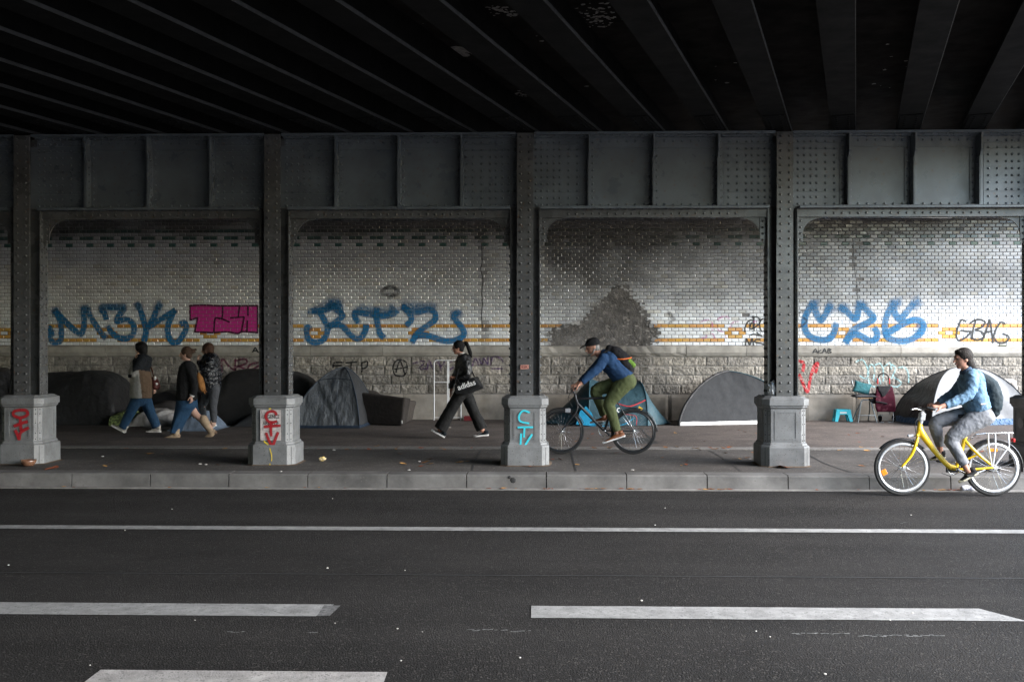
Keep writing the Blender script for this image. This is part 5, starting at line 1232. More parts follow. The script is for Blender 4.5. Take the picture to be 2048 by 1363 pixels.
for i in range(60):
    u = random.choice((random.gauss(1180, 60), random.gauss(1420, 40), random.gauss(1900, 25), random.uniform(60, 2000))); p = on_z(u, 977, .012)
    o = bpy.data.objects.new('leaf', LM[random.randrange(6)]); sc.collection.objects.link(o); s = random.uniform(.02, .05); o.location = (p.x, YK-.03-random.random()*.05, .014); o.scale = (s, s, s); o.rotation_euler = (0, 0, random.uniform(0, 6.3)); tag(o, 'small dry brown leaf lying in the gutter along the kerb', 'leaf', 'fallen leaves in the gutter')
pm = bpy.data.meshes.new('pebble'); bm = bmesh.new(); bmesh.ops.create_icosphere(bm, subdivisions=1, radius=1); bm.to_mesh(pm); bm.free(); pm.materials.append(M_BIT)
for u, v in ((1040, 1315), (1512, 1262), (845, 1263), (795, 1257), (670, 1246), (17, 1130), (655, 1136), (1822, 1030), (344, 1018), (665, 997), (1825, 1226), (1310, 1050), (1540, 1273), (1283, 1201), (802, 1321), (810, 1140), (1650, 1348), (390, 1240), (250, 1060), (1330, 1016), (1780, 1240), (180, 1330)):
    p = on_z(u, v, 0); o = bpy.data.objects.new('pebble', pm); sc.collection.objects.link(o); s = random.uniform(.004, .008); o.scale = (s*1.2, s, s*.7); o.location = (p.x, p.y, s*.6); tag(o, 'tiny pale pebble lying on the asphalt', 'pebble', 'pale pebbles on the road')
for u, v in ((400, 928), (412, 929), (205, 913), (668, 900), (562, 943), (839, 923), (818, 940), (1265, 940), (1500, 918), (900, 855), (965, 852)):
    p = g(u, v); o = bpy.data.objects.new('paper_scrap', pm); sc.collection.objects.link(o); s = random.uniform(.012, .02); o.scale = (s*1.6, s, s*.5); o.location = (p.x, p.y, PZ+s*.45); tag(o, 'tiny white paper scrap lying on the pavement', 'paper scrap', 'paper scraps on the pavement')
# pipe run with brackets and two unlit tube lamps under the ledge
M_LAMPB = mat('dull_lamp_tube', (.42, .42, .43), .35, nscale=10, namt=.25)
YL = YW-.36
def ZL(v): return at(1024, v, YL).z
pr = thing('conduit', 'black conduit running on brackets along the top of the tiled wall', 'conduit', (0, YL, ZL(434)))
mb = MB(); mb.tube([Vector((X0, YL+.1, ZL(434)+.02)), Vector((X1, YL+.1, ZL(434)+.02))], .045, n=10); mb.build('pipe', M_DARK, pr, smooth=True)
for u in (213, 366, 672, 822, 1140, 1297, 1442, 1760, 1920):
    p = at(u, 434, YL); mb = MB(); mb.box(p.x-.05, p.x+.05, YL-.02, YW-.221, ZL(434)-.02, ZL(434)+.14); mb.box(p.x-.075, p.x+.075, YL-.04, YL+.16, ZL(434)-.045, ZL(434)-.0205); mb.build('bracket', M_DARK, pr, bevel=.004)
for u0, u1, v0, v1, lab in ((1298, 1440, 429, 434, 'unlit grey tube lamp hung slightly crooked above the sooty tiles of the third bay'), (1770, 1912, 433, 433.5, 'unlit grey tube lamp above the tiles of the right-hand bay')):
    a, b = at(u0, v0, YL-.06), at(u1, v1, YL-.06); lt = thing('tube_lamp', lab, 'lamp', a, 'tube lamps under the ledge')
    mb = MB(); mb.tube([a+Vector((.06, 0, 0)), b-Vector((.06, 0, 0))], .030, n=10, cap='flat'); mb.build('tube', M_LAMPB, lt, smooth=True)
    for p in (a, b): mb = MB(); mb.box(p.x-.06, p.x+.06, p.y-.035, p.y+.09, p.z-.04, p.z+.05); mb.build('holder', M_DARK, lt, bevel=.004)
# ------------------------------------------------------------------ people
SKIN = mat('skin', (.46, .27, .20), .55, nscale=30, namt=.1); SKIN2 = mat('tanned_skin', (.42, .21, .145), .55, nscale=30, namt=.1)
HAIR_BLK = mat('black_hair', (.010, .009, .009), .7, nscale=60, namt=.5, bscale=90, bstr=.9, bdist=.01, spec=.2); HAIR_BRN = mat('brown_hair', (.055, .030, .018), .65, nscale=50, namt=.5, bscale=80, bstr=.9, bdist=.01, spec=.25); HAIR_DBR = mat('dark_brown_hair', (.012, .008, .006), .65, nscale=50, namt=.5, bscale=80, bstr=.9, bdist=.01, spec=.25); HAIR_GRY = mat('grey_hair', (.25, .24, .23), .6, nscale=50, namt=.4)
M_EYE = mat('eye', (.02, .015, .012), .2); M_LIP = mat('lips', (.34, .12, .10), .5)
JEANS = cloth('blue_denim', (.018, .052, .105), bscale=22, bstr=.6); JEANS_G = cloth('grey_denim', (.065, .068, .075), bscale=18, bstr=.7); JEANS_L = cloth('pale_grey_denim', (.19, .197, .215), bscale=16, bstr=.6, namt=.08)
BLK = cloth('black_wool', (.010, .010, .011), rough=.9); BLK_S = cloth('black_satin', (.012, .012, .013), rough=.38, spec=.6, bscale=16, bstr=.9, bdist=.025); PUFF = cloth('black_glossy_puffer', (.008, .009, .013), rough=.22, spec=.6, coat=.2, bscale=16, bstr=1.0, bdist=.06); BLK_T = cloth('black_trousers', (.012, .012, .012), rough=.8)
RUB = mat('white_rubber', (.72, .70, .68), .6, nscale=20, namt=.12); SUEDE = mat('beige_suede', (.34, .25, .165), .9, nscale=14, namt=.2)
class Fig:
    """a figure laid out from joints measured in the photo; org, zoom = crop the joints were read in; Y = depth"""
    def __init__(s, label, org, zoom, Y, foot, cat='person'):
        s.o, s.z, s.Y = org, zoom, Y; b = s.P(foot[0], foot[1]); s.t = thing('person', label, cat, (b.x, Y, PZ))
        s.k = Y/F/1.0                                # metres per photo pixel
    def P(s, u, v, d=0): return at(s.o[0]+u/s.z, s.o[1]+v/s.z, s.Y+d)
    def tube(s, mb, chain, sm=3, n=14, cap='round'):
        """chain of (u, v, depth offset, radius in m[, depth/width ratio])"""
        mb.tube([s.P(c[0], c[1], c[2]) for c in chain], [c[3] for c in chain], n=n, sy=[c[4] if len(c) > 4 else 1 for c in chain], smooth=sm, cap=cap)
    def piece(s, name, m, chains, voxel=.013, it=3, cap='round', label=None, post=None):
        mb = MB()
        for i, c in enumerate(chains):
            c = [(q[0], q[1], q[2], q[3]*1.05) + tuple(q[4:]) for q in c]; s.tube(mb, c, cap=cap)
            if cap == 'flat':                        # rounded shoulder or hip, open cuff
                ends = [c[0]] if i else ([c[0], c[-1]] if name == 'trousers' else [])
                for q in ends: mb.ball(s.P(q[0], q[1], q[2]), q[3], q[3]*(q[4] if len(q) > 4 else 1), q[3]*(.8 if i == 0 else 1), 14, 10)
        amp = dict(puffer_jacket=.006, boot=.003, shirt_cuff=0, trousers=.0045).get(name, .007)
        def wrinkle(me):
            if amp:
                nrm = [v.normal.copy() for v in me.vertices]
                for v, vn in zip(me.vertices, nrm):
                    p = v.co.copy(); n1 = nz(p.x*13, p.y*9, p.z*11+p.x*6); n2 = nz(p.x*24+p.z*9, p.y*16, p.z*21)
                    v.co = p + vn*amp*(1.3*n1 - 1.7*(1-2.2*abs(n2)) *.5 + .4)
            if post: post(me)
        o = blob(mb, name, m, s.t, voxel, it, post=wrinkle)
        if label: o['label'] = label
        return o
def head(mb, c, fwd, up, sc_=1.0, side=None):
    """head with brow, nose, lips, chin and ears; c = centre of the skull; returns frame"""
    f = Vector(fwd).normalized(); u = Vector(up).normalized(); u = (u - f*u.dot(f)).normalized(); s = f.cross(u)
    M = Matrix((f, s, u)).transposed(); k = sc_
    def L(a, b, d): return Vector(c) + M @ Vector((a*k, b*k, d*k))
    mb.ball(L(-.008, 0, .022), .098*k, .076*k, .098*k, 18, 12, M)
    mb.ball(L(.012, 0, -.028), .076*k, .064*k, .088*k, 16, 10, M)
    mb.tube([L(.0, 0, -.075), L(.052, 0, -.098)], [.046*k, .026*k], n=12, side=s)              # jaw to chin
    mb.tube([L(.088, 0, .012), L(.104, 0, -.018), L(.112, 0, -.034)], [.010*k, .013*k, .014*k], n=8, side=s)  # nose
    mb.tube([L(.084, -.03, .022), L(.090, 0, .022), L(.084, .03, .022)], .012*k, n=8, side=u)     # brow
    mb.tube([L(.084, -.017, -.062), L(.093, 0, -.062), L(.084, .017, -.062)], .0085*k, n=7, side=u)  # lips
    for e in (-1, 1): mb.ball(L(-.012, e*.074, -.012), .020*k, .008*k, .030*k, 10, 8, M)
    return L, M
def face_bits(t, L, M, k=1.0, glasses=None):
    mb = MB()
    for e in (-1, 1): mb.ball(L(.079, e*.031, .004), .010*k, .013*k, .007*k, 8, 6, M)
    mb.build('eye', M_EYE, t, smooth=True)
    mb = MB(); mb.tube([L(.089, -.017, -.063), L(.0985, 0, -.062), L(.089, .017, -.063)], .0065*k, n=7); mb.build('lips', M_LIP, t, smooth=True)
def hand(mb, w, d, palm_n, k=1.0, curl=.5, thumb=1, spread=.2):
    """w = wrist, d = direction of the fingers, palm_n = the way the palm faces; five unequal bent fingers"""
    d = Vector(d).normalized(); pn = Vector(palm_n); pn = (pn - d*pn.dot(d)).normalized(); s = d.cross(pn)*thumb; w = Vector(w)
    mb.tube([w - d*.01, w + d*.035*k, w + d*.080*k], [.026*k, .034*k, .038*k], n=10, sy=.48, side=pn)
    for i, (o, l) in enumerate(((.028, .074), (.010, .082), (-.009, .077), (-.027, .060))):
        b = w + d*.080*k + s*o*k; a1, a2, a3 = curl*.7, curl*1.6, curl*2.3
        def dirn(a): return (d*math.cos(a) + pn*math.sin(a) + s*o*spread*3).normalized()
        p1 = b + dirn(a1)*l*.42*k; p2 = p1 + dirn(a2)*l*.33*k; p3 = p2 + dirn(a3)*l*.25*k
        mb.tube([b - d*.012, b, p1, p2, p3], [.0105*k, .0105*k, .0098*k, .009*k, .0075*k], n=8, side=s)
    b = w + d*.022*k + s*.030*k; t1 = b + (d*.55 + s*.75 + pn*.25).normalized()*.034*k; t2 = t1 + (d*.85 + s*.35 + pn*.5*curl*2).normalized()*.030*k; t3 = t2 + (d*.9 + pn*.6*curl*2).normalized()*.022*k
    mb.tube([b - s*.012, b, t1, t2, t3], [.014*k, .0135*k, .012*k, .011*k, .009*k], n=8, side=pn)
def shoe(t, heel, toe, h, w, m, m_sole, sole_h=.028, tilt_up=(0, 0, 1), laces=None, collar=.055, heel_block=0, name='shoe'):
    """shoe between heel and toe points on its sole"""
    heel, toe = Vector(heel), Vector(toe); f = (toe-heel); L = f.length; f.normalize(); up = Vector(tilt_up); up = (up - f*up.dot(f)).normalized(); s = f.cross(up)
    prof = [(0, .70, .62), (.06, .88, .95), (.2, .92, 1.0), (.36, .86, .98), (.5, .90, .78), (.68, 1.0, .58), (.84, .92, .46), (.95, .62, .34), (1.0, .28, .2)]
    mb = MB(); rings = []; n = 14
    for q, kw, kh in prof:
        c = heel + f*L*q; r = []
        for j in range(n):
            a = 2*math.pi*j/n; x = math.copysign(abs(math.cos(a))**.8, math.cos(a))*w/2*kw; y = math.sin(a); yy = sole_h*.5 + (h*kh-sole_h*.5)*max(0, y)**.8 if y > 0 else sole_h*.5 + y*.004
            r.append(c + s*x + up*yy)
        rings.append(r)
    mb.loft(rings)
    a = heel + f*L*.16 + up*h*.7; b = heel + f*L*.13 + up*(h+collar)
    mb.tube([a, b], [w*.46, w*.42], n=12, side=s, cap='flat'); o = mb.build(name, m, t, smooth=True)
    mb = MB(); rings = []
    for q, kw, kh in [(-.015, .62, 0)] + prof[1:-1] + [(1.012, .42, 0)]:
        c = heel + f*L*q; rings.append([c + s*(math.copysign(abs(math.cos(a_))**.7, math.cos(a_))*w/2*kw*1.06) + up*(sole_h/2 + sole_h/2*math.copysign(abs(math.sin(a_))**.5, math.sin(a_))) for a_ in [2*math.pi*j/12 for j in range(12)]])
    mb.loft(rings); 
    if heel_block: c = heel + f*L*.12; mb.loft([[c + s*x*w*.36 + f*y*L*.11 + up*z for x, y in ((-1, -1), (1, -1), (1, 1), (-1, 1))] for z in (-heel_block, .004)])
    mb.build('sole', m_sole, o, smooth=False)
    if laces:
        mb = MB()
        for i in range(4): c = heel + f*L*(.42+.07*i); hh = h*(.93-.11*i); mb.tube([c - s*w*.26 + up*hh*.80, c + up*(hh+.006), c + s*w*.26 + up*hh*.80], .005, n=5)
        mb.build('laces', laces, o)
    return o
LEFT = (-1, 0, 0)
# --- 1: man at the far left, two-tone jacket, blue jeans (joints read in the 200,660 crop, zoom 5.678)
OA, ZA = (200, 660), 5.678
f1 = Fig('person in black, brown and cream jacket and blue jeans walking left, leading the group', OA, ZA, 18.05, (420, 1160)); t = f1.t
hc = f1.P(462, 215)
mb = MB(); L1, M1 = head(mb, hc, (-1, .25, -.06), (0, 0, 1), .98)
f1.tube(mb, [(470, 265, 0, .052), (478, 310, 0, .060), (470, 380, 0, .12, 1.5), (470, 560, 0, .135, 1.35), (460, 740, 0, .13, 1.3)])
f1.tube(mb, [(478, 335, -.15, .055), (400, 470, -.20, .045), (362, 520, -.18, .040), (385, 420, -.13, .036), (402, 335, -.08, .030)])
f1.tube(mb, [(490, 335, .15, .055), (520, 480, .2, .046), (570, 590, .18, .036), (600, 640, .16, .030)])
f1.tube(mb, [(430, 760, -.08, .085), (350, 930, -.08, .058), (262, 1095, -.08, .042)]); f1.tube(mb, [(510, 770, .08, .085), (570, 930, .08, .058), (640, 1090, .08, .042)])
hand(mb, f1.P(402, 340, -.08), (.15, .1, 1), (1, .3, 0), .95, .5, -1); hand(mb, f1.P(602, 642, .16), (.4, .1, -1), (-1, .2, 0), .95, .6, 1)
blob(mb, 'body', SKIN, t, .0085, 2); face_bits(t, L1, M1)
mb = MB(); mb.ball(L1(-.022, 0, .034), .118, .095, .108, 16, 12, M1); mb.ball(L1(-.05, 0, -.03), .082, .086, .10, 14, 10, M1); mb.ball(L1(.045, 0, .085), .055, .07, .04, 12, 8, M1); mb.ball(L1(-.055, 0, -.085), .055, .07, .06, 12, 8, M1); blob(mb, 'hair', HAIR_BLK, t, .012, 2)
M_TWO = cloth('two_tone_jacket_cloth', (.3, .2, .1), attr=True, bscale=16)
def two_tone(me):
    ca = me.color_attributes.new('Col', 'FLOAT_COLOR', 'POINT'); s, c = math.sin(TH), math.cos(TH)
    for i, v in enumerate(me.vertices):
        p = v.co; ff = -p.x*s + p.y*c; u = 1024 + F*(p.x*c + p.y*s)/ff; w_ = 681.5 - F*(p.z-H)/ff
        U, V = (u-OA[0])*ZA, (w_-OA[1])*ZA
        yoke = 470 - .28*abs(U-470) + (0 if U < 540 else 35)
        col = (.014, .016, .020) if V < (450 + .42*max(0, 440-U)*.6 + .15*abs(U-440)) or U < 358 - (0 if V < 540 else 60) else ((.30, .29, .27) if U < 440 + (V-450)*.12 else (.13, .085, .055))
        if V < 520 and U < 372 and V < 500: col = (.34, .33, .31) if U < 368 and V < 520 else col
        ca.data[i].color = (*col, 1)
f1.piece('jacket', M_TWO, [[(482, 300, 0, .075, 1.1), (470, 350, 0, .135, 1.55), (462, 460, 0, .155, 1.45), (468, 600, 0, .168, 1.35), (465, 768, 0, .182, 1.25)],
    [(475, 335, -.15, .085), (405, 455, -.20, .075), (358, 510, -.18, .066), (372, 430, -.13, .055), (392, 365, -.09, .046)], [(492, 335, .15, .085), (520, 480, .2, .072), (575, 600, .18, .052)]], .014, 3, cap='flat', post=two_tone)
f1.piece('hood', cloth('dark_hood', (.016, .018, .022)), [[(440, 300, -.07, .05), (490, 312, -.09, .06), (545, 330, -.02, .07), (545, 330, .04, .07), (490, 310, .10, .06), (440, 300, .08, .05)], [(520, 330, 0, .085, 1.3), (545, 400, 0, .06, 1.4)]], .014, 3)
f1.piece('trousers', JEANS, [[(455, 770, 0, .14, 1.2), (450, 800, 0, .125, 1.2)], [(425, 770, -.08, .105), (350, 925, -.09, .088), (300, 1020, -.09, .082), (258, 1108, -.09, .080)], [(515, 775, .08, .105), (570, 930, .08, .088), (610, 1020, .08, .082), (645, 1105, .08, .080)]], .014, 3, cap='flat')
SNK = mat('beige_trainer', (.40, .37, .33), .7, nscale=20, namt=.25)
shoe(t, f1.P(285, 1168, -.09), f1.P(128, 1085, -.10), .085, .095, SNK, RUB, tilt_up=(.4, 0, 1), laces=RUB); shoe(t, f1.P(688, 1160, .08), f1.P(526, 1160, .07), .085, .095, SNK, RUB, laces=RUB)
bag1 = thing('shoulder_bag', 'brown and red shoulder bag hanging behind the person in two-tone jacket', 'bag', f1.P(630, 640, .2))
f1b = f1.t; f1.t = bag1
f1.piece('bag_body', cloth('oxblood_leather', (.075, .022, .018), rough=.5), [[(612, 545, .2, .035, 1.8), (630, 590, .2, .055, 1.8), (640, 640, .2, .06, 1.8)]], .013, 3); f1.piece('strap', cloth('brown_strap', (.07, .03, .02)), [[(500, 320, .16, .012), (580, 420, .2, .012), (612, 545, .22, .012)]], .009, 1)
mb = MB(); mb.ball(f1.P(622, 545, .12), .03, .012, .04); mb.ball(f1.P(640, 610, .12), .035, .012, .022); mb.build('white_patch', RUB, bag1, smooth=True); f1.t = f1b
# --- 2: woman in black jacket, denim skirt, beige boots
f2 = Fig('woman in black jacket, slit blue denim skirt and beige boots walking left, hair tied up', OA, ZA, 17.15, (900, 1230)); t = f2.t
hc = f2.P(972, 268); mb = MB(); L2, M2 = head(mb, hc, (-1, -.12, -.05), (0, 0, 1), .93)
f2.tube(mb, [(985, 315, 0, .048), (995, 355, 0, .055), (1000, 420, 0, .10, 1.5), (990, 600, 0, .115, 1.4), (985, 780, 0, .115, 1.4)])
f2.tube(mb, [(1000, 390, -.15, .05), (1050, 540, -.19, .043), (1075, 650, -.19, .036), (1040, 742, -.19, .028)]); f2.tube(mb, [(1000, 390, .15, .05), (940, 540, .18, .043), (930, 650, .2, .036), (950, 700, .2, .03)])
f2.tube(mb, [(950, 800, -.07, .085), (890, 980, -.07, .060), (855, 1150, -.07, .042)]); f2.tube(mb, [(1020, 800, .07, .088), (1060, 920, .07, .07), (1120, 985, .07, .056), (1200, 1050, .07, .058), (1262, 1130, .07, .042)])
hand(mb, f2.P(1035, 745, -.19), (.12, 0, -1), (-1, .3, 0), .92, .55, -1); hand(mb, f2.P(950, 702, .2), (-.2, 0, -1), (1, .3, 0), .92, .5, 1)
blob(mb, 'body', SKIN, t, .0085, 2); face_bits(t, L2, M2, .93)
mb = MB(); mb.ball(L2(-.026, 0, .036), .104, .086, .098, 16, 12, M2); mb.ball(L2(-.055, 0, -.02), .06, .075, .075, 14, 10, M2); mb.ball(L2(-.128, -.01, .045), .05, .045, .045, 12, 8, M2); mb.tube([L2(-.13, 0, .05), L2(-.19, 0, .075), L2(-.215, .01, .06)], [.03, .02, .008], n=8); mb.tube([L2(-.13, 0, .03), L2(-.18, .02, .02)], [.025, .008], n=8); blob(mb, 'hair', HAIR_BRN, t, .011, 2)
f2.piece('jacket', BLK, [[(1000, 355, 0, .07, 1.1), (1000, 410, 0, .125, 1.6), (990, 520, 0, .148, 1.4), (985, 650, 0, .155, 1.35), (985, 790, 0, .165, 1.3)], [(1000, 390, -.15, .075), (1050, 530, -.19, .066), (1078, 650, -.19, .058), (1050, 735, -.19, .050)], [(1000, 390, .15, .075), (940, 540, .18, .062), (930, 650, .2, .055), (945, 690, .2, .048)]], .014, 3, cap='flat')
f2.piece('shirt_cuff', RUB, [[(1052, 726, -.19, .046), (1040, 748, -.19, .042)]], .009, 1, cap='flat')
# skirt: open shell with the slit at the back leg
mb = MB(); idx = []; n = 36; m = 16
for i in range(m+1):
    q = i/m; V = lerp(790, 1165, q); uf = lerp(872, 800, q); ub = lerp(1102, 905 if q > .2 else 1100, max(0, (q-.2)/.8)**.75 if q > .2 else 0)
    c = f2.P((uf+ub)/2, V, 0); rx = (f2.P(ub, V, 0)-f2.P(uf, V, 0)).x/2; ry = lerp(.17, .17, q); row = []
    for j in range(n):
        a = 2*math.pi*j/n; fold = 1 + .05*q*math.sin(a*7+q*2) ; row.append(mb.vert((c.x + rx*math.cos(a)*fold, c.y + ry*math.sin(a)*fold + (.02 if q > .3 else 0), c.z + .012*math.sin(a*3))))
    idx.append(row)
for i in range(m):
    for j in range(n): mb.face((idx[i][j], idx[i+1][j], idx[i+1][(j+1) % n], idx[i][(j+1) % n]))
sk = mb.build('skirt', JEANS, t, smooth=True)
mb = MB(); pts = [(1075, 800, -.05), (1105, 802, .03), (1112, 880, .06), (1150, 980, .10), (1060, 1000, .16), (1030, 900, .12)]; P_ = [f2.P(*p) for p in pts]; mb.ext(P_, (0, .012, 0)); mb.build('skirt_panel', JEANS, sk, recalc=True)
BT = SUEDE; HEEL = mat('brown_heel', (.17, .10, .06), .6)
f2.piece('boot', BT, [[(868, 1120, -.07, .055), (865, 1170, -.07, .052), (880, 1205, -.07, .042)], [(885, 1200, -.07, .040), (830, 1208, -.075, .042), (780, 1217, -.08, .034), (742, 1224, -.08, .020)]], .010, 3)
mb = MB(); a = f2.P(885, 1222, -.07); mb.loft([[a + Vector((x, y, z)) for x, y in ((-.03, -.03), (.03, -.03), (.03, .03), (-.03, .03))] for z in (.03, -.002)]); a.z = PZ
mb = MB(); mb.loft([[Vector((a.x + x*k, a.y + y*k, z)) for x, y in ((-.034, -.032), (.034, -.032), (.034, .032), (-.034, .032))] for k, z in ((1.1, PZ+.05), (.85, PZ+.002))]); mb.build('heel', HEEL, t, recalc=True)
f2.piece('boot', BT, [[(1175, 1010, .07, .075), (1195, 1050, .07, .070), (1240, 1115, .07, .056), (1268, 1155, .07, .050)], [(1290, 1150, .07, .042), (1265, 1180, .07, .045), (1225, 1205, .065, .036), (1200, 1215, .06, .022)]], .010, 3)
mb = MB(); mb.tube([f2.P(1300, 1150, .07), f2.P(1322, 1172, .07)], [.032, .026], n=8, cap='flat'); mb.build('heel', HEEL, t)
b2 = thing('fringed_bag', 'rust brown fringed bag hanging behind the woman in black jacket', 'bag', f2.P(1150, 600, .2)); ft = f2.t; f2.t = b2
f2.piece('bag_body', cloth('rust_suede', (.24, .105, .03)), [[(1120, 490, .2, .02, 1.8), (1135, 550, .2, .05, 1.6), (1150, 620, .2, .055, 1.6), (1165, 670, .2, .045, 1.6)]], .012, 3)
for e, d in ((1195, 720), (1175, 700), (1210, 700), (1155, 690)): mb = MB(); f2.tube(mb, [(1160, 620, .2, .02), (lerp(1160, e, .7), lerp(640, d, .8), .18, .014), (e, d, .18, .006)], n=7); mb.build('fringe', cloth('rust_suede_fringe', (.22, .09, .03)), b2, smooth=True)
f2.piece('strap', BLK, [[(1010, 380, .13, .010), (1090, 440, .2, .010), (1122, 500, .2, .010)]], .008, 1); f2.t = ft
# --- 3: woman in glossy puffer jacket, grey jeans
f3 = Fig('woman in glossy black puffer jacket and grey jeans walking left behind the others', OA, ZA, 18.35, (1230, 1160)); t = f3.t
hc = f3.P(1218, 222); mb = MB(); L3, M3 = head(mb, hc, (-1, -.05, -.08), (0, 0, 1), .97)
f3.tube(mb, [(1235, 275, 0, .05), (1248, 320, 0, .058), (1255, 400, 0, .11, 1.5), (1262, 560, 0, .12, 1.4), (1272, 640, 0, .125, 1.4)])
f3.tube(mb, [(1255, 340, -.15, .052), (1215, 450, -.2, .045), (1165, 430, -.2, .036), (1120, 360, -.14, .03)]); f3.tube(mb, [(1255, 340, .15, .052), (1200, 440, .2, .045), (1150, 400, .18, .036), (1125, 345, .12, .03)])
f3.tube(mb, [(1245, 650, .08, .09), (1170, 840, .08, .062), (1180, 1100, .08, .042)]); f3.tube(mb, [(1300, 650, -.08, .09), (1285, 850, -.08, .062), (1292, 1060, -.08, .042)])
hand(mb, f3.P(1122, 362, -.14), (-.2, .2, 1), (1, 0, .2), .92, .7, 1); hand(mb, f3.P(1126, 348, .12), (-.2, -.2, 1), (1, 0, .2), .92, .7, -1)
blob(mb, 'body', SKIN, t, .0085, 2); face_bits(t, L3, M3)
mb = MB(); mb.ball(L3(-.022, 0, .034), .112, .092, .104, 16, 12, M3); mb.ball(L3(-.055, 0, -.04), .068, .085, .10, 14, 10, M3); mb.tube([L3(-.04, -.05, -.02), L3(-.03, -.055, -.12), L3(-.05, -.05, -.20)], [.04, .038, .022], n=9); mb.tube([L3(-.06, .03, -.02), L3(-.07, .04, -.13), L3(-.06, .04, -.2)], [.05, .042, .025], n=9); mb.tube([L3(.02, -.075, .03), L3(.01, -.08, -.06), L3(-.01, -.075, -.15)], [.026, .026, .014], n=9); blob(mb, 'hair', mat('chestnut_hair', (.050, .022, .012), .65, nscale=50, namt=.5, bscale=80, bstr=.9, bdist=.01, spec=.25), t, .011, 2)
def quilted(me):
    for v in me.vertices: pass
f3.piece('puffer_jacket', PUFF, [[(1248, 290, 0, .085, 1.1), (1250, 335, 0, .145, 1.5)], [(1252, 352, 0, .165, 1.42), (1252, 385, 0, .172, 1.42)], [(1258, 408, 0, .170, 1.4), (1258, 440, 0, .182, 1.36)], [(1260, 462, 0, .172, 1.38), (1260, 500, 0, .186, 1.34)], [(1262, 520, 0, .172, 1.36), (1262, 560, 0, .180, 1.32)], [(1266, 580, 0, .165, 1.32), (1268, 618, 0, .168, 1.3)],
    [(1258, 345, -.16, .09), (1240, 385, -.19, .095)], [(1232, 405, -.2, .085), (1215, 445, -.2, .09)], [(1205, 450, -.2, .08), (1172, 432, -.2, .075)], [(1160, 420, -.19, .066), (1130, 372, -.15, .052)], [(1252, 345, .16, .09), (1200, 440, .2, .085), (1150, 400, .18, .06), (1130, 360, .13, .05)]], .013, 2)
f3.piece('trousers', JEANS_G, [[(1272, 625, 0, .14, 1.2), (1272, 670, 0, .135, 1.2)], [(1250, 650, .08, .105), (1180, 820, .08, .075), (1160, 870, .08, .072), (1185, 1085, .08, .052)], [(1300, 650, -.08, .105), (1285, 850, -.08, .074), (1288, 930, -.08, .068), (1292, 1050, -.08, .052)]], .013, 3, cap='flat')
shoe(t, f3.P(1225, 1162, .08), f3.P(1142, 1166, .06), .085, .092, RUB, RUB, laces=RUB); shoe(t, f3.P(1325, 1085, -.08), f3.P(1222, 1150, -.09), .085, .092, mat('white_orange_trainer', (.62, .60, .58), .5, tint=(.65, .22, .04), tscale=14), RUB, tilt_up=(.5, 0, 1), laces=RUB)
# --- 4: striding woman in black with duffel bag
f4 = Fig('woman in black bomber jacket and wide trousers striding left, long ponytail, sunglasses', (820, 660), ZA, 17.1, (560, 1215)); t = f4.t
hc = f4.P(543, 198); mb = MB(); L4, M4 = head(mb, hc, (-1, -.1, -.05), (0, 0, 1), .93)
f4.tube(mb, [(565, 250, 0, .047), (585, 290, 0, .055), (605, 350, 0, .10, 1.5), (605, 500, 0, .105, 1.4), (610, 700, 0, .12, 1.4)])
f4.tube(mb, [(600, 325, -.15, .05), (640, 470, -.19, .042), (580, 545, -.2, .035), (512, 540, -.16, .028)]); f4.tube(mb, [(600, 325, .15, .05), (540, 480, .19, .042), (480, 610, .19, .035), (465, 690, .17, .028)])
f4.tube(mb, [(580, 720, -.08, .088), (455, 905, -.08, .062), (345, 1130, -.08, .044)]); f4.tube(mb, [(640, 730, .08, .088), (725, 920, .08, .062), (820, 1135, .08, .044)])
hand(mb, f4.P(516, 540, -.16), (-.9, .15, .15), (0, .4, -1), .9, .9, 1); hand(mb, f4.P(465, 690, .17), (-.12, 0, -1), (1, .2, 0), .92, .5, 1)
blob(mb, 'body', SKIN2, t, .0085, 2); face_bits(t, L4, M4, .93)
mb = MB(); mb.ball(L4(-.024, 0, .036), .103, .085, .098, 16, 12, M4); mb.ball(L4(-.058, 0, -.02), .055, .072, .07, 14, 10, M4); mb.ball(L4(-.115, 0, .045), .028, .025, .028, 10, 8, M4)
f4.tube(mb, [(610, 150, 0, .022), (640, 140, 0, .026), (660, 190, 0, .034), (685, 260, 0, .034), (702, 310, 0, .012)]); blob(mb, 'hair', HAIR_BLK, t, .010, 2)
mb = MB()
for e in (-1, 1): mb.ball(L4(.092, e*.034, .004), .006, .028, .020, 10, 8, M4); mb.tube([L4(.086, e*.06, .010), L4(.0, e*.078, .010)], .004, n=6)
mb.tube([L4(.098, -.01, .010), L4(.098, .01, .010)], .004, n=6); mb.build('sunglasses', mat('black_glossy_plastic', (.01, .01, .01), .15), t, smooth=True)
f4.piece('bomber_jacket', BLK_S, [[(588, 275, 0, .075, 1.1), (605, 330, 0, .13, 1.6), (605, 420, 0, .142, 1.45), (600, 520, 0, .135, 1.4), (600, 600, 0, .128, 1.4)], [(602, 325, -.15, .08), (650, 410, -.19, .078), (655, 490, -.2, .072), (590, 545, -.2, .060), (535, 545, -.17, .046)], [(600, 325, .15, .08), (530, 490, .19, .066), (478, 600, .19, .055), (466, 665, .18, .045)]], .013, 3, cap='flat')
mb = MB()
for k in range(3): f4.tube(mb, [(563+4*k, 268+8*k, -.05, .007), (600+6*k, 258+9*k, -.065, .007), (628+4*k, 262+9*k, .0, .007)], n=6)
mb.build('striped_collar', RUB, t, smooth=True)
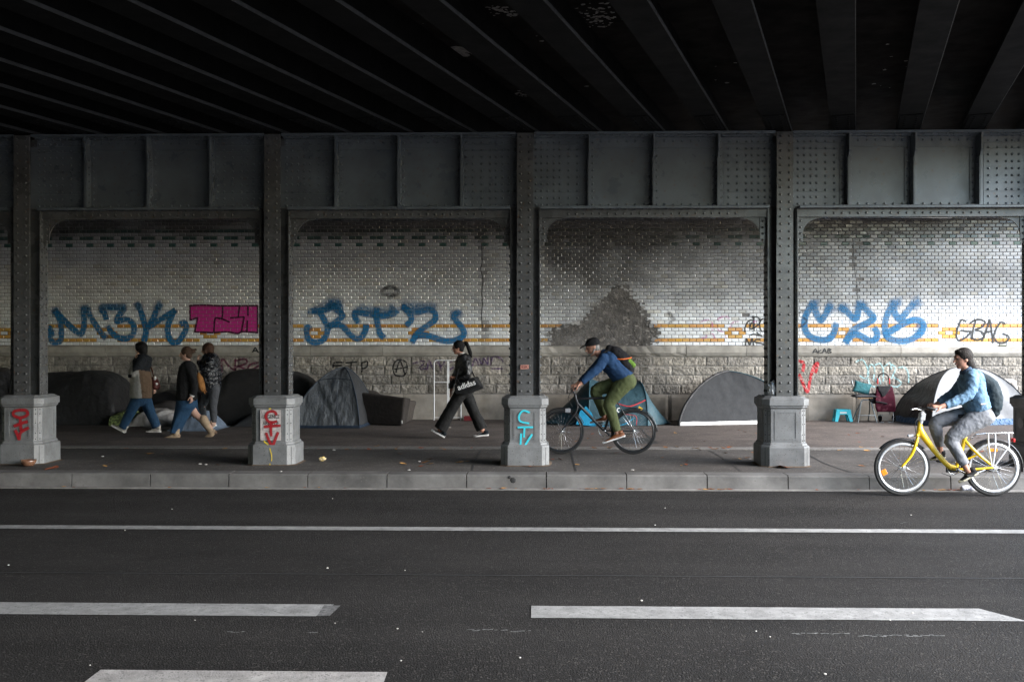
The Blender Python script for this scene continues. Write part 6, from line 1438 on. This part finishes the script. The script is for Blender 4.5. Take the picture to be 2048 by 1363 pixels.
f4.piece('trousers', BLK_T, [[(605, 610, 0, .125, 1.3), (610, 700, 0, .135, 1.25)], [(585, 700, -.08, .108), (460, 910, -.08, .098), (400, 1020, -.08, .105), (342, 1125, -.08, .112)], [(635, 710, .08, .108), (722, 920, .08, .092), (770, 1020, .08, .095), (815, 1125, .08, .100)]], .013, 3, cap='flat')
DK = cloth('black_canvas', (.012, .016, .020))
shoe(t, f4.P(388, 1222, -.08), f4.P(238, 1140, -.09), .075, .098, DK, RUB, sole_h=.036, tilt_up=(.45, 0, 1), laces=RUB, collar=.02); shoe(t, f4.P(893, 1198, .08), f4.P(722, 1216, .07), .075, .098, DK, RUB, sole_h=.036, laces=RUB, collar=.02)
duf = thing('duffel_bag', 'black duffel bag with white lettering carried at the hip of the striding woman', 'bag', f4.P(670, 640, -.3))
def PD(u, v, d): return f4.P(u, v, d)
fr = [PD(498, 625, -.34), PD(505, 725, -.34), PD(640, 742, -.36), PD(795, 620, -.36), PD(735, 535, -.36), PD(715, 532, -.36)]
bk = [PD(560, 610, -.12), PD(565, 700, -.12), PD(700, 710, -.12), PD(845, 660, -.12), PD(780, 530, -.12), PD(765, 525, -.12)]
bm = bmesh.new(); va = [bm.verts.new(p) for p in fr]; vb = [bm.verts.new(p) for p in bk]; n = len(fr); bm.faces.new(va); bm.faces.new(vb[::-1])
for k in range(n): bm.faces.new((va[k], vb[k], vb[(k+1) % n], va[(k+1) % n]))
bmesh.ops.recalc_face_normals(bm, faces=bm.faces); bmesh.ops.bevel(bm, geom=list(bm.edges), offset=.028, segments=3, affect='EDGES', profile=.6); me = bpy.data.meshes.new('bag'); bm.to_mesh(me); bm.free()
link_mesh('bag_body', me, cloth('black_nylon', (.013, .013, .014), rough=.6), duf)
for st in ([(575, 600, -.372), (560, 700, -.372)], [(715, 540, -.375), (690, 690, -.375)]): pass
mb = MB(); f4.tube(mb, [(560, 600, -.35, .012), (535, 560, -.3, .012), (520, 540, -.22, .012), (640, 560, -.33, .012), (720, 545, -.35, .012)], n=7); mb.build('handle', BLK, duf, smooth=True)
mb = MB(); f4.tube(mb, [(740, 545, -.2, .012), (690, 440, -.18, .012), (620, 310, -.16, .012), (560, 420, -.2, .012), (510, 600, -.33, .012)], n=7); mb.build('shoulder_strap', BLK, duf, smooth=True)
pl = f4.P(642, 622, -.374); d_ = f4.P(740, 590, -.372)-f4.P(545, 655, -.372); ang = math.atan2(d_.z, d_.x)
lettering('lettering', mat('white_print_on_bag', (.80, .80, .80), .6), 'adidas', pl, .128, duf, rot=(R(90), -ang, 0), bold=.0025, sx=1.0)
# ------------------------------------------------------------------ bicycles and riders
M_TYRE = mat('black_tyre', (.018, .018, .018), .8, nscale=30, namt=.3); M_CHROME = mat('chrome', (.75, .76, .78), .22, metal=.9, nscale=30, namt=.1); M_ALU = mat('brushed_rim', (.62, .63, .65), .35, metal=.5, nscale=30, namt=.12)
M_YEL = mat('glossy_yellow_paint', (.80, .52, .015), .3, nscale=5, namt=.08, coat=.6); M_BKP = mat('black_frame_paint', (.016, .017, .020), .35, nscale=5, namt=.15); M_GREYP = mat('pale_grey_enamel', (.62, .63, .65), .4, nscale=6, namt=.1); M_ORR = mat('orange_reflector', (.8, .22, .01), .25)
M_RUBB = mat('black_rubber', (.014, .014, .014), .6)
def wheel(t, c, R_, r_t, rim_m, rim_w, tyre_m, spokes, hub_r=.028, phase=0.0, ax=(0, 1, 0), sp_r=.0018):
    c = Vector(c); w_ = None
    mb = MB(); torus(mb, c, R_-r_t, r_t, ax, 48, 10, .95); ty = mb.build('wheel', tyre_m, t, smooth=True)
    mb = MB(); n = 48; rr = [(R_-r_t*1.75, .016), (R_-r_t*1.6, .019), (R_-r_t*1.9-rim_w, .014), (R_-r_t*2.0-rim_w, .006), (R_-r_t*2.0-rim_w, -.006), (R_-r_t*1.9-rim_w, -.014), (R_-r_t*1.6, -.019), (R_-r_t*1.75, -.016)]; idx = []
    for i in range(n): a = 2*math.pi*i/n; idx.append([mb.vert(c + Vector((q*math.cos(a), y, q*math.sin(a)))) for q, y in rr])
    for i in range(n):
        for j in range(len(rr)): mb.face((idx[i][j], idx[(i+1) % n][j], idx[(i+1) % n][(j+1) % len(rr)], idx[i][(j+1) % len(rr)]))
    mb.build('rim', rim_m, ty, smooth=True, recalc=True)
    mb = MB()
    for i in range(spokes):
        a = 2*math.pi*i/spokes + phase; e = .028*(1 if i % 2 else -1); b = a + .35*(1 if (i//2) % 2 else -1)
        mb.tube([c + Vector((hub_r*math.cos(b), e, hub_r*math.sin(b))), c + Vector(((R_-r_t*1.9-rim_w)*math.cos(a), 0, (R_-r_t*1.9-rim_w)*math.sin(a)))], sp_r, n=4, cap='flat')
    mb.build('spokes', M_CHROME, ty)
    mb = MB(); mb.tube([c + Vector((0, -.05, 0)), c + Vector((0, -.032, 0)), c + Vector((0, -.03, 0)), c + Vector((0, .03, 0)), c + Vector((0, .032, 0)), c + Vector((0, .05, 0))], [.012, .014, hub_r, hub_r, .014, .012], n=12, cap='flat', side=(1, 0, 0)); mb.build('hub', rim_m if rim_m is M_GREYP else M_CHROME, ty, smooth=False)
    return ty
# --- yellow city bicycle at the right, on the road by the kerb (joints read in the 1720,680 crop, zoom 4.259)
OY, ZY, YY = (1720, 680), 4.259, 12.02
def PY(u, v, d=0): return at(OY[0]+u/ZY, OY[1]+v/ZY, YY+d)
RW = .335; fc = PY(358, 1080); rc = PY(1132, 1080); fc.z = rc.z = RW+.002
yb = thing('city_bicycle', 'yellow step-through city bicycle with pale rims and rear rack ridden along the kerb', 'bicycle', ((fc.x+rc.x)/2, YY, 0))
wheel(yb, fc, RW, .021, M_ALU, .030, M_TYRE, 28, .036, .1); wheel(yb, rc, RW, .021, M_ALU, .030, M_TYRE, 28, .042, .25)
mb = MB(); mb.obox(fc + Vector((-.215, -.008, -.055)), (.028, 0, .016), (0, .006, 0), (-.016, 0, .030)); mb.build('spoke_reflector', M_ORR, yb, bevel=.004)
def bt(name, m, ch, n=12, sm=4, sy=1.0, cap='round', par=None):
    mb = MB(); mb.tube([PY(c[0], c[1], c[2]) for c in ch], [c[3] for c in ch], n=n, sy=sy, smooth=sm, cap=cap); return mb.build(name, m, par or yb, smooth=True)
frm = bt('frame', M_YEL, [(512, 725, 0, .030), (520, 780, 0, .044), (600, 895, 0, .036), (690, 1005, 0, .032), (760, 1072, 0, .032), (815, 1085, 0, .030)], sy=.72)
bt('head_tube', M_YEL, [(512, 700, 0, .026), (496, 800, 0, .027)], par=frm, sm=0)
bt('seat_tube', M_YEL, [(818, 1085, 0, .020), (868, 930, 0, .024), (896, 825, 0, .024)], par=frm)
for d in (-.055, .055):
    bt('seat_stay', M_YEL, [(905, 865, d*.3, .018), (960, 925, d, .020), (1040, 1000, d*1.1, .018), (1128, 1070, d*1.2, .014)], par=frm)
    bt('chain_stay', M_YEL, [(800, 1098, d*.6, .014), (960, 1098, d, .013), (1132, 1084, d*1.2, .013)], par=frm)
    bt('fork_blade', M_YEL, [(490, 830, d*.7, .019), (470, 900, d, .020), (432, 985, d, .018), (362, 1070, d, .014)], par=frm)
bt('fork_crown', M_YEL, [(488, 812, -.045, .022), (488, 812, .045, .022)], sm=0, par=frm)
bt('frame_strut', M_YEL, [(850, 1035, 0, .012), (930, 1005, -.03, .013), (1010, 965, -.06, .012)], par=frm)
bt('stem', M_GREYP, [(515, 705, 0, .024), (528, 640, 0, .028), (530, 625, 0, .030)], sy=1.2); mb = MB(); mb.obox(PY(526, 650), (.032, 0, 0), (0, .045, 0), (.006, 0, .045)); mb.build('stem_cover', M_GREYP, yb, bevel=.012)
bt('handlebar', M_BKP, [(625, 585, -.29, .012), (575, 575, -.27, .012), (528, 588, -.14, .012), (520, 595, 0, .013), (528, 588, .14, .012), (575, 575, .27, .012), (625, 585, .29, .012)])
for d in (-.29, .29): bt('grip', M_RUBB, [(575, 576, d*.95, .017), (632, 586, d, .018)], sm=0)
for d in (-.27, .27): bt('brake_lever', M_CHROME, [(545, 600, d*.8, .006), (480, 585, d*.95, .006), (440, 590, d, .007)])
mb = MB(); mb.tube([PY(425, 590, -.24), PY(520, 570, -.22)], .004, n=5); mb.tube([PY(526, 640, -.05), PY(470, 700, -.10), PY(478, 800, -.06)], .0045, n=5, smooth=5); mb.build('brake_cable', M_RUBB, yb, smooth=True)
mb = MB(); mb.obox(PY(430, 812), (.034, 0, .004), (0, .026, 0), (-.002, 0, .014)); mb.build('headlight', mat('headlight_lens', (.85, .85, .88), .15, coat=.5), yb, bevel=.006); bt('lamp_bracket', M_GREYP, [(455, 812, 0, .007), (490, 815, 0, .007)], sm=0)
mb = MB(); mb.obox(PY(445, 850), (.026, 0, .0), (0, .014, 0), (0, 0, .012)); mb.build('front_reflector', M_GREYP, yb, bevel=.003)
def fender(name, c, a0, a1, m, R_=RW+.016, wd=.028):
    mb = MB(); prev = None; n = 22
    for i in range(n+1):
        a = R(lerp(a0, a1, i/n)); row = [mb.vert(Vector(c) + Vector(((R_-(.010 if abs(y) == wd else 0))*math.cos(a), y, (R_-(.010 if abs(y) == wd else 0))*math.sin(a)))) for y in (-wd, -wd*.5, wd*.5, wd)]
        row += [mb.vert(Vector(c) + Vector(((R_+.003-(.010 if abs(y) == wd else 0))*math.cos(a), y, (R_+.003-(.010 if abs(y) == wd else 0))*math.sin(a)))) for y in (wd, wd*.5, -wd*.5, -wd)]
        if prev:
            for k in range(8): mb.face((prev[k], row[k], row[(k+1) % 8], prev[(k+1) % 8]))
        else: mb.face(row)
        prev = row
    mb.face(prev[::-1]); return mb.build(name, m, yb, smooth=True, recalc=True)
fender('fender', fc, 40, 140, M_BKP); fender('fender', rc, -8, 178, M_BKP)
mb = MB()
for d in (-.062, -.02, .02, .062): mb.tube([PY(985, 800, d), PY(1080, 792, d), PY(1300, 790, d)], .008, n=6)
mb.tube([PY(1300, 790, -.062), PY(1308, 792, 0), PY(1300, 790, .062)], .006, n=6)
for u in (1060, 1180, 1290): mb.tube([PY(u, 793, -.062), PY(u, 793, .062)], .005, n=6)
rk = mb.build('rack', M_CHROME, yb, smooth=True)
for d in (-.072, .072):
    for u0, u1 in ((1090, 1122), (1150, 1132), (1262, 1145)): mb = MB(); mb.tube([PY(u0, 795, d), PY(u0+(8 if u0 > 1200 else 4), 900, d), PY(u1, 1072, d)], .010, n=6); mb.build('rack_stay', M_GREYP, rk, smooth=True)
    mb = MB(); mb.tube([PY(990, 802, d*.8), PY(930, 850, d*.3)], .007, n=6); mb.build('rack_stay', M_CHROME, rk, smooth=True)
mb = MB(); mb.obox(PY(1302, 850, 0), (.012, 0, 0), (0, .04, 0), (0, 0, .022)); mb.build('rear_light', mat('red_lens', (.5, .02, .02), .25), yb, bevel=.005)
mb = MB(); mb.obox(PY(1135, 935, -.07), (.05, 0, .0), (0, .004, 0), (.0, 0, .018)); mb.build('side_reflector', M_ORR, yb, bevel=.003)
bt('seat_post', M_CHROME, [(896, 830, 0, .014), (905, 770, 0, .014), (935, 660, 0, .014)], sm=0)
mb = MB(); mb.tube([PY(850, 645, 0), PY(910, 650, 0), PY(990, 645, 0), PY(1050, 632, 0)], [.022, .035, .065, .07], n=12, sy=1.25, smooth=3); mb.build('saddle', M_RUBB, yb, smooth=True)
bb = PY(812, 1092); mb = MB(); torus(mb, bb + Vector((0, .05, 0)), .075, .006, (0, 1, 0), 30, 6); mb.tube([bb + Vector((0, -.07, 0)), bb + Vector((0, .07, 0))], .022, n=10, side=(1, 0, 0)); mb.build('chainring', M_CHROME, yb, smooth=True)
mb = MB(); mb.obox(PY(960, 1098, .055), (.32, 0, .004), (0, .010, 0), (0, 0, .035)); mb.build('chain_guard', M_BKP, yb, bevel=.01)
pn_, pf_ = PY(930, 1150, -.13), PY(690, 1030, .13)
for p, d in ((pn_, -.075), (pf_, .075)):
    mb = MB(); mb.tube([bb + Vector((0, d, 0)), Vector((p.x, bb.y+d, p.z))], [.013, .010], n=8); mb.build('crank', M_CHROME, yb, smooth=True)
    mb = MB(); mb.obox(p, (.045, 0, 0), (0, .045, 0), (0, 0, .012)); mb.build('pedal', M_RUBB, yb, bevel=.004)
mb = MB(); mb.tube([PY(1060, 1105, -.08), PY(1000, 1125, -.09), PY(900, 1130, -.1)], .008, n=6, smooth=4); mb.build('kickstand', M_CHROME, yb, smooth=True)
# rider
fw = Fig('woman in denim jacket and pale grey jeans with dark backpack riding the yellow bicycle', OY, ZY, YY, (760, 1290)); ORG[fw.t.name] = Vector((PY(900, 600).x, YY, .55)); fw.t.location = ORG[fw.t.name]; t = fw.t
hc = fw.P(872, 158); mb = MB(); LW, MW = head(mb, hc, (-1, -.12, -.06), (.03, 0, 1), .98)
fw.tube(mb, [(890, 225, 0, .05), (908, 265, 0, .058), (935, 320, 0, .11, 1.5), (965, 440, 0, .11, 1.4), (1000, 590, 0, .12, 1.45)])
fw.tube(mb, [(950, 300, -.16, .05), (925, 450, -.23, .042), (800, 525, -.25, .034), (690, 566, -.27, .027)]); fw.tube(mb, [(915, 300, .16, .05), (820, 430, .22, .042), (720, 500, .25, .034), (650, 545, .27, .027)])
fw.tube(mb, [(1030, 640, -.09, .095), (900, 730, -.10, .085), (770, 845, -.10, .058), (840, 960, -.11, .052), (902, 1085, -.12, .036), (925, 1118, -.12, .036)]); fw.tube(mb, [(1000, 640, .09, .095), (820, 650, .10, .08), (640, 700, .10, .056), (660, 820, .11, .05), (682, 930, .12, .034), (690, 985, .12, .036)])
hand(mb, fw.P(690, 566, -.27), (-1, 0, .05), (.0, .3, -1), .95, .85, 1); hand(mb, fw.P(650, 548, .27), (-1, 0, .0), (0, -.3, -1), .95, .85, -1)
blob(mb, 'body', SKIN2, t, .0085, 2); face_bits(t, LW, MW)
mb = MB(); mb.ball(LW(-.024, 0, .038), .106, .088, .100, 16, 12, MW); mb.ball(LW(-.058, 0, -.03), .06, .078, .085, 14, 10, MW); mb.tube([LW(-.075, 0, -.01), LW(-.098, 0, -.09), LW(-.150, 0, -.19), LW(-.165, -.02, -.27)], [.056, .056, .052, .022], n=10); mb.ball(LW(.04, 0, .085), .05, .06, .035, 12, 8, MW); blob(mb, 'hair', HAIR_DBR, t, .010, 2)
DEN = cloth('pale_blue_denim_jacket', (.145, .25, .365), bscale=20, bstr=.8, nscale=16, namt=.4)
def ink(me): pass
fw.piece('denim_jacket', DEN, [[(905, 262, 0, .075, 1.1), (935, 315, 0, .13, 1.5), (960, 420, 0, .138, 1.4), (985, 520, 0, .14, 1.4), (1005, 590, 0, .145, 1.4)], [(952, 305, -.16, .078), (950, 400, -.22, .068), (920, 465, -.24, .064), (800, 528, -.25, .050), (725, 558, -.26, .042)], [(915, 300, .16, .078), (820, 432, .22, .064), (720, 500, .25, .05), (670, 535, .26, .042)]], .012, 3, cap='flat')
mb = MB(); fw.tube(mb, [(885, 245, 0, .062, 1.15), (905, 268, 0, .085, 1.2)], cap='flat'); blob(mb, 'collar', cloth('dark_denim', (.06, .10, .16)), t, .011, 2)
fw.piece('top', cloth('grey_print_top', (.10, .09, .085)), [[(1000, 588, 0, .138, 1.38), (1020, 625, 0, .14, 1.35)]], .013, 2, cap='flat')
mb = MB(); mb.obox(fw.P(1050, 543, -.205), (.028, 0, .001), (0, .004, 0), (0, 0, .007)); mb.build('white_tab', RUB, t)
fw.piece('trousers', JEANS_L, [[(1010, 625, 0, .14, 1.25), (1030, 650, 0, .145, 1.2)], [(1040, 645, -.09, .125), (900, 735, -.10, .105), (775, 840, -.10, .076), (800, 900, -.105, .07), (858, 1000, -.11, .060), (895, 1060, -.12, .052)], [(1000, 640, .09, .12), (820, 655, .10, .10), (645, 695, .10, .073), (650, 770, .105, .067), (672, 860, .11, .056), (682, 900, .12, .050)]], .012, 3, cap='flat')
SH = cloth('black_trainer', (.014, .014, .016))
shoe(t, PY(1000, 1135, -.12), PY(850, 1215, -.13), .075, .092, SH, mat('cream_sole', (.48, .44, .32), .6), tilt_up=(.3, 0, 1), collar=.02); shoe(t, PY(725, 1005, .12), PY(600, 1025, .13), .075, .092, SH, mat('cream_sole', (.48, .44, .32), .6), tilt_up=(.1, 0, 1), collar=.02)
bp = thing('backpack', 'dark slate backpack worn by the woman on the yellow bicycle', 'backpack', fw.P(1110, 480, 0)); ft = fw.t; fw.t = bp
BPM = cloth('slate_backpack_nylon', (.022, .034, .042))
fw.piece('pack', BPM, [[(1030, 320, 0, .07, 1.6), (1080, 380, 0, .105, 1.4), (1110, 480, 0, .12, 1.35), (1122, 570, 0, .105, 1.4), (1125, 600, 0, .08, 1.5)]], .014, 3)
for d in (-.11, .11): mb = MB(); fw.tube(mb, [(1010, 330, d, .012), (955, 300, d*1.25, .014), (915, 340, d*1.3, .014), (905, 420, d*1.25, .014), (950, 510, d*1.3, .012), (1060, 550, d*1.0, .012)], n=7); mb.build('strap', BPM, bp, smooth=True)
fw.t = ft
# --- dark bicycle and man (joints read in the 1060,660 crop, zoom 5.047)
OM, ZM, YM = (1060, 660), 5.047, 14.75
def PM(u, v, d=0): return at(OM[0]+u/ZM, OM[1]+v/ZM, YM+d)
RM = .335; fc = PM(318, 1015); rc = PM(1045, 1015); fc.z = rc.z = PZ+RM
db = thing('bicycle', 'black trekking bicycle ridden left between the third and fourth columns', 'bicycle', ((fc.x+rc.x)/2, YM, PZ)); yb = db
wheel(db, fc, RM, .020, M_BKP, .016, M_TYRE, 28, .022, 0, sp_r=.0015); wheel(db, rc, RM, .020, M_BKP, .016, M_TYRE, 28, .026, .2, sp_r=.0015)
def bm_(name, m, ch, n=10, sm=0, sy=1.0, par=None):
    mb = MB(); mb.tube([PM(c[0], c[1], c[2]) for c in ch], [c[3] for c in ch], n=n, sy=sy, smooth=sm); return mb.build(name, m, par or db, smooth=True)
frm = bm_('frame', M_BKP, [(470, 700, 0, .020), (480, 740, 0, .022), (748, 1010, 0, .022)])
bm_('top_tube', M_BKP, [(468, 690, 0, .018), (860, 680, 0, .017)], par=frm); bm_('seat_tube', M_BKP, [(752, 1010, 0, .018), (868, 640, 0, .017)], par=frm); bm_('head_tube', M_BKP, [(455, 650, 0, .020), (482, 780, 0, .021)], par=frm)
for d in (-.055, .055):
    bm_('seat_stay', M_BKP, [(862, 690, d*.3, .009), (1045, 1010, d, .009)], par=frm); bm_('chain_stay', M_BKP, [(752, 1012, d*.5, .010), (1045, 1018, d, .010)], par=frm); bm_('fork_blade', M_BKP, [(480, 775, d*.8, .014), (455, 840, d, .014), (318, 1015, d, .011)], sm=3, par=frm)
bm_('stem', M_BKP, [(455, 650, 0, .014), (430, 600, 0, .014)]); bm_('handlebar', M_BKP, [(455, 585, -.29, .012), (428, 600, -.15, .012), (425, 602, 0, .013), (428, 600, .15, .012), (455, 585, .29, .012)], sm=3)
for d in (-.29, .29): bm_('grip', M_RUBB, [(440, 590, d*.75, .017), (458, 585, d, .017)])
mb = MB(); mb.tube([PM(420, 610, -.15), PM(385, 690, -.12), PM(430, 770, -.06)], .0045, n=5, smooth=5); mb.tube([PM(420, 610, .15), PM(395, 680, .12), PM(520, 720, .03)], .0045, n=5, smooth=5); mb.build('brake_cable', M_RUBB, db, smooth=True)
mb = MB(); mb.obox(PM(380, 808, 0), (.04, 0, 0), (0, .028, 0), (0, 0, .03)); mb.build('headlight', mat('grey_lamp_body', (.30, .31, .33), .3), db, bevel=.008); bm_('lamp_bracket', M_BKP, [(410, 808, 0, .006), (470, 790, 0, .006)])
bm_('seat_post', M_CHROME, [(868, 640, 0, .013), (900, 560, 0, .013)]); mb = MB(); mb.tube([PM(840, 540, 0), PM(900, 545, 0), PM(985, 530, 0)], [.02, .04, .068], n=12, sy=1.2, smooth=3); mb.build('saddle', M_RUBB, db, smooth=True)
RW_, yb = RM, db
fender('fender', fc, 20, 160, M_BKP, RM+.016, .024); fender('fender', rc, 0, 175, M_BKP, RM+.016, .024)
bb = PM(752, 1012); mb = MB(); torus(mb, bb + Vector((0, .045, 0)), .085, .006, (0, 1, 0), 30, 6); mb.tube([bb + Vector((0, -.065, 0)), bb + Vector((0, .065, 0))], .020, n=10, side=(1, 0, 0)); mb.build('chainring', M_CHROME, db, smooth=True)
pn_, pf_ = PM(858, 1108, -.12), PM(700, 930, .12); 
for p, d in ((pn_, -.07), (pf_, .07)):
    mb = MB(); mb.tube([bb + Vector((0, d, 0)), Vector((p.x, bb.y+d, p.z))], [.013, .010], n=8); mb.build('crank', M_BKP, db, smooth=True)
    mb = MB(); mb.obox(p, (.045, 0, 0), (0, .045, 0), (0, 0, .011)); mb.build('pedal', M_RUBB, db, bevel=.004)
mb = MB(); mb.tube([bb + Vector((0, .045, .085)), rc + Vector((0, .045, .035))], .004, n=5); mb.tube([bb + Vector((0, .045, -.085)), rc + Vector((0, .045, -.035))], .004, n=5); mb.build('chain', M_RUBB, db)
fm = Fig('man in blue jacket, olive trousers and black cap bent forward riding the dark bicycle', OM, ZM, YM, (760, 1240)); ORG[fm.t.name] = Vector((PM(900, 500).x, YM, PZ+.5)); fm.t.location = ORG[fm.t.name]; t = fm.t
hc = fm.P(632, 172); mb = MB(); LM_, MM = head(mb, hc, (-1, -.12, -.30), (-.25, 0, 1), 1.0)
fm.tube(mb, [(665, 215, 0, .055), (712, 250, 0, .062), (790, 300, 0, .12, 1.5), (880, 400, 0, .12, 1.4), (950, 500, 0, .125, 1.4)])
fm.tube(mb, [(745, 290, -.18, .055), (640, 420, -.24, .045), (560, 490, -.26, .038), (500, 545, -.27, .030)]); fm.tube(mb, [(750, 290, .18, .055), (610, 430, .24, .045), (540, 490, .26, .038), (480, 540, .27, .030)])
fm.tube(mb, [(955, 520, -.09, .10), (880, 620, -.1, .088), (795, 735, -.1, .062), (840, 880, -.11, .052), (882, 1040, -.12, .036), (880, 1070, -.12, .036)]); fm.tube(mb, [(940, 520, .09, .10), (780, 570, .1, .085), (655, 605, .1, .06), (700, 730, .11, .052), (745, 860, .12, .036), (748, 895, .12, .036)])
hand(mb, fm.P(502, 545, -.27), (-1, 0, -.35), (0, .3, -1), 1.0, .75, 1); hand(mb, fm.P(482, 540, .27), (-1, 0, -.35), (0, -.3, -1), 1.0, .75, -1)
blob(mb, 'body', SKIN2, t, .0085, 2); face_bits(t, LM_, MM)
mb = MB(); mb.ball(LM_(-.045, 0, -.02), .062, .080, .070, 14, 10, MM); mb.tube([LM_(.05, -.045, -.085), LM_(.078, 0, -.10), LM_(.05, .045, -.085)], [.014, .022, .014], n=8); mb.tube([LM_(-.01, -.07, -.02), LM_(.03, -.06, -.08)], [.012, .014], n=7); mb.tube([LM_(-.01, .07, -.02), LM_(.03, .06, -.08)], [.012, .014], n=7); blob(mb, 'hair', HAIR_GRY, t, .010, 2)
CAP = cloth('black_cap_cloth', (.013, .013, .015)); mb = MB(); mb.ball(LM_(-.018, 0, .062), .112, .092, .082, 16, 12, MM); mb.tube([LM_(.04, -.04, .055), LM_(.10, 0, .062), LM_(.16, 0, .045)], [.03, .055, .045], n=10, sy=.2, side=MM @ Vector((0, 0, 1)), smooth=2); blob(mb, 'cap', CAP, t, .010, 2)
BJ = cloth('dark_blue_jacket', (.020, .055, .130), bscale=16)
fm.piece('jacket', BJ, [[(705, 240, 0, .075, 1.1), (775, 285, 0, .145, 1.5), (850, 370, 0, .150, 1.4), (910, 440, 0, .148, 1.4), (960, 495, 0, .150, 1.35)], [(745, 290, -.18, .085), (690, 370, -.22, .074), (635, 425, -.24, .070), (560, 492, -.26, .052), (520, 528, -.27, .044)], [(750, 290, .18, .085), (610, 430, .24, .066), (540, 490, .26, .052), (500, 525, .27, .044)]], .013, 3, cap='flat')
fm.piece('trousers', cloth('olive_trousers', (.085, .10, .042), bscale=14), [[(945, 490, 0, .145, 1.3), (968, 520, 0, .155, 1.2)], [(965, 515, -.09, .135), (880, 625, -.1, .110), (795, 740, -.1, .084), (812, 800, -.105, .080), (850, 920, -.11, .068), (880, 1020, -.12, .058)], [(940, 520, .09, .125), (780, 570, .1, .105), (660, 603, .1, .080), (690, 700, .11, .072), (722, 790, .12, .062), (745, 860, .12, .055)]], .013, 3, cap='flat')
BRN = mat('brown_leather_shoe', (.19, .065, .022), .55, nscale=14, namt=.2)
shoe(t, PM(960, 1072, -.12), PM(738, 1145, -.13), .085, .098, BRN, RUB, tilt_up=(.25, 0, 1), sole_h=.03, collar=.02); shoe(t, PM(820, 915, .12), PM(610, 940, .13), .085, .098, BRN, RUB, tilt_up=(.1, 0, 1), sole_h=.03, collar=.02)
bp = thing('backpack', 'black backpack with orange trim and green pocket worn by the man on the dark bicycle', 'backpack', fm.P(920, 290, 0)); ft = fm.t; fm.t = bp
fm.piece('pack', cloth('black_backpack_nylon', (.016, .015, .017)), [[(800, 190, 0, .06, 1.6), (850, 225, 0, .10, 1.45), (930, 300, 0, .115, 1.4), (985, 365, 0, .10, 1.4), (1000, 400, 0, .075, 1.5)]], .013, 3)
fm.piece('pocket', cloth('green_pocket_nylon', (.13, .24, .035)), [[(985, 315, -.07, .060, 1.2), (1035, 350, -.06, .045, 1.2)], [(985, 315, .07, .060, 1.2), (1035, 350, .06, .045, 1.2)]], .012, 2)
mb = MB(); fm.tube(mb, [(880, 290, -.165, .008), (940, 292, -.17, .010), (1010, 280, -.11, .010), (1022, 276, 0, .010), (1010, 280, .11, .010)], n=7); mb.build('piping', mat('orange_piping', (.80, .16, .02), .6), bp, smooth=True)
for d in (-.12, .12): mb = MB(); fm.tube(mb, [(800, 200, d, .013), (735, 235, d*1.3, .014), (740, 320, d*1.5, .014), (830, 385, d*1.55, .012), (960, 390, d*1.0, .012)], n=7); mb.build('strap', BLK, bp, smooth=True)
fm.t = ft
